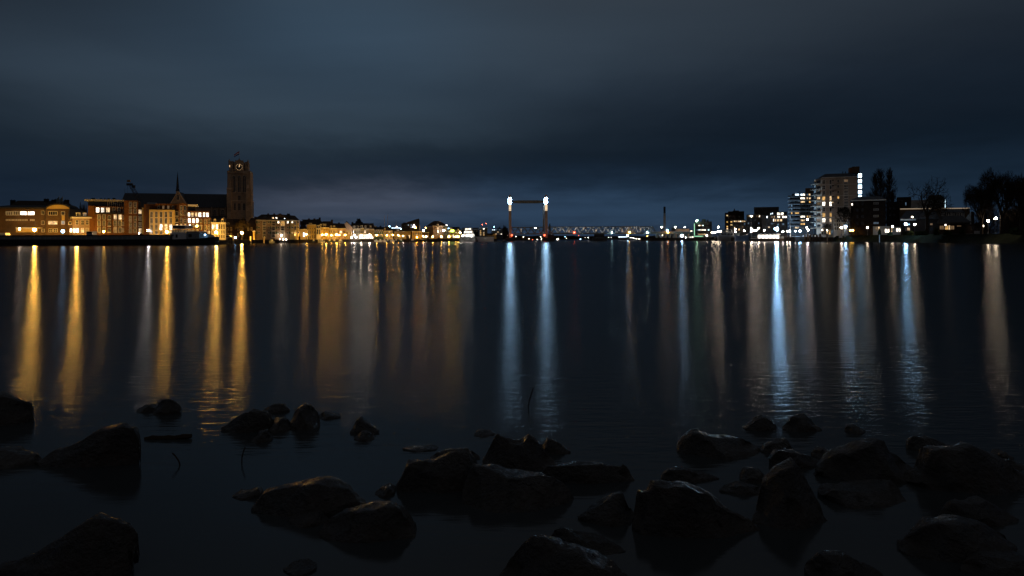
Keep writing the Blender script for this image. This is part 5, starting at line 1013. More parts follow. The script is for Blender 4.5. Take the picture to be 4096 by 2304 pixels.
# ================================================================ RIGHT BANK
def blk(name, label, px0, px1, pyt, d, mat, rows=(), cols=(), lit=None, nx=2, ny=1, depth=14, extra=(), default='glass_dark', z0=2.4, group=None, coping=True):
    b = Bld(name, label, px0, px1, d, z0=z0, group=group); b.wall(px0 + .1, px1 - .1, pyt, mat, depth)
    if coping: b.slab(px0 - .3, px1 + .3, pyt - .9, pyt, 'trim_dark', -.25, depth + .2, 'coping')
    b.grid(cols, rows, lit, nx, ny, frame='trim_dark', default=default)
    for x0, x1, y0, y1, l in extra: b.win(x0, x1, y0, y1, l, 2, 1, frame='trim_dark')
    return b
# green office
B = blk('office_block', 'dark office block outlined by a vertical green light and a lamp on its roof corner', 2780, 2847.5, 887, 570, 'concrete_dark', [(900, 904), (917.5, 922), (935, 939)], [(2786 + i * 7.6, 2792 + i * 7.6) for i in range(8)],
        {(0, 0): 'lit_dim', (1, 0): 'lit_white', (2, 0): 'lit_warm', (3, 0): 'lit_cold', (0, 1): 'lit_blue', (1, 1): 'lit_cold', (2, 1): 'lit_white', (3, 1): 'lit_white', (4, 1): 'lit_white', (5, 1): 'lit_blue', (6, 1): 'lit_cold', (1, 2): 'lit_warm', (2, 2): 'lit_amber', (3, 2): 'lit_warm', (4, 2): 'lit_warm'})
B.slab(2776.5, 2779, 894, 942, 'lit_green', -.5, .4, 'light_tube'); B.slab(2776, 2812, 943.5, 946.5, 'lit_green', -1.0, -.1, 'light_tube'); B.slab(2808, 2824, 877, 886, 'concrete_dark', 4, 9, 'roof_box'); B.slab(2828, 2834, 879, 886, 'concrete_dark', 4, 8, 'roof_box')
for y in (898, 906, 915.5, 924, 933): B.slab(2780, 2849.5, y - .8, y + .6, 'trim_dark', -.7, -.003, 'ledge')
lamp(2787.5, 883, 568, 'green', 1300, 'greenish white lamp on the left roof corner of the green lit office', z0=bz(887, 2787, 568), r=.7)
lamp(2728, 943, 575, 'cold', 7000, 'blazing cold quay lamp left of the green lit office', 1.0, 'mast', r=.8)
lamp(2827, 942.5, 552, 'warm', 900, 'small orange tinted lamp at the foot of the green lit office', r=.4, sample=False)
lamp(2743, 951, 560, 'white', 600, 'white boat light right of the blazing quay lamp', 1.0, r=.35)
lamp(2873, 909.7, 620, 'warm', 1600, 'lone warm lamp in the sky gap right of the green lit office', kind='mast', r=.6, sample=True)
blk('quay_cafe', 'low white lit cafe before the viaduct end', 2757, 2775, 945, 560, 'plaster_white', [(946, 953)], [(2759, 2765), (2767, 2773)], {(0, 0): 'lit_white', (1, 0): 'lit_white'}, depth=6)
blk('grey_quay_shed', 'pale glazed shed under the viaduct end', 2757, 2776, 921, 640, 'steel_green', [(922, 928)], [(2760, 2770)], {(0, 0): 'lit_white'}, depth=6)
ORD = ['leftmost', 'second', 'third', 'fourth', 'fifth', 'sixth', 'seventh', 'eighth', 'ninth', 'tenth', 'eleventh', 'twelfth', 'thirteenth', 'fourteenth', 'fifteenth']
for i in range(16):
    x = 2847.5 + i * 3.4; y = 931 - i * .56
    if i == 9: continue
    lamp(x, y, 560 - i * 4, 'warm', 500, 'warm lamp of the rising footbridge row, %s' % (ORD[i if i < 9 else i - 1] + (' from the left' if i else '')), 2.4, r=.38, group='row of lamps along the footbridge', sample=False)
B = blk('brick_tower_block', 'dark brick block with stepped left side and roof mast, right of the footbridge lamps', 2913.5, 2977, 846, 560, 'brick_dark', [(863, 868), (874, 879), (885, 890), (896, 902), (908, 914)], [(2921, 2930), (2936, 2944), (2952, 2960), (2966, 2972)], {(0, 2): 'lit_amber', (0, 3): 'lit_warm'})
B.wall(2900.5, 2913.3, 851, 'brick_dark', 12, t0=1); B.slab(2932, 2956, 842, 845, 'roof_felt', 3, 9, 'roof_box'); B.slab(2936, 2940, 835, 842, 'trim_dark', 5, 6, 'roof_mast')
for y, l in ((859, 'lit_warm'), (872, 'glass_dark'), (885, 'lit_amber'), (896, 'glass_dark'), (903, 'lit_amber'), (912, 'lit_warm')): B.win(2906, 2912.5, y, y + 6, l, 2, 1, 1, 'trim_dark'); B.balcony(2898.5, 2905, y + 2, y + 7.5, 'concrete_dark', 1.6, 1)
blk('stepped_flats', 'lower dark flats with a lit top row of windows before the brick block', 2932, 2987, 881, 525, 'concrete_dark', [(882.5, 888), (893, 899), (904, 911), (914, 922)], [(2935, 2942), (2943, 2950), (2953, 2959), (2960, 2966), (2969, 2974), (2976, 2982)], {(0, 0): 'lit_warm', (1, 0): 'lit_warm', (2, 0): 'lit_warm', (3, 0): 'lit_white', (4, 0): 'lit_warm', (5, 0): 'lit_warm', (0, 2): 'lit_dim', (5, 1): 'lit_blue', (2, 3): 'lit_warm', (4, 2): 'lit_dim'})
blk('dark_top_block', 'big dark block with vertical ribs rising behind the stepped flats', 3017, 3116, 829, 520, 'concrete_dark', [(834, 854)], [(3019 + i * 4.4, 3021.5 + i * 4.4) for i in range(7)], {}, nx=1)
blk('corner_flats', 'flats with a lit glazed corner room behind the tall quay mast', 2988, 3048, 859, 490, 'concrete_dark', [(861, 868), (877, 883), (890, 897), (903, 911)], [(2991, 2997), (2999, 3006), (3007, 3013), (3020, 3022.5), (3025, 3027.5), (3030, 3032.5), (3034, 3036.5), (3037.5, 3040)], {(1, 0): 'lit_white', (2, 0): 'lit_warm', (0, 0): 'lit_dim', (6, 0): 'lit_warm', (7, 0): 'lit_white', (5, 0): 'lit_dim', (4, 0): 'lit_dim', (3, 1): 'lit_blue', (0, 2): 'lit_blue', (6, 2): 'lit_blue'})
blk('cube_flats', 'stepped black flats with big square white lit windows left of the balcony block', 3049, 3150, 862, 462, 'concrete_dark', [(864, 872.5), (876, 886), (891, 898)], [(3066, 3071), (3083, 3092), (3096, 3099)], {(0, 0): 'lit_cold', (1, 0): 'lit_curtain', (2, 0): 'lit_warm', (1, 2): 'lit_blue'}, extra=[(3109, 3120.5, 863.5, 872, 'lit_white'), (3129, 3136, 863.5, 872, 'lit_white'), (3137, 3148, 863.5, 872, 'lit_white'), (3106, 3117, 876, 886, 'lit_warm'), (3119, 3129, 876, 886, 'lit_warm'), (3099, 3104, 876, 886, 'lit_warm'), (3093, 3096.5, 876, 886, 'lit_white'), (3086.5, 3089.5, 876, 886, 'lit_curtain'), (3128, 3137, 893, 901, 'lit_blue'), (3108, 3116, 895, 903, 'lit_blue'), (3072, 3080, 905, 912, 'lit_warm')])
b = blk('cube_flats_upper', 'upper black cube with four glowing square panes on the stepped flats', 3078, 3149, 848, 466, 'concrete_dark', extra=[(3108.5, 3121, 850, 860.8, 'lit_white'), (3122.8, 3135, 850, 860.8, 'lit_white'), (3088, 3092, 851, 857, 'lit_cold'), (3082.5, 3085, 853, 859, 'lit_cold')])
# balcony flats
B = Bld('balcony_flats', 'nine storey flats with dark wraparound balconies left of the white lit tower', 3160, 3254, 425, z0=2.4)
B.wall(3160, 3253.5, 787, 'concrete_dark', 18); B.wall(3169, 3253, 774, 'brick_dark', 14, t0=1.5, pyb=786.9, name='top_floor'); B.wall(3223, 3253.4, 752, 'brick_brown', 8, t0=4, pyb=773.9, name='roof_box'); B.slab(3196, 3199, 766, 773, 'trim_dark', 5, 6, 'roof_pipe')
fl = [(787.8 + i * 14.7) for i in range(9)]
for i, y in enumerate(fl):
    B.slab(3152, 3254, y - 1.0, y + .8, 'steel_grey', -2.2, -.003, 'balcony_slab'); B.balcony(3152, 3200, y - 5.2, y + .9, 'trim_dark', 2.3, 0, solid=True); B.balcony(3200.5, 3254, y - 4.6, y + .9, 'trim_dark', 2.3, 0)
LB = {(2, 0): 'lit_white', (3, 0): 'lit_warm', (4, 0): 'lit_warm', (2, 1): 'lit_warm', (4, 1): 'lit_amber', (1, 4): 'lit_amber', (0, 4): 'lit_amber', (2, 5): 'lit_white', (3, 5): 'lit_amber', (4, 5): 'lit_warm', (2, 6): 'lit_warm', (3, 6): 'lit_dim', (2, 7): 'lit_amber', (1, 8): 'lit_warm', (0, 2): 'lit_blue', (0, 6): 'lit_blue', (0, 3): 'lit_blue'}
for j, y in enumerate(fl[:9]):
    y0 = y + 1.2
    for i, (x0, x1) in enumerate(((3164, 3170), (3179, 3197), (3202, 3220.5), (3227, 3233), (3236, 3244))):
        B.win(x0, x1, y0, y0 + 8.2, LB.get((i, j), 'glass_dark'), 3 if x1 - x0 > 10 else 1, 1, 0, 'trim_dark')
for x0, x1, l in ((3180, 3197, 'lit_cold'), (3202, 3212, 'lit_cold'), (3213, 3221, 'lit_white'), (3227, 3233, 'lit_blue'), (3235, 3242, 'lit_warm')): B.win(x0, x1, 774.5, 783, l, 2, 1, 1.5, 'trim_dark')
# the pale tower
B = Bld('apartment_tower', 'tall buff brick apartment tower with a white lit stair shaft, highest on the right', 3288, 3431, 396, 390, z0=2.4)
B.wall(3288, 3430.5, 709.5, 'brick_pale', 18)
B2 = Bld('x', 'x', 3255, 3288, 408, 396, z0=2.4); bpy.data.objects.remove(B2.root); B2.root = B.root
B2.wall(3266, 3287.8, 715, 'brick_pale', 10, name='corner_wall'); B2.wall(3256, 3265.8, 724, 'glass_dark', 8, name='glass_corner', t0=.5)
q = B.mb(); za, zb = B.z(3350, 709.2), B.z(3350, 692.5); q.loft([[(B.s(3270), 0.5, za - .6), (B.s(3290), -.5, za), (B.s(3432), -.5, za), (B.s(3432), 18.5, za), (B.s(3270), 18.5, za)], [(B.s(3300, 4), 4.1, zb), (B.s(3307, 4), 4, zb + .1), (B.s(3408, 4), 4, zb + .1), (B.s(3408, 4), 14, zb + .1), (B.s(3300, 4), 14, zb)]]); q.obj('roof', 'roof_slate', B.root)
B.slab(3287.5, 3431.5, 707.6, 709.3, 'trim_white', -.7, -.51, 'eaves')
for y in (737.4, 782, 826.5, 870): B.slab(3288.2, 3430.8, y - .5, y + .5, 'trim_white', -.12, -.002, 'string_course')
B.wall(3431, 3450, 691, 'plaster_grey', 10, t0=2, name='stair_shaft')
emit('shaft_white', (.5, .76, 1.0), 9.0, True)
for y0, y1 in ((694, 710.5), (716.5, 732.5), (738.5, 755), (760.5, 777), (782, 787)): B.win(3432.5, 3448.5, y0, y1, 'shaft_white', 2, 1, 1.98, 'trim_white')
B.wall(3411, 3439, 666, 'brick_brown', 8, t0=5, pyb=691.5, name='roof_house'); B.wall(3400, 3410.8, 670, 'brick_red', 6, t0=5.5, pyb=692, name='roof_house')
for x in (3371, 3382): B.slab(x, x + 2.5, 686, 692.4, 'trim_dark', 8, 9, 'roof_pipe')
LA = {('A', 3): 'lit_amber', ('B', 3): 'lit_warm', ('C', 3): 'lit_amber', ('A', 4): 'lit_white', ('B', 4): 'lit_white', ('A', 6): 'lit_amber', ('B', 6): 'lit_amber', ('A', 7): 'lit_white', ('B', 7): 'lit_warm', ('D', 0): 'lit_curtain', ('L', 3): 'lit_warm', ('L', 4): 'lit_dim', ('L', 7): 'lit_dim'}
for j in range(9):
    y = 719.5 + j * 21.9
    B.win(3289, 3302, y, y + 17, LA.get(('A', j), 'glass_dark'), 2, 2, 0) if y < 900 else None
    if y < 905: B.win(3318, 3327, y, y + 17, LA.get(('B', j), 'glass_dark'), 1, 3, 0)
    if j < 6: B.win(3328, 3336, y, y + 9, 'lit_warm' if j == 4 else 'glass_dark', 1, 1, 0, 'trim_dark'); B.balcony(3327.5, 3347.5, y + 4, y + 17, 'brick_pale', 1.5, 0, solid=True); B.win(3349, 3357.5, y - 1, y + 9.5, LA.get(('C', j), 'glass_dark'), 1, 2, 0)
    if j < 7: B.win(3376, 3393, y - 2, y + 8.5, LA.get(('D', j), 'glass_dark'), 2, 2, 0); B.win(3376, 3393, y + 9.5, y + 17.5, 'glass_dark', 2, 2, 0)
    if y < 905:
        B2.win(3269, 3282, y + 2, y + 13, LA.get(('L', j), 'glass_dark'), 3, 1, 0, 'trim_dark'); B2.balcony(3257, 3283, y + 9, y + 18, 'brick_pale', 2.2, 0)
        B2.win(3259, 3264, y - 1, y + 9, 'lit_blue' if j % 3 else 'lit_dim', 1, 2, .48)
# base
blk('tower_podium', 'low glazed shop podium at the foot of the buff tower', 3284, 3400, 917, 378, 'concrete', [(919, 938)], [(3288 + i * 9.2, 3294 + i * 9.2) for i in range(12)], {(2, 0): 'lit_warm', (3, 0): 'lit_amber', (6, 0): 'lit_dim', (8, 0): 'lit_warm', (9, 0): 'lit_white', (4, 0): 'lit_blue', (7, 0): 'lit_cold'}, nx=1, ny=2, depth=8)
blk('white_terrace_house', 'white terraced houses half hidden by bare trees right of the tower foot', 3334, 3412, 876, 366, 'plaster_grey', [(880, 888), (894, 904), (908, 920)], [(3338 + i * 9, 3343 + i * 9) for i in range(8)], {(0, 0): 'lit_dim', (3, 1): 'lit_curtain', (5, 2): 'lit_warm', (6, 0): 'lit_blue', (2, 2): 'lit_dim'}, nx=2, ny=2, depth=8)
B = Bld('dark_brick_flats', 'broad dark brick flats with shallow hipped roof right of the buff tower', 3413, 3545, 345, z0=3.0)
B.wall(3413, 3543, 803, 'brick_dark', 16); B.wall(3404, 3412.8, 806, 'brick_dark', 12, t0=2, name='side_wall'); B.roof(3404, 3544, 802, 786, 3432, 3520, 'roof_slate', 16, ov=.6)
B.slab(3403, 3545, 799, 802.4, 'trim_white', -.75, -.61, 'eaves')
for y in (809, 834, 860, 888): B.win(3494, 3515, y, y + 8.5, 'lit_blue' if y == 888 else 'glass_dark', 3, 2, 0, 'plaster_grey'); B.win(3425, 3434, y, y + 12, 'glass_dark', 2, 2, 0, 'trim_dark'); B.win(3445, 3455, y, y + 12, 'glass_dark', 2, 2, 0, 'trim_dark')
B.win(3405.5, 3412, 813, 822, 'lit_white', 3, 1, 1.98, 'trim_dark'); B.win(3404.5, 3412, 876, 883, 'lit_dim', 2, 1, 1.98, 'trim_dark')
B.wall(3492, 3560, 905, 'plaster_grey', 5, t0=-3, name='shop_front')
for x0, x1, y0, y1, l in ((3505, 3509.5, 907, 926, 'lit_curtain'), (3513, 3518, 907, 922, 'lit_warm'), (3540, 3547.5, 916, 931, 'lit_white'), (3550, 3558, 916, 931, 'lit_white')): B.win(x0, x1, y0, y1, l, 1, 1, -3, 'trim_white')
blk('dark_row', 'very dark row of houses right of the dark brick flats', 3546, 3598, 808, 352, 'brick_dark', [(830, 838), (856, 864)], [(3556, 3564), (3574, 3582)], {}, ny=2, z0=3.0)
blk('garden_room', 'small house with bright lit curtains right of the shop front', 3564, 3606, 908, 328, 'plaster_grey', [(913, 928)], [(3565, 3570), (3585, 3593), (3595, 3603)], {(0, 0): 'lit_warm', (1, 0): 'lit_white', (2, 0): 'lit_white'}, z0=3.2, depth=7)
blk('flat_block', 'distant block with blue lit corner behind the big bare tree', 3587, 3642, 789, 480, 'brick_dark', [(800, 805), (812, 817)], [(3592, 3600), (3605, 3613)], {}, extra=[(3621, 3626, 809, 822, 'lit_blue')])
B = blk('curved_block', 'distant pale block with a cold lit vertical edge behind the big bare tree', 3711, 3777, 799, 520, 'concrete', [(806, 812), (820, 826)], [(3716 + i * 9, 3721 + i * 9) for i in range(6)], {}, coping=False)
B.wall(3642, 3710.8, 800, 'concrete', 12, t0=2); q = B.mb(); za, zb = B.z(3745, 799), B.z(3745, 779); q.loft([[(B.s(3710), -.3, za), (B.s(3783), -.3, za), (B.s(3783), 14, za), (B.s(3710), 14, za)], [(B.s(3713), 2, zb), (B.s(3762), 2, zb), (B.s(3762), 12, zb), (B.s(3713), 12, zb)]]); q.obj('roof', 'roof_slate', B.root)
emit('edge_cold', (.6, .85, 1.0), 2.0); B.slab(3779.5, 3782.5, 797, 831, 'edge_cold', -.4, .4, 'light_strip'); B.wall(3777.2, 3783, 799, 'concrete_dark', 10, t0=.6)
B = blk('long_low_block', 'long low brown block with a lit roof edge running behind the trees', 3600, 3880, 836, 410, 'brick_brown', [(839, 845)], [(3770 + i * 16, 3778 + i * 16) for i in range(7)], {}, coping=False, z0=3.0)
emit('edge_painted_glow', (1.0, .75, .5), .28); B.slab(3600, 3880, 832.5, 834.8, 'edge_painted_glow', -.6, 13, 'roof_edge')  # self-glow painted on the roof edge in place of lamplight falling on it
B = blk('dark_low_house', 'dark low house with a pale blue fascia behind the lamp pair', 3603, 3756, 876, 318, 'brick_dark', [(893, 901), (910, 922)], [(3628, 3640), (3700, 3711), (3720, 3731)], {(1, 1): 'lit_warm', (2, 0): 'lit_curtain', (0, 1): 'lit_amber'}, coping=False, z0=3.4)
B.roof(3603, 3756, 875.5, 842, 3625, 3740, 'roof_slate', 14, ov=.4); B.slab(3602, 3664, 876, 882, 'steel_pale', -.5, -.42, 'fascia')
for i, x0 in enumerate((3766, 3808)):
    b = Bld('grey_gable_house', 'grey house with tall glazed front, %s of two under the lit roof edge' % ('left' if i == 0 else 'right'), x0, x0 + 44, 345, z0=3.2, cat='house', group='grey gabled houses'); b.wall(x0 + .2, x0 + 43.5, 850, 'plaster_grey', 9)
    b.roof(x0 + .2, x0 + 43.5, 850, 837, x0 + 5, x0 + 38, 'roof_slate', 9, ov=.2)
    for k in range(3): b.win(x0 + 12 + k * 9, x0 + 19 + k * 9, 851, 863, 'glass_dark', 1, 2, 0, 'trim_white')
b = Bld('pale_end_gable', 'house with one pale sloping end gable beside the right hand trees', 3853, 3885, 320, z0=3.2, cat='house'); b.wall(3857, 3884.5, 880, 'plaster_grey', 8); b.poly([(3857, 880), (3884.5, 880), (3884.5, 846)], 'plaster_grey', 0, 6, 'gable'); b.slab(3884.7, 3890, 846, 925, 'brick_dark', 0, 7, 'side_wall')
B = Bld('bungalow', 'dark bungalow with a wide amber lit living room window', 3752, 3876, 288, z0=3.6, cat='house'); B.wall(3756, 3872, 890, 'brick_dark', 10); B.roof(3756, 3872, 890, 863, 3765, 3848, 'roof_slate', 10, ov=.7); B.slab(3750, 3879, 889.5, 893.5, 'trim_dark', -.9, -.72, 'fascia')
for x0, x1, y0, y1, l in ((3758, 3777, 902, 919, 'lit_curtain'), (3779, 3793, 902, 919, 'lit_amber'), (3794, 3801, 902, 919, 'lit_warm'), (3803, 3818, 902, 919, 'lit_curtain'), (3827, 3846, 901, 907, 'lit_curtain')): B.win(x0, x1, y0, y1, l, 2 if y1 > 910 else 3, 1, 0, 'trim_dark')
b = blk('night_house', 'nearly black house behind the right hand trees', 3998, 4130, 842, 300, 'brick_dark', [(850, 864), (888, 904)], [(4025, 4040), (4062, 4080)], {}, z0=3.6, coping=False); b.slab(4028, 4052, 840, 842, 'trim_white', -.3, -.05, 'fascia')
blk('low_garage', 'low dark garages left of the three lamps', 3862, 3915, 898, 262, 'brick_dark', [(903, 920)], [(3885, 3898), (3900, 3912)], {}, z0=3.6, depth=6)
# lamps on the right bank
G3 = 'street lamps on the right bank'
for px, py, d, col, pw, lab, kd in (
    (2941.5, 917, 500, 'warm', 3000, 'warm lamp before the lower dark flats', 'post'), (2942, 927, 498, 'warm', 1200, 'small warm lamp right below the one before the lower dark flats', 'post'), (2976.5, 922.5, 480, 'warm', 3000, 'warm lamp left of the tall quay mast', 'post'),
    (3005, 864, 450, 'warm', 4500, 'warm lamp at the top of the tall quay mast', 'mast'), (3005, 914.5, 446, 'warm', 7000, 'bright warm lamp at the foot of the tall quay mast, upper', 'ball'), (3005.5, 926, 446, 'white', 5000, 'bright white lamp at the foot of the tall quay mast, lower', 'ball'),
    (3016, 922.5, 440, 'white', 3500, 'white terrace lamp, left of the close pair', 'post'), (3025, 921.5, 440, 'white', 3500, 'white terrace lamp, right of the close pair', 'post'),
    (3035, 912.5, 436, 'warm', 12000, 'large warm white lamp left on the pontoon quay', 'mast'), (3057.5, 921.5, 432, 'warm', 5000, 'warm lamp between the two largest lamps', 'post'),
    (3106.5, 915.5, 418, 'cold', 34000, 'largest and brightest floodlight, blue white over the pontoon', 'mast'), (3131, 926, 410, 'white', 4000, 'white lamp right of the largest floodlight', 'post'),
    (3149, 925, 400, 'warm', 8000, 'bright warm lamp, left of the touching pair', 'post'), (3159, 925, 398, 'warm', 8000, 'bright warm lamp, right of the touching pair', 'post'),
    (3181, 924.5, 392, 'white', 1500, 'white lamp before the balcony flats, left', 'post'), (3200, 924, 386, 'cold', 2500, 'cold lamp before the balcony flats, right', 'post'),
    (3227, 910, 384, 'white', 1500, 'upper white lamp before the right half of the balcony flats', 'post'), (3232, 920, 378, 'warm', 7000, 'bright warm lamp below the upper one, before the right half of the balcony flats', 'post'),
    (3230, 877.5, 392, 'violet', 5000, 'violet white lamp high before the balcony flats', 'mast'), (3289, 920, 368, 'warm', 400, 'small warm lamp under the tower podium canopy', 'ball'), (3310.5, 920.5, 362, 'warm', 1200, 'warm lamp before the tower podium', 'post'),
    (3366, 911, 352, 'warm', 9000, 'very bright warm lamp before the white terraced houses', 'post'), (3382.5, 906, 350, 'cold', 5000, 'cold lamp just right of the very bright one before the terraced houses', 'post'),
    (3402, 921.5, 344, 'sodium', 2200, 'yellow lamp, left of the twin pair', 'post'), (3411.5, 921.5, 342, 'sodium', 2200, 'yellow lamp, right of the twin pair', 'post'),
    (3470, 910.5, 328, 'warm', 4500, 'warm lamp on the green bank before the dark brick flats', 'post'), (3570.5, 906, 308, 'warm', 3500, 'warm lamp before the house with bright curtains', 'post'),
    (3623, 896.5, 296, 'cold', 4500, 'cold blue lamp, left of the pair before the big bare tree', 'post'), (3659, 898, 290, 'warm', 4500, 'warm lamp, right of the pair before the big bare tree', 'post'),
    (3649, 868, 312, 'warm', 500, 'small warm lamp high on the dark low house', 'ball'), (3926, 889, 246, 'warm', 3500, 'warm lamp, leftmost of the rising three at the right', 'post'), (3952.5, 883.5, 242, 'warm', 3500, 'warm lamp, middle of the rising three at the right', 'post'),
    (3982.5, 873.5, 238, 'warm', 4500, 'warm lamp, highest of the rising three at the right', 'post'), (3931.5, 903.5, 250, 'warm', 250, 'small twin lamp under the leftmost of the rising three', 'post'), (3782, 900, 285, 'white', 80, 'tiny white lamp above the amber bungalow window', 'ball')):
    pw = pw if col == 'cold' else pw * .17
    lamp(px, py, d, col, pw, lab, 2.4 if px < 3336 else 3.2, kd, group=G3 if kd != 'ball' else None, r=.36 if pw < 2500 else (.5 if pw < 9000 else .9), sample=pw >= 600)
q = MB(); a = P(3005, 866, 450.5); root = empty('quay_mast', (a.x, a.y, 2.4), 'tall thin signal mast right of the cube windows', 'mast'); a = P(3161, 870, 402); root.location = (a.x, a.y, 2.4); q.tube((a.x, a.y, 2.38), (a.x, a.y, a.z), .12, .06); q.obj('pole', 'steel_pale', root); q = MB(); q.box(a.x - .4, a.x + .4, a.y - .2, a.y + .2, a.z, a.z + .7); q.obj('signal_head', 'steel_pale', root)
# pontoon terrace
pd = 402.0; x0, x1 = gx(3040, pd), gx(3134, pd); root = empty('pontoon', ((x0 + x1) / 2, pd, 0), 'floating pontoon with a brightly lit white terrace and railing', 'pontoon')
zp = XZ(3090, 955, pd)[1]; q = MB(); q.box(x0, x1, pd, pd + 10, -.5, zp); q.obj('float', 'wood_dark', root)
q = MB(); q.box(x0 + 5, x1 - 1, pd + 4, pd + 9, zp, zp + .25); q.obj('deck', 'canvas_white', root)
q = MB()
for i in range(28): xx = x0 + (x1 - x0) * i / 27; q.tube((xx, pd + .2, zp), (xx, pd + .2, zp + 1.1), .03, n=4)
q.box(x0, x1, pd + .17, pd + .23, zp + 1.1, zp + 1.16); q.box(x0, x1, pd + .17, pd + .23, zp + .55, zp + .6); q.obj('railing', 'canvas_white', root)
emit('terrace_light', (1.0, .88, .78), 4.0, True)
for i in range(6):
    xx = x0 + (x1 - x0) * (.05 + i * .155); q = MB(); q.box(xx, xx + 1.7, pd + 5, pd + 5.1, zp + .3, zp + 2.2); q.obj('lit_screen', 'terrace_light', root)
for i in range(5):
    xx = x0 + (x1 - x0) * (.1 + i * .19); r2 = empty('terrace_umbrella', (xx, pd + 3, zp + .26), 'white lit umbrella on the pontoon terrace, %s of five' % ('leftmost', 'second from the left', 'middle', 'fourth from the left', 'rightmost')[i], 'umbrella', 'umbrellas on the pontoon terrace')
    q = MB(); q.tube((xx, pd + 3, zp + .2), (xx, pd + 3, zp + 2.9), .05); q.obj('pole', 'steel_pale', r2); q = MB(); q.lathe((xx, pd + 3, zp + 2.4), [(1.5, 0), (1.4, .12), (.05, .7)], 10); q.obj('canopy', 'canvas_white', r2)
q = MB(); root = empty('gangway', (gx(3026, 405), 405, 0), 'lit gangway and dolphin posts left of the pontoon', 'gangway'); q.box(gx(3006, 405), gx(3040, 405), 406, 407.5, zp + .1, zp + .4); q.obj('deck', 'steel_pale', root); q = MB(); q.box(gx(3006, 405), gx(3040, 405), 406, 406.06, zp + 1.2, zp + 1.27); q.obj('handrail', 'steel_pale', root)
names_ = ['first', 'second', 'third', 'fourth', 'fifth', 'sixth', 'seventh', 'eighth', 'ninth', 'tenth', 'eleventh', 'twelfth', 'thirteenth']
for i, (px, py, r_) in enumerate(((3010.5, 948, .4), (3036.5, 937, 1.3), (3144.5, 941, .4), (3154, 940, .45), (3171, 939, .5), (3180.5, 939, .5), (3219, 936, .6), (3231, 934, .6), (3242, 938, .55), (3254, 936, .5), (3267, 938, .55), (3281, 934, .7), (3308, 934, .6))):
    tower_post(px, py, D(px) - 1.5, 'dark mooring post on the right quay, %s counted from the left' % names_[i], 'mooring posts along the right quay', r=r_ * .75)
q = MB(); root = empty('quay_fence', (gx(3198, 385), 385, 0), 'low barred fence between mooring posts below the balcony flats', 'fence')
for i in range(14): xx = gx(3184 + i * 2.2, D(3198) - 1); q.box(xx, xx + .12, D(3198) - 1.05, D(3198) - .95, 0, 3.0)
q.obj('bars', 'metal_dark', root); q = MB(); q.box(gx(3183, 383), gx(3215, 383), D(3198) - 1.15, D(3198) - 1.06, 2.8, 2.95); q.obj('rail', 'steel_pale', root)
p0, p1 = P(3356, 943, 338), P(3369, 951, 338); root = empty('notice_board', ((p0.x + p1.x) / 2, 338, 0), 'blank pale notice board on the dark right bank', 'sign'); q = MB(); q.box(p0.x, p1.x, 337.95, 338.05, p1.z, p0.z); q.obj('panel', 'concrete', root)
q = MB(); [q.tube((x, 338.1, 0), (x, 338.1, p0.z - .1), .05) for x in (p0.x + .2, p1.x - .2)]; q.obj('post', 'metal_dark', root)
p = P(3517.7, 939, 308); q = MB(); q.box(p.x - .14, p.x + .14, 307.9, 308.1, 0, p.z); q.obj('marker_post', 'steel_pale', None, 'pale marker post on the grass bank below the dark brick flats', 'post')
p = P(3907, 921, 235); root = empty('shore_sign', (p.x, 235, 2.5), 'small pale sign at the foot of the lit pruned tree', 'sign'); q = MB(); q.box(p.x - .9, p.x + .9, 234.9, 235, 3.3, 4.3); q.obj('panel', 'concrete', root); q = MB(); q.tube((p.x, 235.1, 2.4), (p.x, 235.1, 3.6), .05); q.obj('post', 'metal_dark', root)
# boats at the right bank
GR = 'boats moored on the right bank'
boat(2824, 2864, D(2845) - 6, 'black rounded hull of a small tug below the green lit office', 'hull_black', cab=(.2, .55), cabh=1.4, free=2.6, group=GR, name='tug', cat='boat', cabm='hull_grey')
b = boat(2872, 2960, D(2900) - 10, 'big grey inland motor ship with a stepped wheelhouse', 'hull_grey', cab=(.1, .7), cabh=2.4, free=3.4, group=GR, name='motor_ship', cat='ship', tiers=2, cabm='hull_grey')
boat(2940, 3000, D(2980) - 8, 'dark hulled motor ship with raised bow right of the stepped one', 'hull_blue', cab=(.02, .2), cabh=1.8, free=3.6, group=GR, name='motor_ship', cat='ship', cabm='hull_grey')
boat(2735, 2756, 566, 'small white launch under the blazing quay lamp', 'hull_white', group=GR, free=1.0)
boat(2762, 2776, 564, 'small dark launch left of the green lit office', 'hull_blue', group=GR, free=1.0)
boat(2784, 2800, 558, 'small white launch before the green lit office', 'hull_white', group=GR, free=1.0, lit='lit_cold')
for px, col, hg, d_, z_, lab in ((3227, 'car_white', 1.5, 392, 2.4, 'white car parked under the bright warm lamp of the right quay'), (3262, 'car_dark', 1.5, 380, 2.4, 'dark car parked before the buff tower, left of two'), (3276, 'car_white', 1.5, 376, 2.4, 'pale car parked before the buff tower, right of two'), (3249, 'car_dark', 1.5, 386, 2.4, 'dark car parked right of the white one on the right quay')): car(px, d_, 4.3, hg, col, lab, z0=z_)
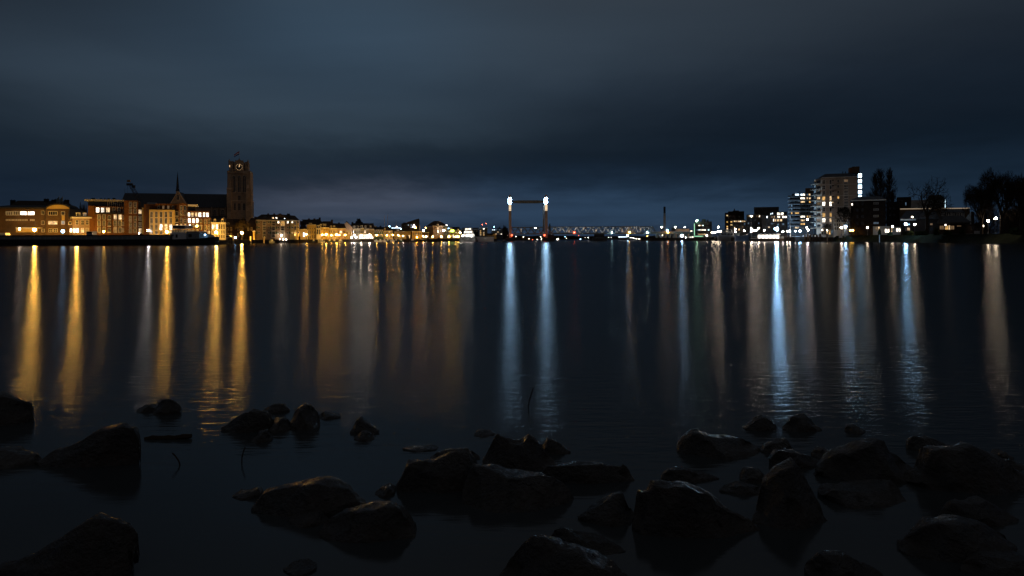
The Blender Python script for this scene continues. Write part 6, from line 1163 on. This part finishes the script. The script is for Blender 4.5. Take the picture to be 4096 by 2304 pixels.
# ================================================================ TREES
def bare_tree(name, label, px, pyt, d, wpx, z0, style='round', seed=0, levels=6, tw=.06, group=None, mat='twigs', trunk_frac=.25, k=3, cat='tree'):
    rnd = random.Random(seed); base = P(px, pyt, d); hgt = base.z - z0; half = wpx / F * d / 2; x0, y0 = base.x, d
    root = empty(name, (x0, y0, z0), label, cat, group); tq = MB(); cq = MB(); segs = []
    def grow(p, dr, L_, r, lv):
        q1 = p + dr * L_; segs.append((p, q1, r, r * .72, lv))
        if lv >= levels: return
        nk = k if lv else k + 1
        for i in range(nk):
            if style == 'poplar': spread = .22 + .1 * rnd.random()
            elif style == 'cedar': spread = .75 + .35 * rnd.random()
            else: spread = .42 + .3 * rnd.random()
            th = 2 * math.pi * (i + rnd.random()) / nk; a = dr.orthogonal().normalized(); b = dr.cross(a)
            nd = (dr + (a * math.cos(th) + b * math.sin(th)) * math.tan(spread) * 1.0)
            if style == 'poplar': nd += Vector((0, 0, .5))
            elif style == 'cedar': nd.z *= .55 if lv > 1 else 1
            else: nd += Vector((0, 0, .12 if lv else .3))
            nd.normalize(); grow(p + dr * L_ * (1 if i == 0 else .6 + .4 * rnd.random()), nd, L_ * (.68 + .2 * rnd.random()), r * .62, lv + 1)
    if style == 'poplar':
        segs.append((Vector((0, 0, 0)), Vector((0, 0, 1)), .012, .003, 0))
        for i in range(60 + levels * 8):
            h = .1 + .86 * rnd.random(); th = rnd.random() * 6.28; rr = (math.sin(math.pi * min(1, (h * .92 + .1))) ** .7) * .12 * (.3 + .7 * rnd.random())
            p = Vector((0, 0, h)); q1 = p + Vector((rr * math.cos(th), rr * math.sin(th), .07 + .05 * rnd.random())); segs.append((p, q1, .003, .002, 3))
            for j in range(7):
                q2 = p.lerp(q1, .3 + .7 * rnd.random()); segs.append((q2, q2 + Vector(((rnd.random() - .5) * .06, (rnd.random() - .5) * .06, .04 + .05 * rnd.random())), .0016, .001, 5))
    elif style == 'bush':
        for i in range(levels * 130):
            th = rnd.random() * 6.28; ph = math.acos(1 - rnd.random()); rr = .55 + .45 * rnd.random()
            c = Vector((rr * math.sin(ph) * math.cos(th) * .5, rr * math.sin(ph) * math.sin(th) * .5, rr * math.cos(ph) * .95))
            segs.append((c * .75, c + Vector(((rnd.random() - .5) * .1, (rnd.random() - .5) * .1, (rnd.random() - .3) * .1)), .004, .002, 4))
            if i % 9 == 0: segs.append((Vector((0, 0, 0)), c * .8, .008, .003, 1))
    else: grow(Vector((0, 0, 0)), Vector((.04, 0, 1)).normalized(), trunk_frac, .03, 0)
    mx = max(max(abs(s_[1].x), abs(s_[1].y)) for s_ in segs); mz = max(s_[1].z for s_ in segs); S3 = Vector((half / mx, min(half, hgt * .5) / mx, hgt / mz))
    O = Vector((x0, y0, z0)); rs = hgt
    for p, q1, r, r1, lv in segs:
        a = O + Vector((p.x * S3.x, p.y * S3.y, p.z * S3.z)); b = O + Vector((q1.x * S3.x, q1.y * S3.y, q1.z * S3.z))
        t_ = tq if lv <= 1 else cq; t_.tube(a, b, max(tw, r * rs), max(tw * .75, r1 * rs), 5 if lv < 3 else 3, cap=False)
    if tq.v: tq.obj('trunk', 'bark', root)
    cq.obj('crown', mat, root); return root
bare_tree('bare_tree', 'round bare tree above the terrace roofs, left of the theatre', 1430, 871.5, 560, 44, 2, 'round', 3, 6, .10)
bare_tree('bare_tree', 'small round bare crown behind the office roof, left of two', 282, 805, 352, 15, 2.6, 'bush', 5, 4, .10)
bare_tree('bare_tree', 'small round bare crown left of the brick flats, right of two', 322, 807, 356, 17, 2.6, 'bush', 6, 4, .10)
bare_tree('bare_tree', 'low ragged bare tree against the left wall of the brick flats', 338, 812, 354, 34, 2.6, 'bush', 9, 4, .10)
bare_tree('bare_tree', 'bare tree lit yellow by the lamp under the clock tower', 966, 868, 378, 70, 2, 'round', 12, 6, .06)
bare_tree('bare_tree', 'dark round shrubby tree beside the low shed roof house', 1211, 914, 434, 26, 2, 'bush', 15, 4, .08)
bare_tree('bare_tree', 'hazy bare tree left beside the left bridge tower', 2020, 899, 680, 40, 2, 'bush', 16, 6, .16)
bare_tree('bare_tree', 'lower bare tree left of the one at the left bridge tower', 1996, 905, 690, 44, 2, 'bush', 17, 6, .16)
bare_tree('conifer', 'narrow dark conifer behind the right bridge tower', 2199, 894, 700, 11, 2, 'poplar', 18, 10, .25, mat='foliage')
bare_tree('poplar', 'tall narrow poplar behind the dark brick flats, leftmost of three', 3501, 684, 500, 92, 3, 'poplar', 20, 14, .018, group='poplars')
bare_tree('poplar', 'tallest narrow poplar behind the dark brick flats, middle of three', 3523, 665, 498, 92, 3, 'poplar', 21, 14, .018, group='poplars')
bare_tree('poplar', 'narrow poplar standing a little apart, rightmost of three', 3557, 667, 496, 84, 3, 'poplar', 22, 14, .018, group='poplars')
bare_tree('poplar', 'short young poplar at the right foot of the rightmost tall one', 3570, 752, 494, 20, 3, 'poplar', 23, 8, .075)
bare_tree('bare_tree', 'big spreading bare tree with layered branches on the right dike', 3706, 703, 285, 170, 3.2, 'cedar', 31, 6, .06, trunk_frac=.3)
bare_tree('bare_tree', 'wide bare tree, left of the dark group at the right edge', 3925, 728, 240, 150, 3.2, 'round', 33, 8, .022, trunk_frac=.03)
bare_tree('bare_tree', 'tallest bare tree in the dark group at the right edge', 4005, 664, 236, 180, 3.2, 'round', 36, 8, .022, trunk_frac=.03)
bare_tree('bare_tree', 'low dense thicket of bare branches behind the three rising lamps', 3945, 775, 275, 130, 3.2, 'bush', 51, 7, .045)
bare_tree('bare_tree', 'low dense thicket of bare branches at the right edge', 4065, 780, 270, 120, 3.2, 'bush', 52, 7, .045)
bare_tree('bare_tree', 'bare tree cut by the right edge of the picture', 4082, 688, 232, 170, 3.2, 'round', 37, 8, .022, trunk_frac=.03)
bare_tree('bare_tree', 'bushy bare tree before the white terraced houses', 3378, 822, 352, 90, 2.6, 'round', 41, 6, .06)
bare_tree('bare_tree', 'dense dark shrubby tree left before the dark brick flats', 3412, 850, 346, 60, 2.6, 'bush', 42, 6, .06)
bare_tree('bare_tree', 'small bare tree before the tower podium', 3312, 893, 360, 36, 2.4, 'round', 43, 5, .06)
bare_tree('pruned_tree', 'small pruned tree with a lit pale trunk left of the three lamps', 3907, 886, 236, 26, 3.2, 'round', 44, 5, .06, mat='bark')
for i, (x, y, d, w_, lab) in enumerate(((3622, 924, 292, 26, 'lamp lit yellow shrub under the cold blue lamp'), (3645, 920, 294, 22, 'dark shrub between the cold and the warm lamp'), (3560, 926, 306, 26, 'dark shrub before the shop front of the dark brick flats'), (3746, 908, 282, 26, 'round shrub left of the bungalow window'), (3850, 912, 272, 30, 'dark shrub right of the bungalow window'), (3790, 922, 276, 44, 'low clipped shrub under the bungalow window'), (3518, 914, 316, 14, 'small layered shrub before the lit shop window'))):
    bare_tree('shrub', lab, x, y, d, w_, 3.0, 'bush', 60 + i, 4, .07, mat='foliage', group='shrubs on the right dike', cat='shrub')
def hedge(px0, px1, pyt, d, label):
    a, b_ = gx(px0, d), gx(px1, d); zt = XZ(px0, pyt, d)[1]; q = MB(); rnd = random.Random(int(px0)); n = int((b_ - a) / .8) + 2
    for i in range(n * 3):
        x = a + (b_ - a) * rnd.random(); z_ = 3.2 + (zt - 3.2) * rnd.random(); q.ball((x, d + rnd.random() * .8, z_), .45 + .2 * rnd.random(), 6, .8)
    q.box(a, b_, d + .1, d + 1, 3.0, zt - .2); q.obj('hedge', 'foliage', None, label, 'hedge')
hedge(3665, 3714, 924, 284, 'clipped green hedge beside the big bare tree trunk'); hedge(4046, 4110, 908, 232, 'clipped green hedge at the right edge')
# far tree line behind the bridge
m_ = MB(); rnd = random.Random(77)
for i in range(1500):
    px = 1990 + 720 * rnd.random(); d = 1265 + 60 * rnd.random(); top = 946.5 - 3.5 * noise.noise(Vector((px * .02, 0, 0))) - 2.2 * (px < 2300)
    x, zt = XZ(px, top + 5 * rnd.random() ** 2, d); h_ = zt - 1.5; m_.tube((x, d, 1.0), (x + (rnd.random() - .5) * 4, d, zt), 1.5, .3, 4, cap=False)
    m_.ball((x, d, 1.5 + h_ * .75), 1.6 + rnd.random() * 1.2, 5, .9)
m_.obj('far_tree_line', 'twigs', origin=(0, 0, 0), kind='stuff', label='hazy line of bare trees on the far shore under the bridge', cat='tree line')
# ================================================================ STONES AT THE NEAR SHORE
mat('wet_stone', (0.019, 0.014, 0.0105), 0.42, 0.6, 4.0, bump=0.06, bscale=22.0, spec=0.5)
t = M['wet_stone'].node_tree; e = NE(t); tc = e.new('ShaderNodeTexCoord'); rr_ = e.ramp(e.noise(tc.outputs['Object'], 7.0, 5, .65), [(0.35, (.22, .22, .22)), (0.6, (.8, .8, .8))]); pb = t.nodes['Principled BSDF']; t.links.new(rr_, pb.inputs['Roughness']); pb.inputs['Coat Weight'].default_value = 0.5; pb.inputs['Coat Roughness'].default_value = 0.16; pb.inputs['Coat IOR'].default_value = 1.33; t.links.new(pb.inputs['Normal'].links[0].from_socket, pb.inputs['Coat Normal'])
mat('weed', (0.012, 0.013, 0.006), 0.8, 0.4, 6.0)
def stone(pts, yw, label, seed, flat=.0, weed=False, fat=1.0):
    """outline of the crest in the picture, its ends where the stone meets the water, yw where its near foot meets the water"""
    rnd = random.Random(seed); ye = (pts[0][1] + pts[-1][1]) / 2; ym = min(ye, yw - 8)
    def dep(px, py): return H * F / max(8, (py - yh(px)))
    xm = (pts[0][0] + pts[-1][0]) / 2; dr = dep(xm, ye); df = dep(xm, yw)
    if dr - df < .12: dr = df + .12
    cr = [(XZ(px, py, dr)) for px, py in pts]; cr = [(x, max(z, 0.0)) for x, z in cr]
    x0, x1 = cr[0][0], cr[-1][0]; hw = (x1 - x0) / 2; xc = (x0 + x1) / 2
    front = max(.10, min(dr - df, hw * 2.0)); back = max(.15, min(front * .9, hw * .9)) * fat
    def prof(x):
        for (a, za), (b, zb) in zip(cr, cr[1:]):
            if x <= b: return za + (zb - za) * (x - a) / max(b - a, 1e-5)
        return 0
    me = bpy.data.meshes.new('boulder'); import bmesh
    bm = bmesh.new(); bmesh.ops.create_icosphere(bm, subdivisions=5, radius=1)
    hmax = max(z for _, z in cr); planes = []
    for i in range(9):
        th = rnd.random() * 6.28; n_ = Vector((math.cos(th), math.sin(th), (rnd.random() - .35) * 1.1)).normalized(); planes.append((n_, .74 + .2 * rnd.random()))
    chips = []
    for i in range(8):
        th = -math.pi * (.27 + .46 * rnd.random()); up = rnd.random() * .95; n_ = Vector((math.cos(th), math.sin(th), up)).normalized(); chips.append((n_, .62 + .2 * rnd.random()))
    off = Vector((rnd.random() * 50, rnd.random() * 50, 0)); ca = Vector(((xc), dr, 0))
    cutp = []
    for v in bm.verts:
        p = v.co.copy()
        for n_, c_ in planes:
            k_ = p.dot(n_) - c_
            if k_ > 0: p -= n_ * k_ * .98
        cutp.append(p)
    mn = min(p.x for p in cutp); mxx = max(p.x for p in cutp)
    for v, p in zip(bm.verts, cutp):
        p.x = (p.x - mn) / (mxx - mn) * 2 - 1; ux = p.x; x = xc + ux * hw
        zc = prof(x); zz = p.z
        yn = p.y; r_ = math.sqrt(max(0.0, 1 - ux * ux))
        rz = max(.12, math.sqrt(max(.02, 1 - p.x * p.x)))
        s_ = max(0, min(1, zz / rz * 1.12))
        sh = s_ ** .5 if not flat else s_ ** .34
        y = dr + (yn * back if yn > 0 else yn * front)
        z = zc * sh + .012 if zz > 0 else zz * .5 - .02 * (zz < -.05)
        pn = Vector(((x - xc) / hw, (y - dr) / front, max(0, z) / max(zc, .3 * hmax, .02) * .9))
        for n_, c_ in chips:
            k_ = pn.dot(n_) - c_
            if k_ > 0 and z > -.03: pn -= n_ * k_ * .97; x = xc + pn.x * hw; y = dr + pn.y * front; z = z if z < .01 else pn.z * max(zc, .3 * hmax, .02) / .9
        w_ = Vector((x, y, z)); sc = .9 / max(hw, .12)
        dn = noise.noise((w_ + off) * sc * 1.6) * .10 + noise.noise((w_ + off) * sc * 4.2) * .05 + noise.noise((w_ + off) * sc * 11) * .022 + (abs(noise.noise((w_ + off) * sc * 6)) - .2) * .04
        vd, vp = noise.voronoi((w_ + off) * sc * 1.9); ck = min(1.0, (vd[1] - vd[0]) * 5)
        dn = dn * 1.25 - (1 - ck) * .04 + (noise.noise(vp[0] * 7.3) * .16) + noise.noise((w_ + off) * sc * 24) * .018
        z += dn * min(hmax + .05, hw) * (.35 if zz > 0 else .1) * 1.6; y += dn * front * .6; x += dn * hw * .25 * (1 - abs(ux)) 
        v.co = Vector((x, y, z)) - ca
    bm.to_mesh(me); bm.free(); me.materials.append(M['wet_stone'])
    me.polygons.foreach_set('use_smooth', [True] * len(me.polygons))
    o = bpy.data.objects.new('boulder', me); C.objects.link(o); o.location = ca
    tag(o, label, 'boulder', 'boulders along the near shore')
    if weed:
        q = MB(); 
        for i in range(40):
            x = xc + (rnd.random() - .5) * hw * 1.1; z = prof(x) - .01; l = .03 + .05 * rnd.random(); q.tube((x, dr, z - .01), (x + (rnd.random() - .5) * l * 1.5, dr, z + l * .6), .004, .001, 3)
        oo = q.obj('weed', 'weed', None); oo.parent = o; oo.location = oo.location - ca
STONES = [
 ([(-160, 1690), (-52, 1581), (10, 1579), (52, 1594), (99, 1628), (112, 1649), (121, 1690)], 1712, 'smooth dark boulder cut by the left edge, upper of two', 0, 0),
 ([(150, 1852), (208, 1810), (291, 1779), (395, 1724), (489, 1710), (540, 1716), (560, 1768), (566, 1850)], 1880, 'largest slab on the left, flat top rising to the right', 0, 0),
 ([(-90, 1850), (-20, 1800), (47, 1812), (94, 1817), (146, 1824), (158, 1852)], 1885, 'low flat stone with wet glints at the left edge', 1, 0),
 ([(-30, 2300), (94, 2237), (182, 2198), (260, 2153), (359, 2091), (420, 2098), (499, 2109), (546, 2166), (552, 2260)], 2345, 'big ridged boulder in the lower left corner', 0, 0),
 ([(608, 1652), (618, 1625), (645, 1604), (666, 1602), (697, 1612), (720, 1640), (722, 1652)], 1664, 'weedy rounded stone far out on the left', 0, 1),
 ([(540, 1648), (572, 1628), (598, 1625), (622, 1644)], 1654, 'low stone left against the weedy one', 0, 0),
 ([(884, 1722), (918, 1696), (980, 1657), (1006, 1649), (1074, 1657), (1090, 1690), (1090, 1722)], 1734, 'long sloping boulder, left of the far middle cluster', 0, 0),
 ([(1050, 1650), (1074, 1628), (1100, 1623), (1131, 1623), (1160, 1650)], 1656, 'small jagged stone at the back of the far middle cluster', 0, 1),
 ([(1062, 1712), (1090, 1677), (1126, 1677), (1155, 1698), (1170, 1718)], 1745, 'round stone before the long sloping boulder', 0, 0),
 ([(1156, 1702), (1170, 1660), (1183, 1644), (1209, 1627), (1235, 1627), (1266, 1646), (1277, 1665), (1280, 1702)], 1728, 'tall weed topped boulder of the far middle cluster', 0, 1),
 ([(1262, 1672), (1290, 1655), (1310, 1657), (1360, 1672)], 1682, 'thin tapering stone right of the weed topped boulder', 0, 0),
 ([(1009, 1762), (1030, 1735), (1058, 1730), (1088, 1762)], 1778, 'small knob of stone nearest us in the far middle cluster', 0, 0),
 ([(1402, 1732), (1425, 1683), (1438, 1678), (1454, 1688), (1516, 1732)], 1742, 'lone pointed stone right of the far middle cluster', 0, 0),
 ([(1416, 1756), (1443, 1737), (1464, 1735), (1500, 1762)], 1770, 'small stone at the foot of the lone pointed one', 0, 0),
 ([(930, 1996), (990, 1977), (1032, 1958), (1042, 1968), (1046, 1996)], 2008, 'small wedge stone left of the peaked boulder', 0, 0),
 ([(1009, 2036), (1048, 1974), (1136, 1964), (1193, 1948), (1261, 1922), (1292, 1917), (1349, 1940), (1417, 1977), (1468, 2032)], 2085, 'broad peaked boulder left of centre', 0, 0),
 ([(1275, 2132), (1297, 2096), (1370, 2060), (1464, 2036), (1542, 2026), (1599, 2042), (1676, 2132)], 2188, 'domed boulder with brown weathered face, centre foreground', 0, 0),
 ([(1150, 2098), (1195, 2078), (1270, 2066), (1310, 2100)], 2120, 'low dark stone wedged between the peaked and the domed boulder', 0, 0),
 ([(1500, 1984), (1521, 1961), (1552, 1952), (1579, 1984)], 1997, 'small lone stone between the peaked boulder and the central mass', 0, 0),
 ([(1576, 1950), (1604, 1909), (1630, 1852), (1735, 1847), (1838, 1810), (1875, 1802), (1906, 1840), (1925, 1945)], 1985, 'left half of the central mass, stepped up to a lit edge', 0, 0),
 ([(1826, 2000), (1885, 1886), (1979, 1886), (2041, 1909), (2166, 1904), (2223, 1909), (2270, 1938), (2301, 1971), (2304, 2000)], 2065, 'largest flat topped boulder of the central mass', 1, 0),
 ([(1718, 1842), (1750, 1815), (1800, 1805), (1860, 1805), (1925, 1838)], 1852, 'thin pale edged slab behind the stepped boulder', 1, 0),
 ([(1915, 1860), (1963, 1779), (1989, 1748), (2031, 1763), (2083, 1774), (2114, 1755), (2135, 1768), (2177, 1805), (2240, 1860)], 1890, 'high double crested boulder behind the central mass', 0, 0),
 ([(2160, 1812), (2192, 1761), (2234, 1774), (2282, 1812)], 1822, 'small crested stone right of the double crested boulder', 0, 0),
 ([(1892, 1742), (1920, 1731), (1948, 1733), (1980, 1750)], 1753, 'barely wet tip of stone behind the double crest', 0, 0),
 ([(2140, 1922), (2190, 1867), (2327, 1862), (2510, 1872), (2533, 1909), (2538, 1926)], 1940, 'long flat slab right of the central mass', 1, 0),
 ([(2310, 2072), (2374, 2034), (2426, 2008), (2489, 1986), (2510, 2008), (2548, 2080)], 2115, 'pointed dark stone left of the big streaked boulder', 0, 0),
 ([(2528, 2110), (2555, 1984), (2598, 1976), (2608, 1940), (2637, 1935), (2754, 1947), (2822, 1969), (2929, 2027), (3002, 2061), (3045, 2115)], 2175, 'biggest boulder, long and streaked with blue wet glints, right of centre', 0, 0),
 ([(2646, 1924), (2676, 1887), (2715, 1884), (2773, 1891), (2793, 1904), (2880, 1926)], 1938, 'low ragged stone behind the big streaked boulder', 1, 0),
 ([(2710, 1806), (2735, 1765), (2773, 1738), (2822, 1743), (2909, 1755), (2953, 1763), (3011, 1777), (3050, 1806)], 1850, 'wide sloping boulder before the two farthest stones on the right', 0, 0),
 ([(2978, 1716), (3026, 1678), (3060, 1670), (3084, 1683), (3114, 1716)], 1728, 'far rounded stone left of the blue streak end', 0, 0),
 ([(3134, 1718), (3181, 1673), (3225, 1666), (3249, 1683), (3284, 1718)], 1736, 'far rounded stone right of the blue streak end', 0, 0),
 ([(3036, 1806), (3084, 1775), (3152, 1763), (3178, 1806)], 1820, 'small square stone right against the wide sloping boulder', 0, 0),
 ([(3083, 1848), (3108, 1809), (3172, 1809), (3240, 1833), (3304, 1876)], 1880, 'dark low stone before the small square one', 0, 0),
 ([(3248, 1830), (3288, 1799), (3322, 1811), (3350, 1836)], 1842, 'flat stone with blue glints left of the tall peaked boulder', 0, 0),
 ([(2958, 1908), (2985, 1886), (3011, 1883), (3040, 1891), (3070, 1930)], 1942, 'small round stone before the wide sloping boulder', 0, 0),
 ([(2880, 1970), (2963, 1950), (3035, 1955), (3066, 1978)], 1990, 'almost submerged flat stone right behind the streaked boulder', 1, 0),
 ([(2994, 2070), (3036, 1989), (3108, 1906), (3181, 1865), (3230, 1901), (3288, 1950), (3292, 2018), (3300, 2070)], 2130, 'steep pyramid boulder right of the streaked one', 0, 0),
 ([(3262, 1905), (3305, 1870), (3378, 1814), (3460, 1770), (3528, 1765), (3562, 1814), (3621, 1843), (3664, 1872), (3668, 1905)], 1955, 'tall peaked boulder with brown face, right', 0, 0),
 ([(3286, 1990), (3330, 1955), (3397, 1958), (3592, 1950), (3623, 1970), (3632, 2000)], 2045, 'dark shelf stone below the tall peaked boulder', 1, 0),
 ([(3632, 1800), (3640, 1762), (3669, 1752), (3723, 1758), (3830, 1800)], 1812, 'stone with pale left tip behind the rightmost big boulder', 0, 0),
 ([(3632, 1935), (3703, 1885), (3718, 1809), (3834, 1792), (3883, 1787), (3932, 1809), (4029, 1862), (4096, 1901), (4150, 1940)], 1995, 'wide twin faced boulder, rightmost of the big ones', 0, 0),
 ([(3980, 1842), (4000, 1818), (4019, 1810), (4050, 1842)], 1848, 'small shining tip of stone behind the rightmost big boulder', 0, 0),
 ([(4000, 1862), (4048, 1846), (4096, 1868), (4130, 1880)], 1885, 'low stone at the right edge behind the rightmost big boulder', 0, 0),
 ([(3738, 2050), (3786, 2003), (3873, 2013), (3932, 2004), (4000, 2037), (4075, 2112)], 2118, 'dark saddle shaped stone before the rightmost big boulder', 0, 0),
 ([(3600, 2205), (3669, 2139), (3737, 2096), (3834, 2086), (3907, 2100), (3980, 2125), (4029, 2149), (4064, 2205)], 2275, 'rounded brown boulder with wet sparkles, lower right', 0, 0),
 ([(3850, 2290), (3900, 2252), (3980, 2241), (4096, 2232), (4210, 2290)], 2340, 'flat slab in the lower right corner', 1, 0),
 ([(3225, 2300), (3290, 2232), (3373, 2232), (3436, 2266), (3530, 2310)], 2350, 'boulder rising from the bottom edge, right', 0, 0),
 ([(1995, 2320), (2041, 2242), (2125, 2180), (2182, 2172), (2239, 2185), (2322, 2216), (2452, 2278), (2520, 2330)], 2400, 'large brown boulder rising from the bottom edge, centre', 0, 0),
 ([(2186, 2180), (2218, 2135), (2255, 2129), (2312, 2154), (2426, 2174), (2502, 2222)], 2238, 'low ridge stone behind the large one at the bottom edge', 0, 0),
 ([(3386, 1732), (3400, 1711), (3430, 1708), (3455, 1722), (3466, 1736)], 1741, 'small far stone with a bright tip, right', 0, 0),
 ([(1128, 2306), (1172, 2285), (1225, 2285), (1262, 2308)], 2320, 'stone just showing at the bottom edge left of centre', 0, 0),
 ([(1610, 1808), (1680, 1801), (1750, 1808)], 1814, 'thin dark weed covered stone behind the stepped boulder', 1, 1),
]
for i, (pts, yw, lab, fl_, wd) in enumerate(STONES): stone(pts, yw, lab, 100 + i, fl_, wd)
def stick(pts, r, label, name='twig'):
    q = MB(); 
    for a, b_ in zip(pts, pts[1:]): q.tube(a, b_, r, r * .8, 5)
    return q.obj(name, 'wood_dark', None, label, name)
def wd(px, py): return H * F / (py - yh(px))
d = wd(720, 1860); stick([P(726, 1864, d) - Vector((0, 0, .05)), P(716, 1846, d), P(700, 1822, d), P(689, 1812, d)], .008, 'short bent twig sticking out of the calm water, left of two')
d = wd(967, 1850); stick([P(967, 1856, d) - Vector((0, 0, .05)), P(968, 1830, d), P(974, 1806, d), P(981, 1788, d)], .007, 'thin upright twig sticking out of the calm water, right of two')
d = wd(2109, 1628); stick([P(2109, 1630, d) - Vector((0, 0, .05)), P(2118, 1600, d), P(2127, 1572, d), P(2133, 1550, d)], .009, 'long leaning reed standing in the blue reflection')
d = wd(680, 1755); stick([P(582, 1758, d), P(606, 1751, d), P(640, 1753, d), P(668, 1750, d), P(700, 1752, d), P(728, 1746, d), P(765, 1744, d)], .032, 'dark driftwood log lying half sunk on the left', 'driftwood')
d = wd(20, 1815); stick([P(2, 1796, d), P(25, 1806, d), P(48, 1818, d)], .03, 'short piece of dark wood lying on the low flat stone', 'driftwood')
for o in bpy.data.objects:
    if '_w' in o: del o['_w']
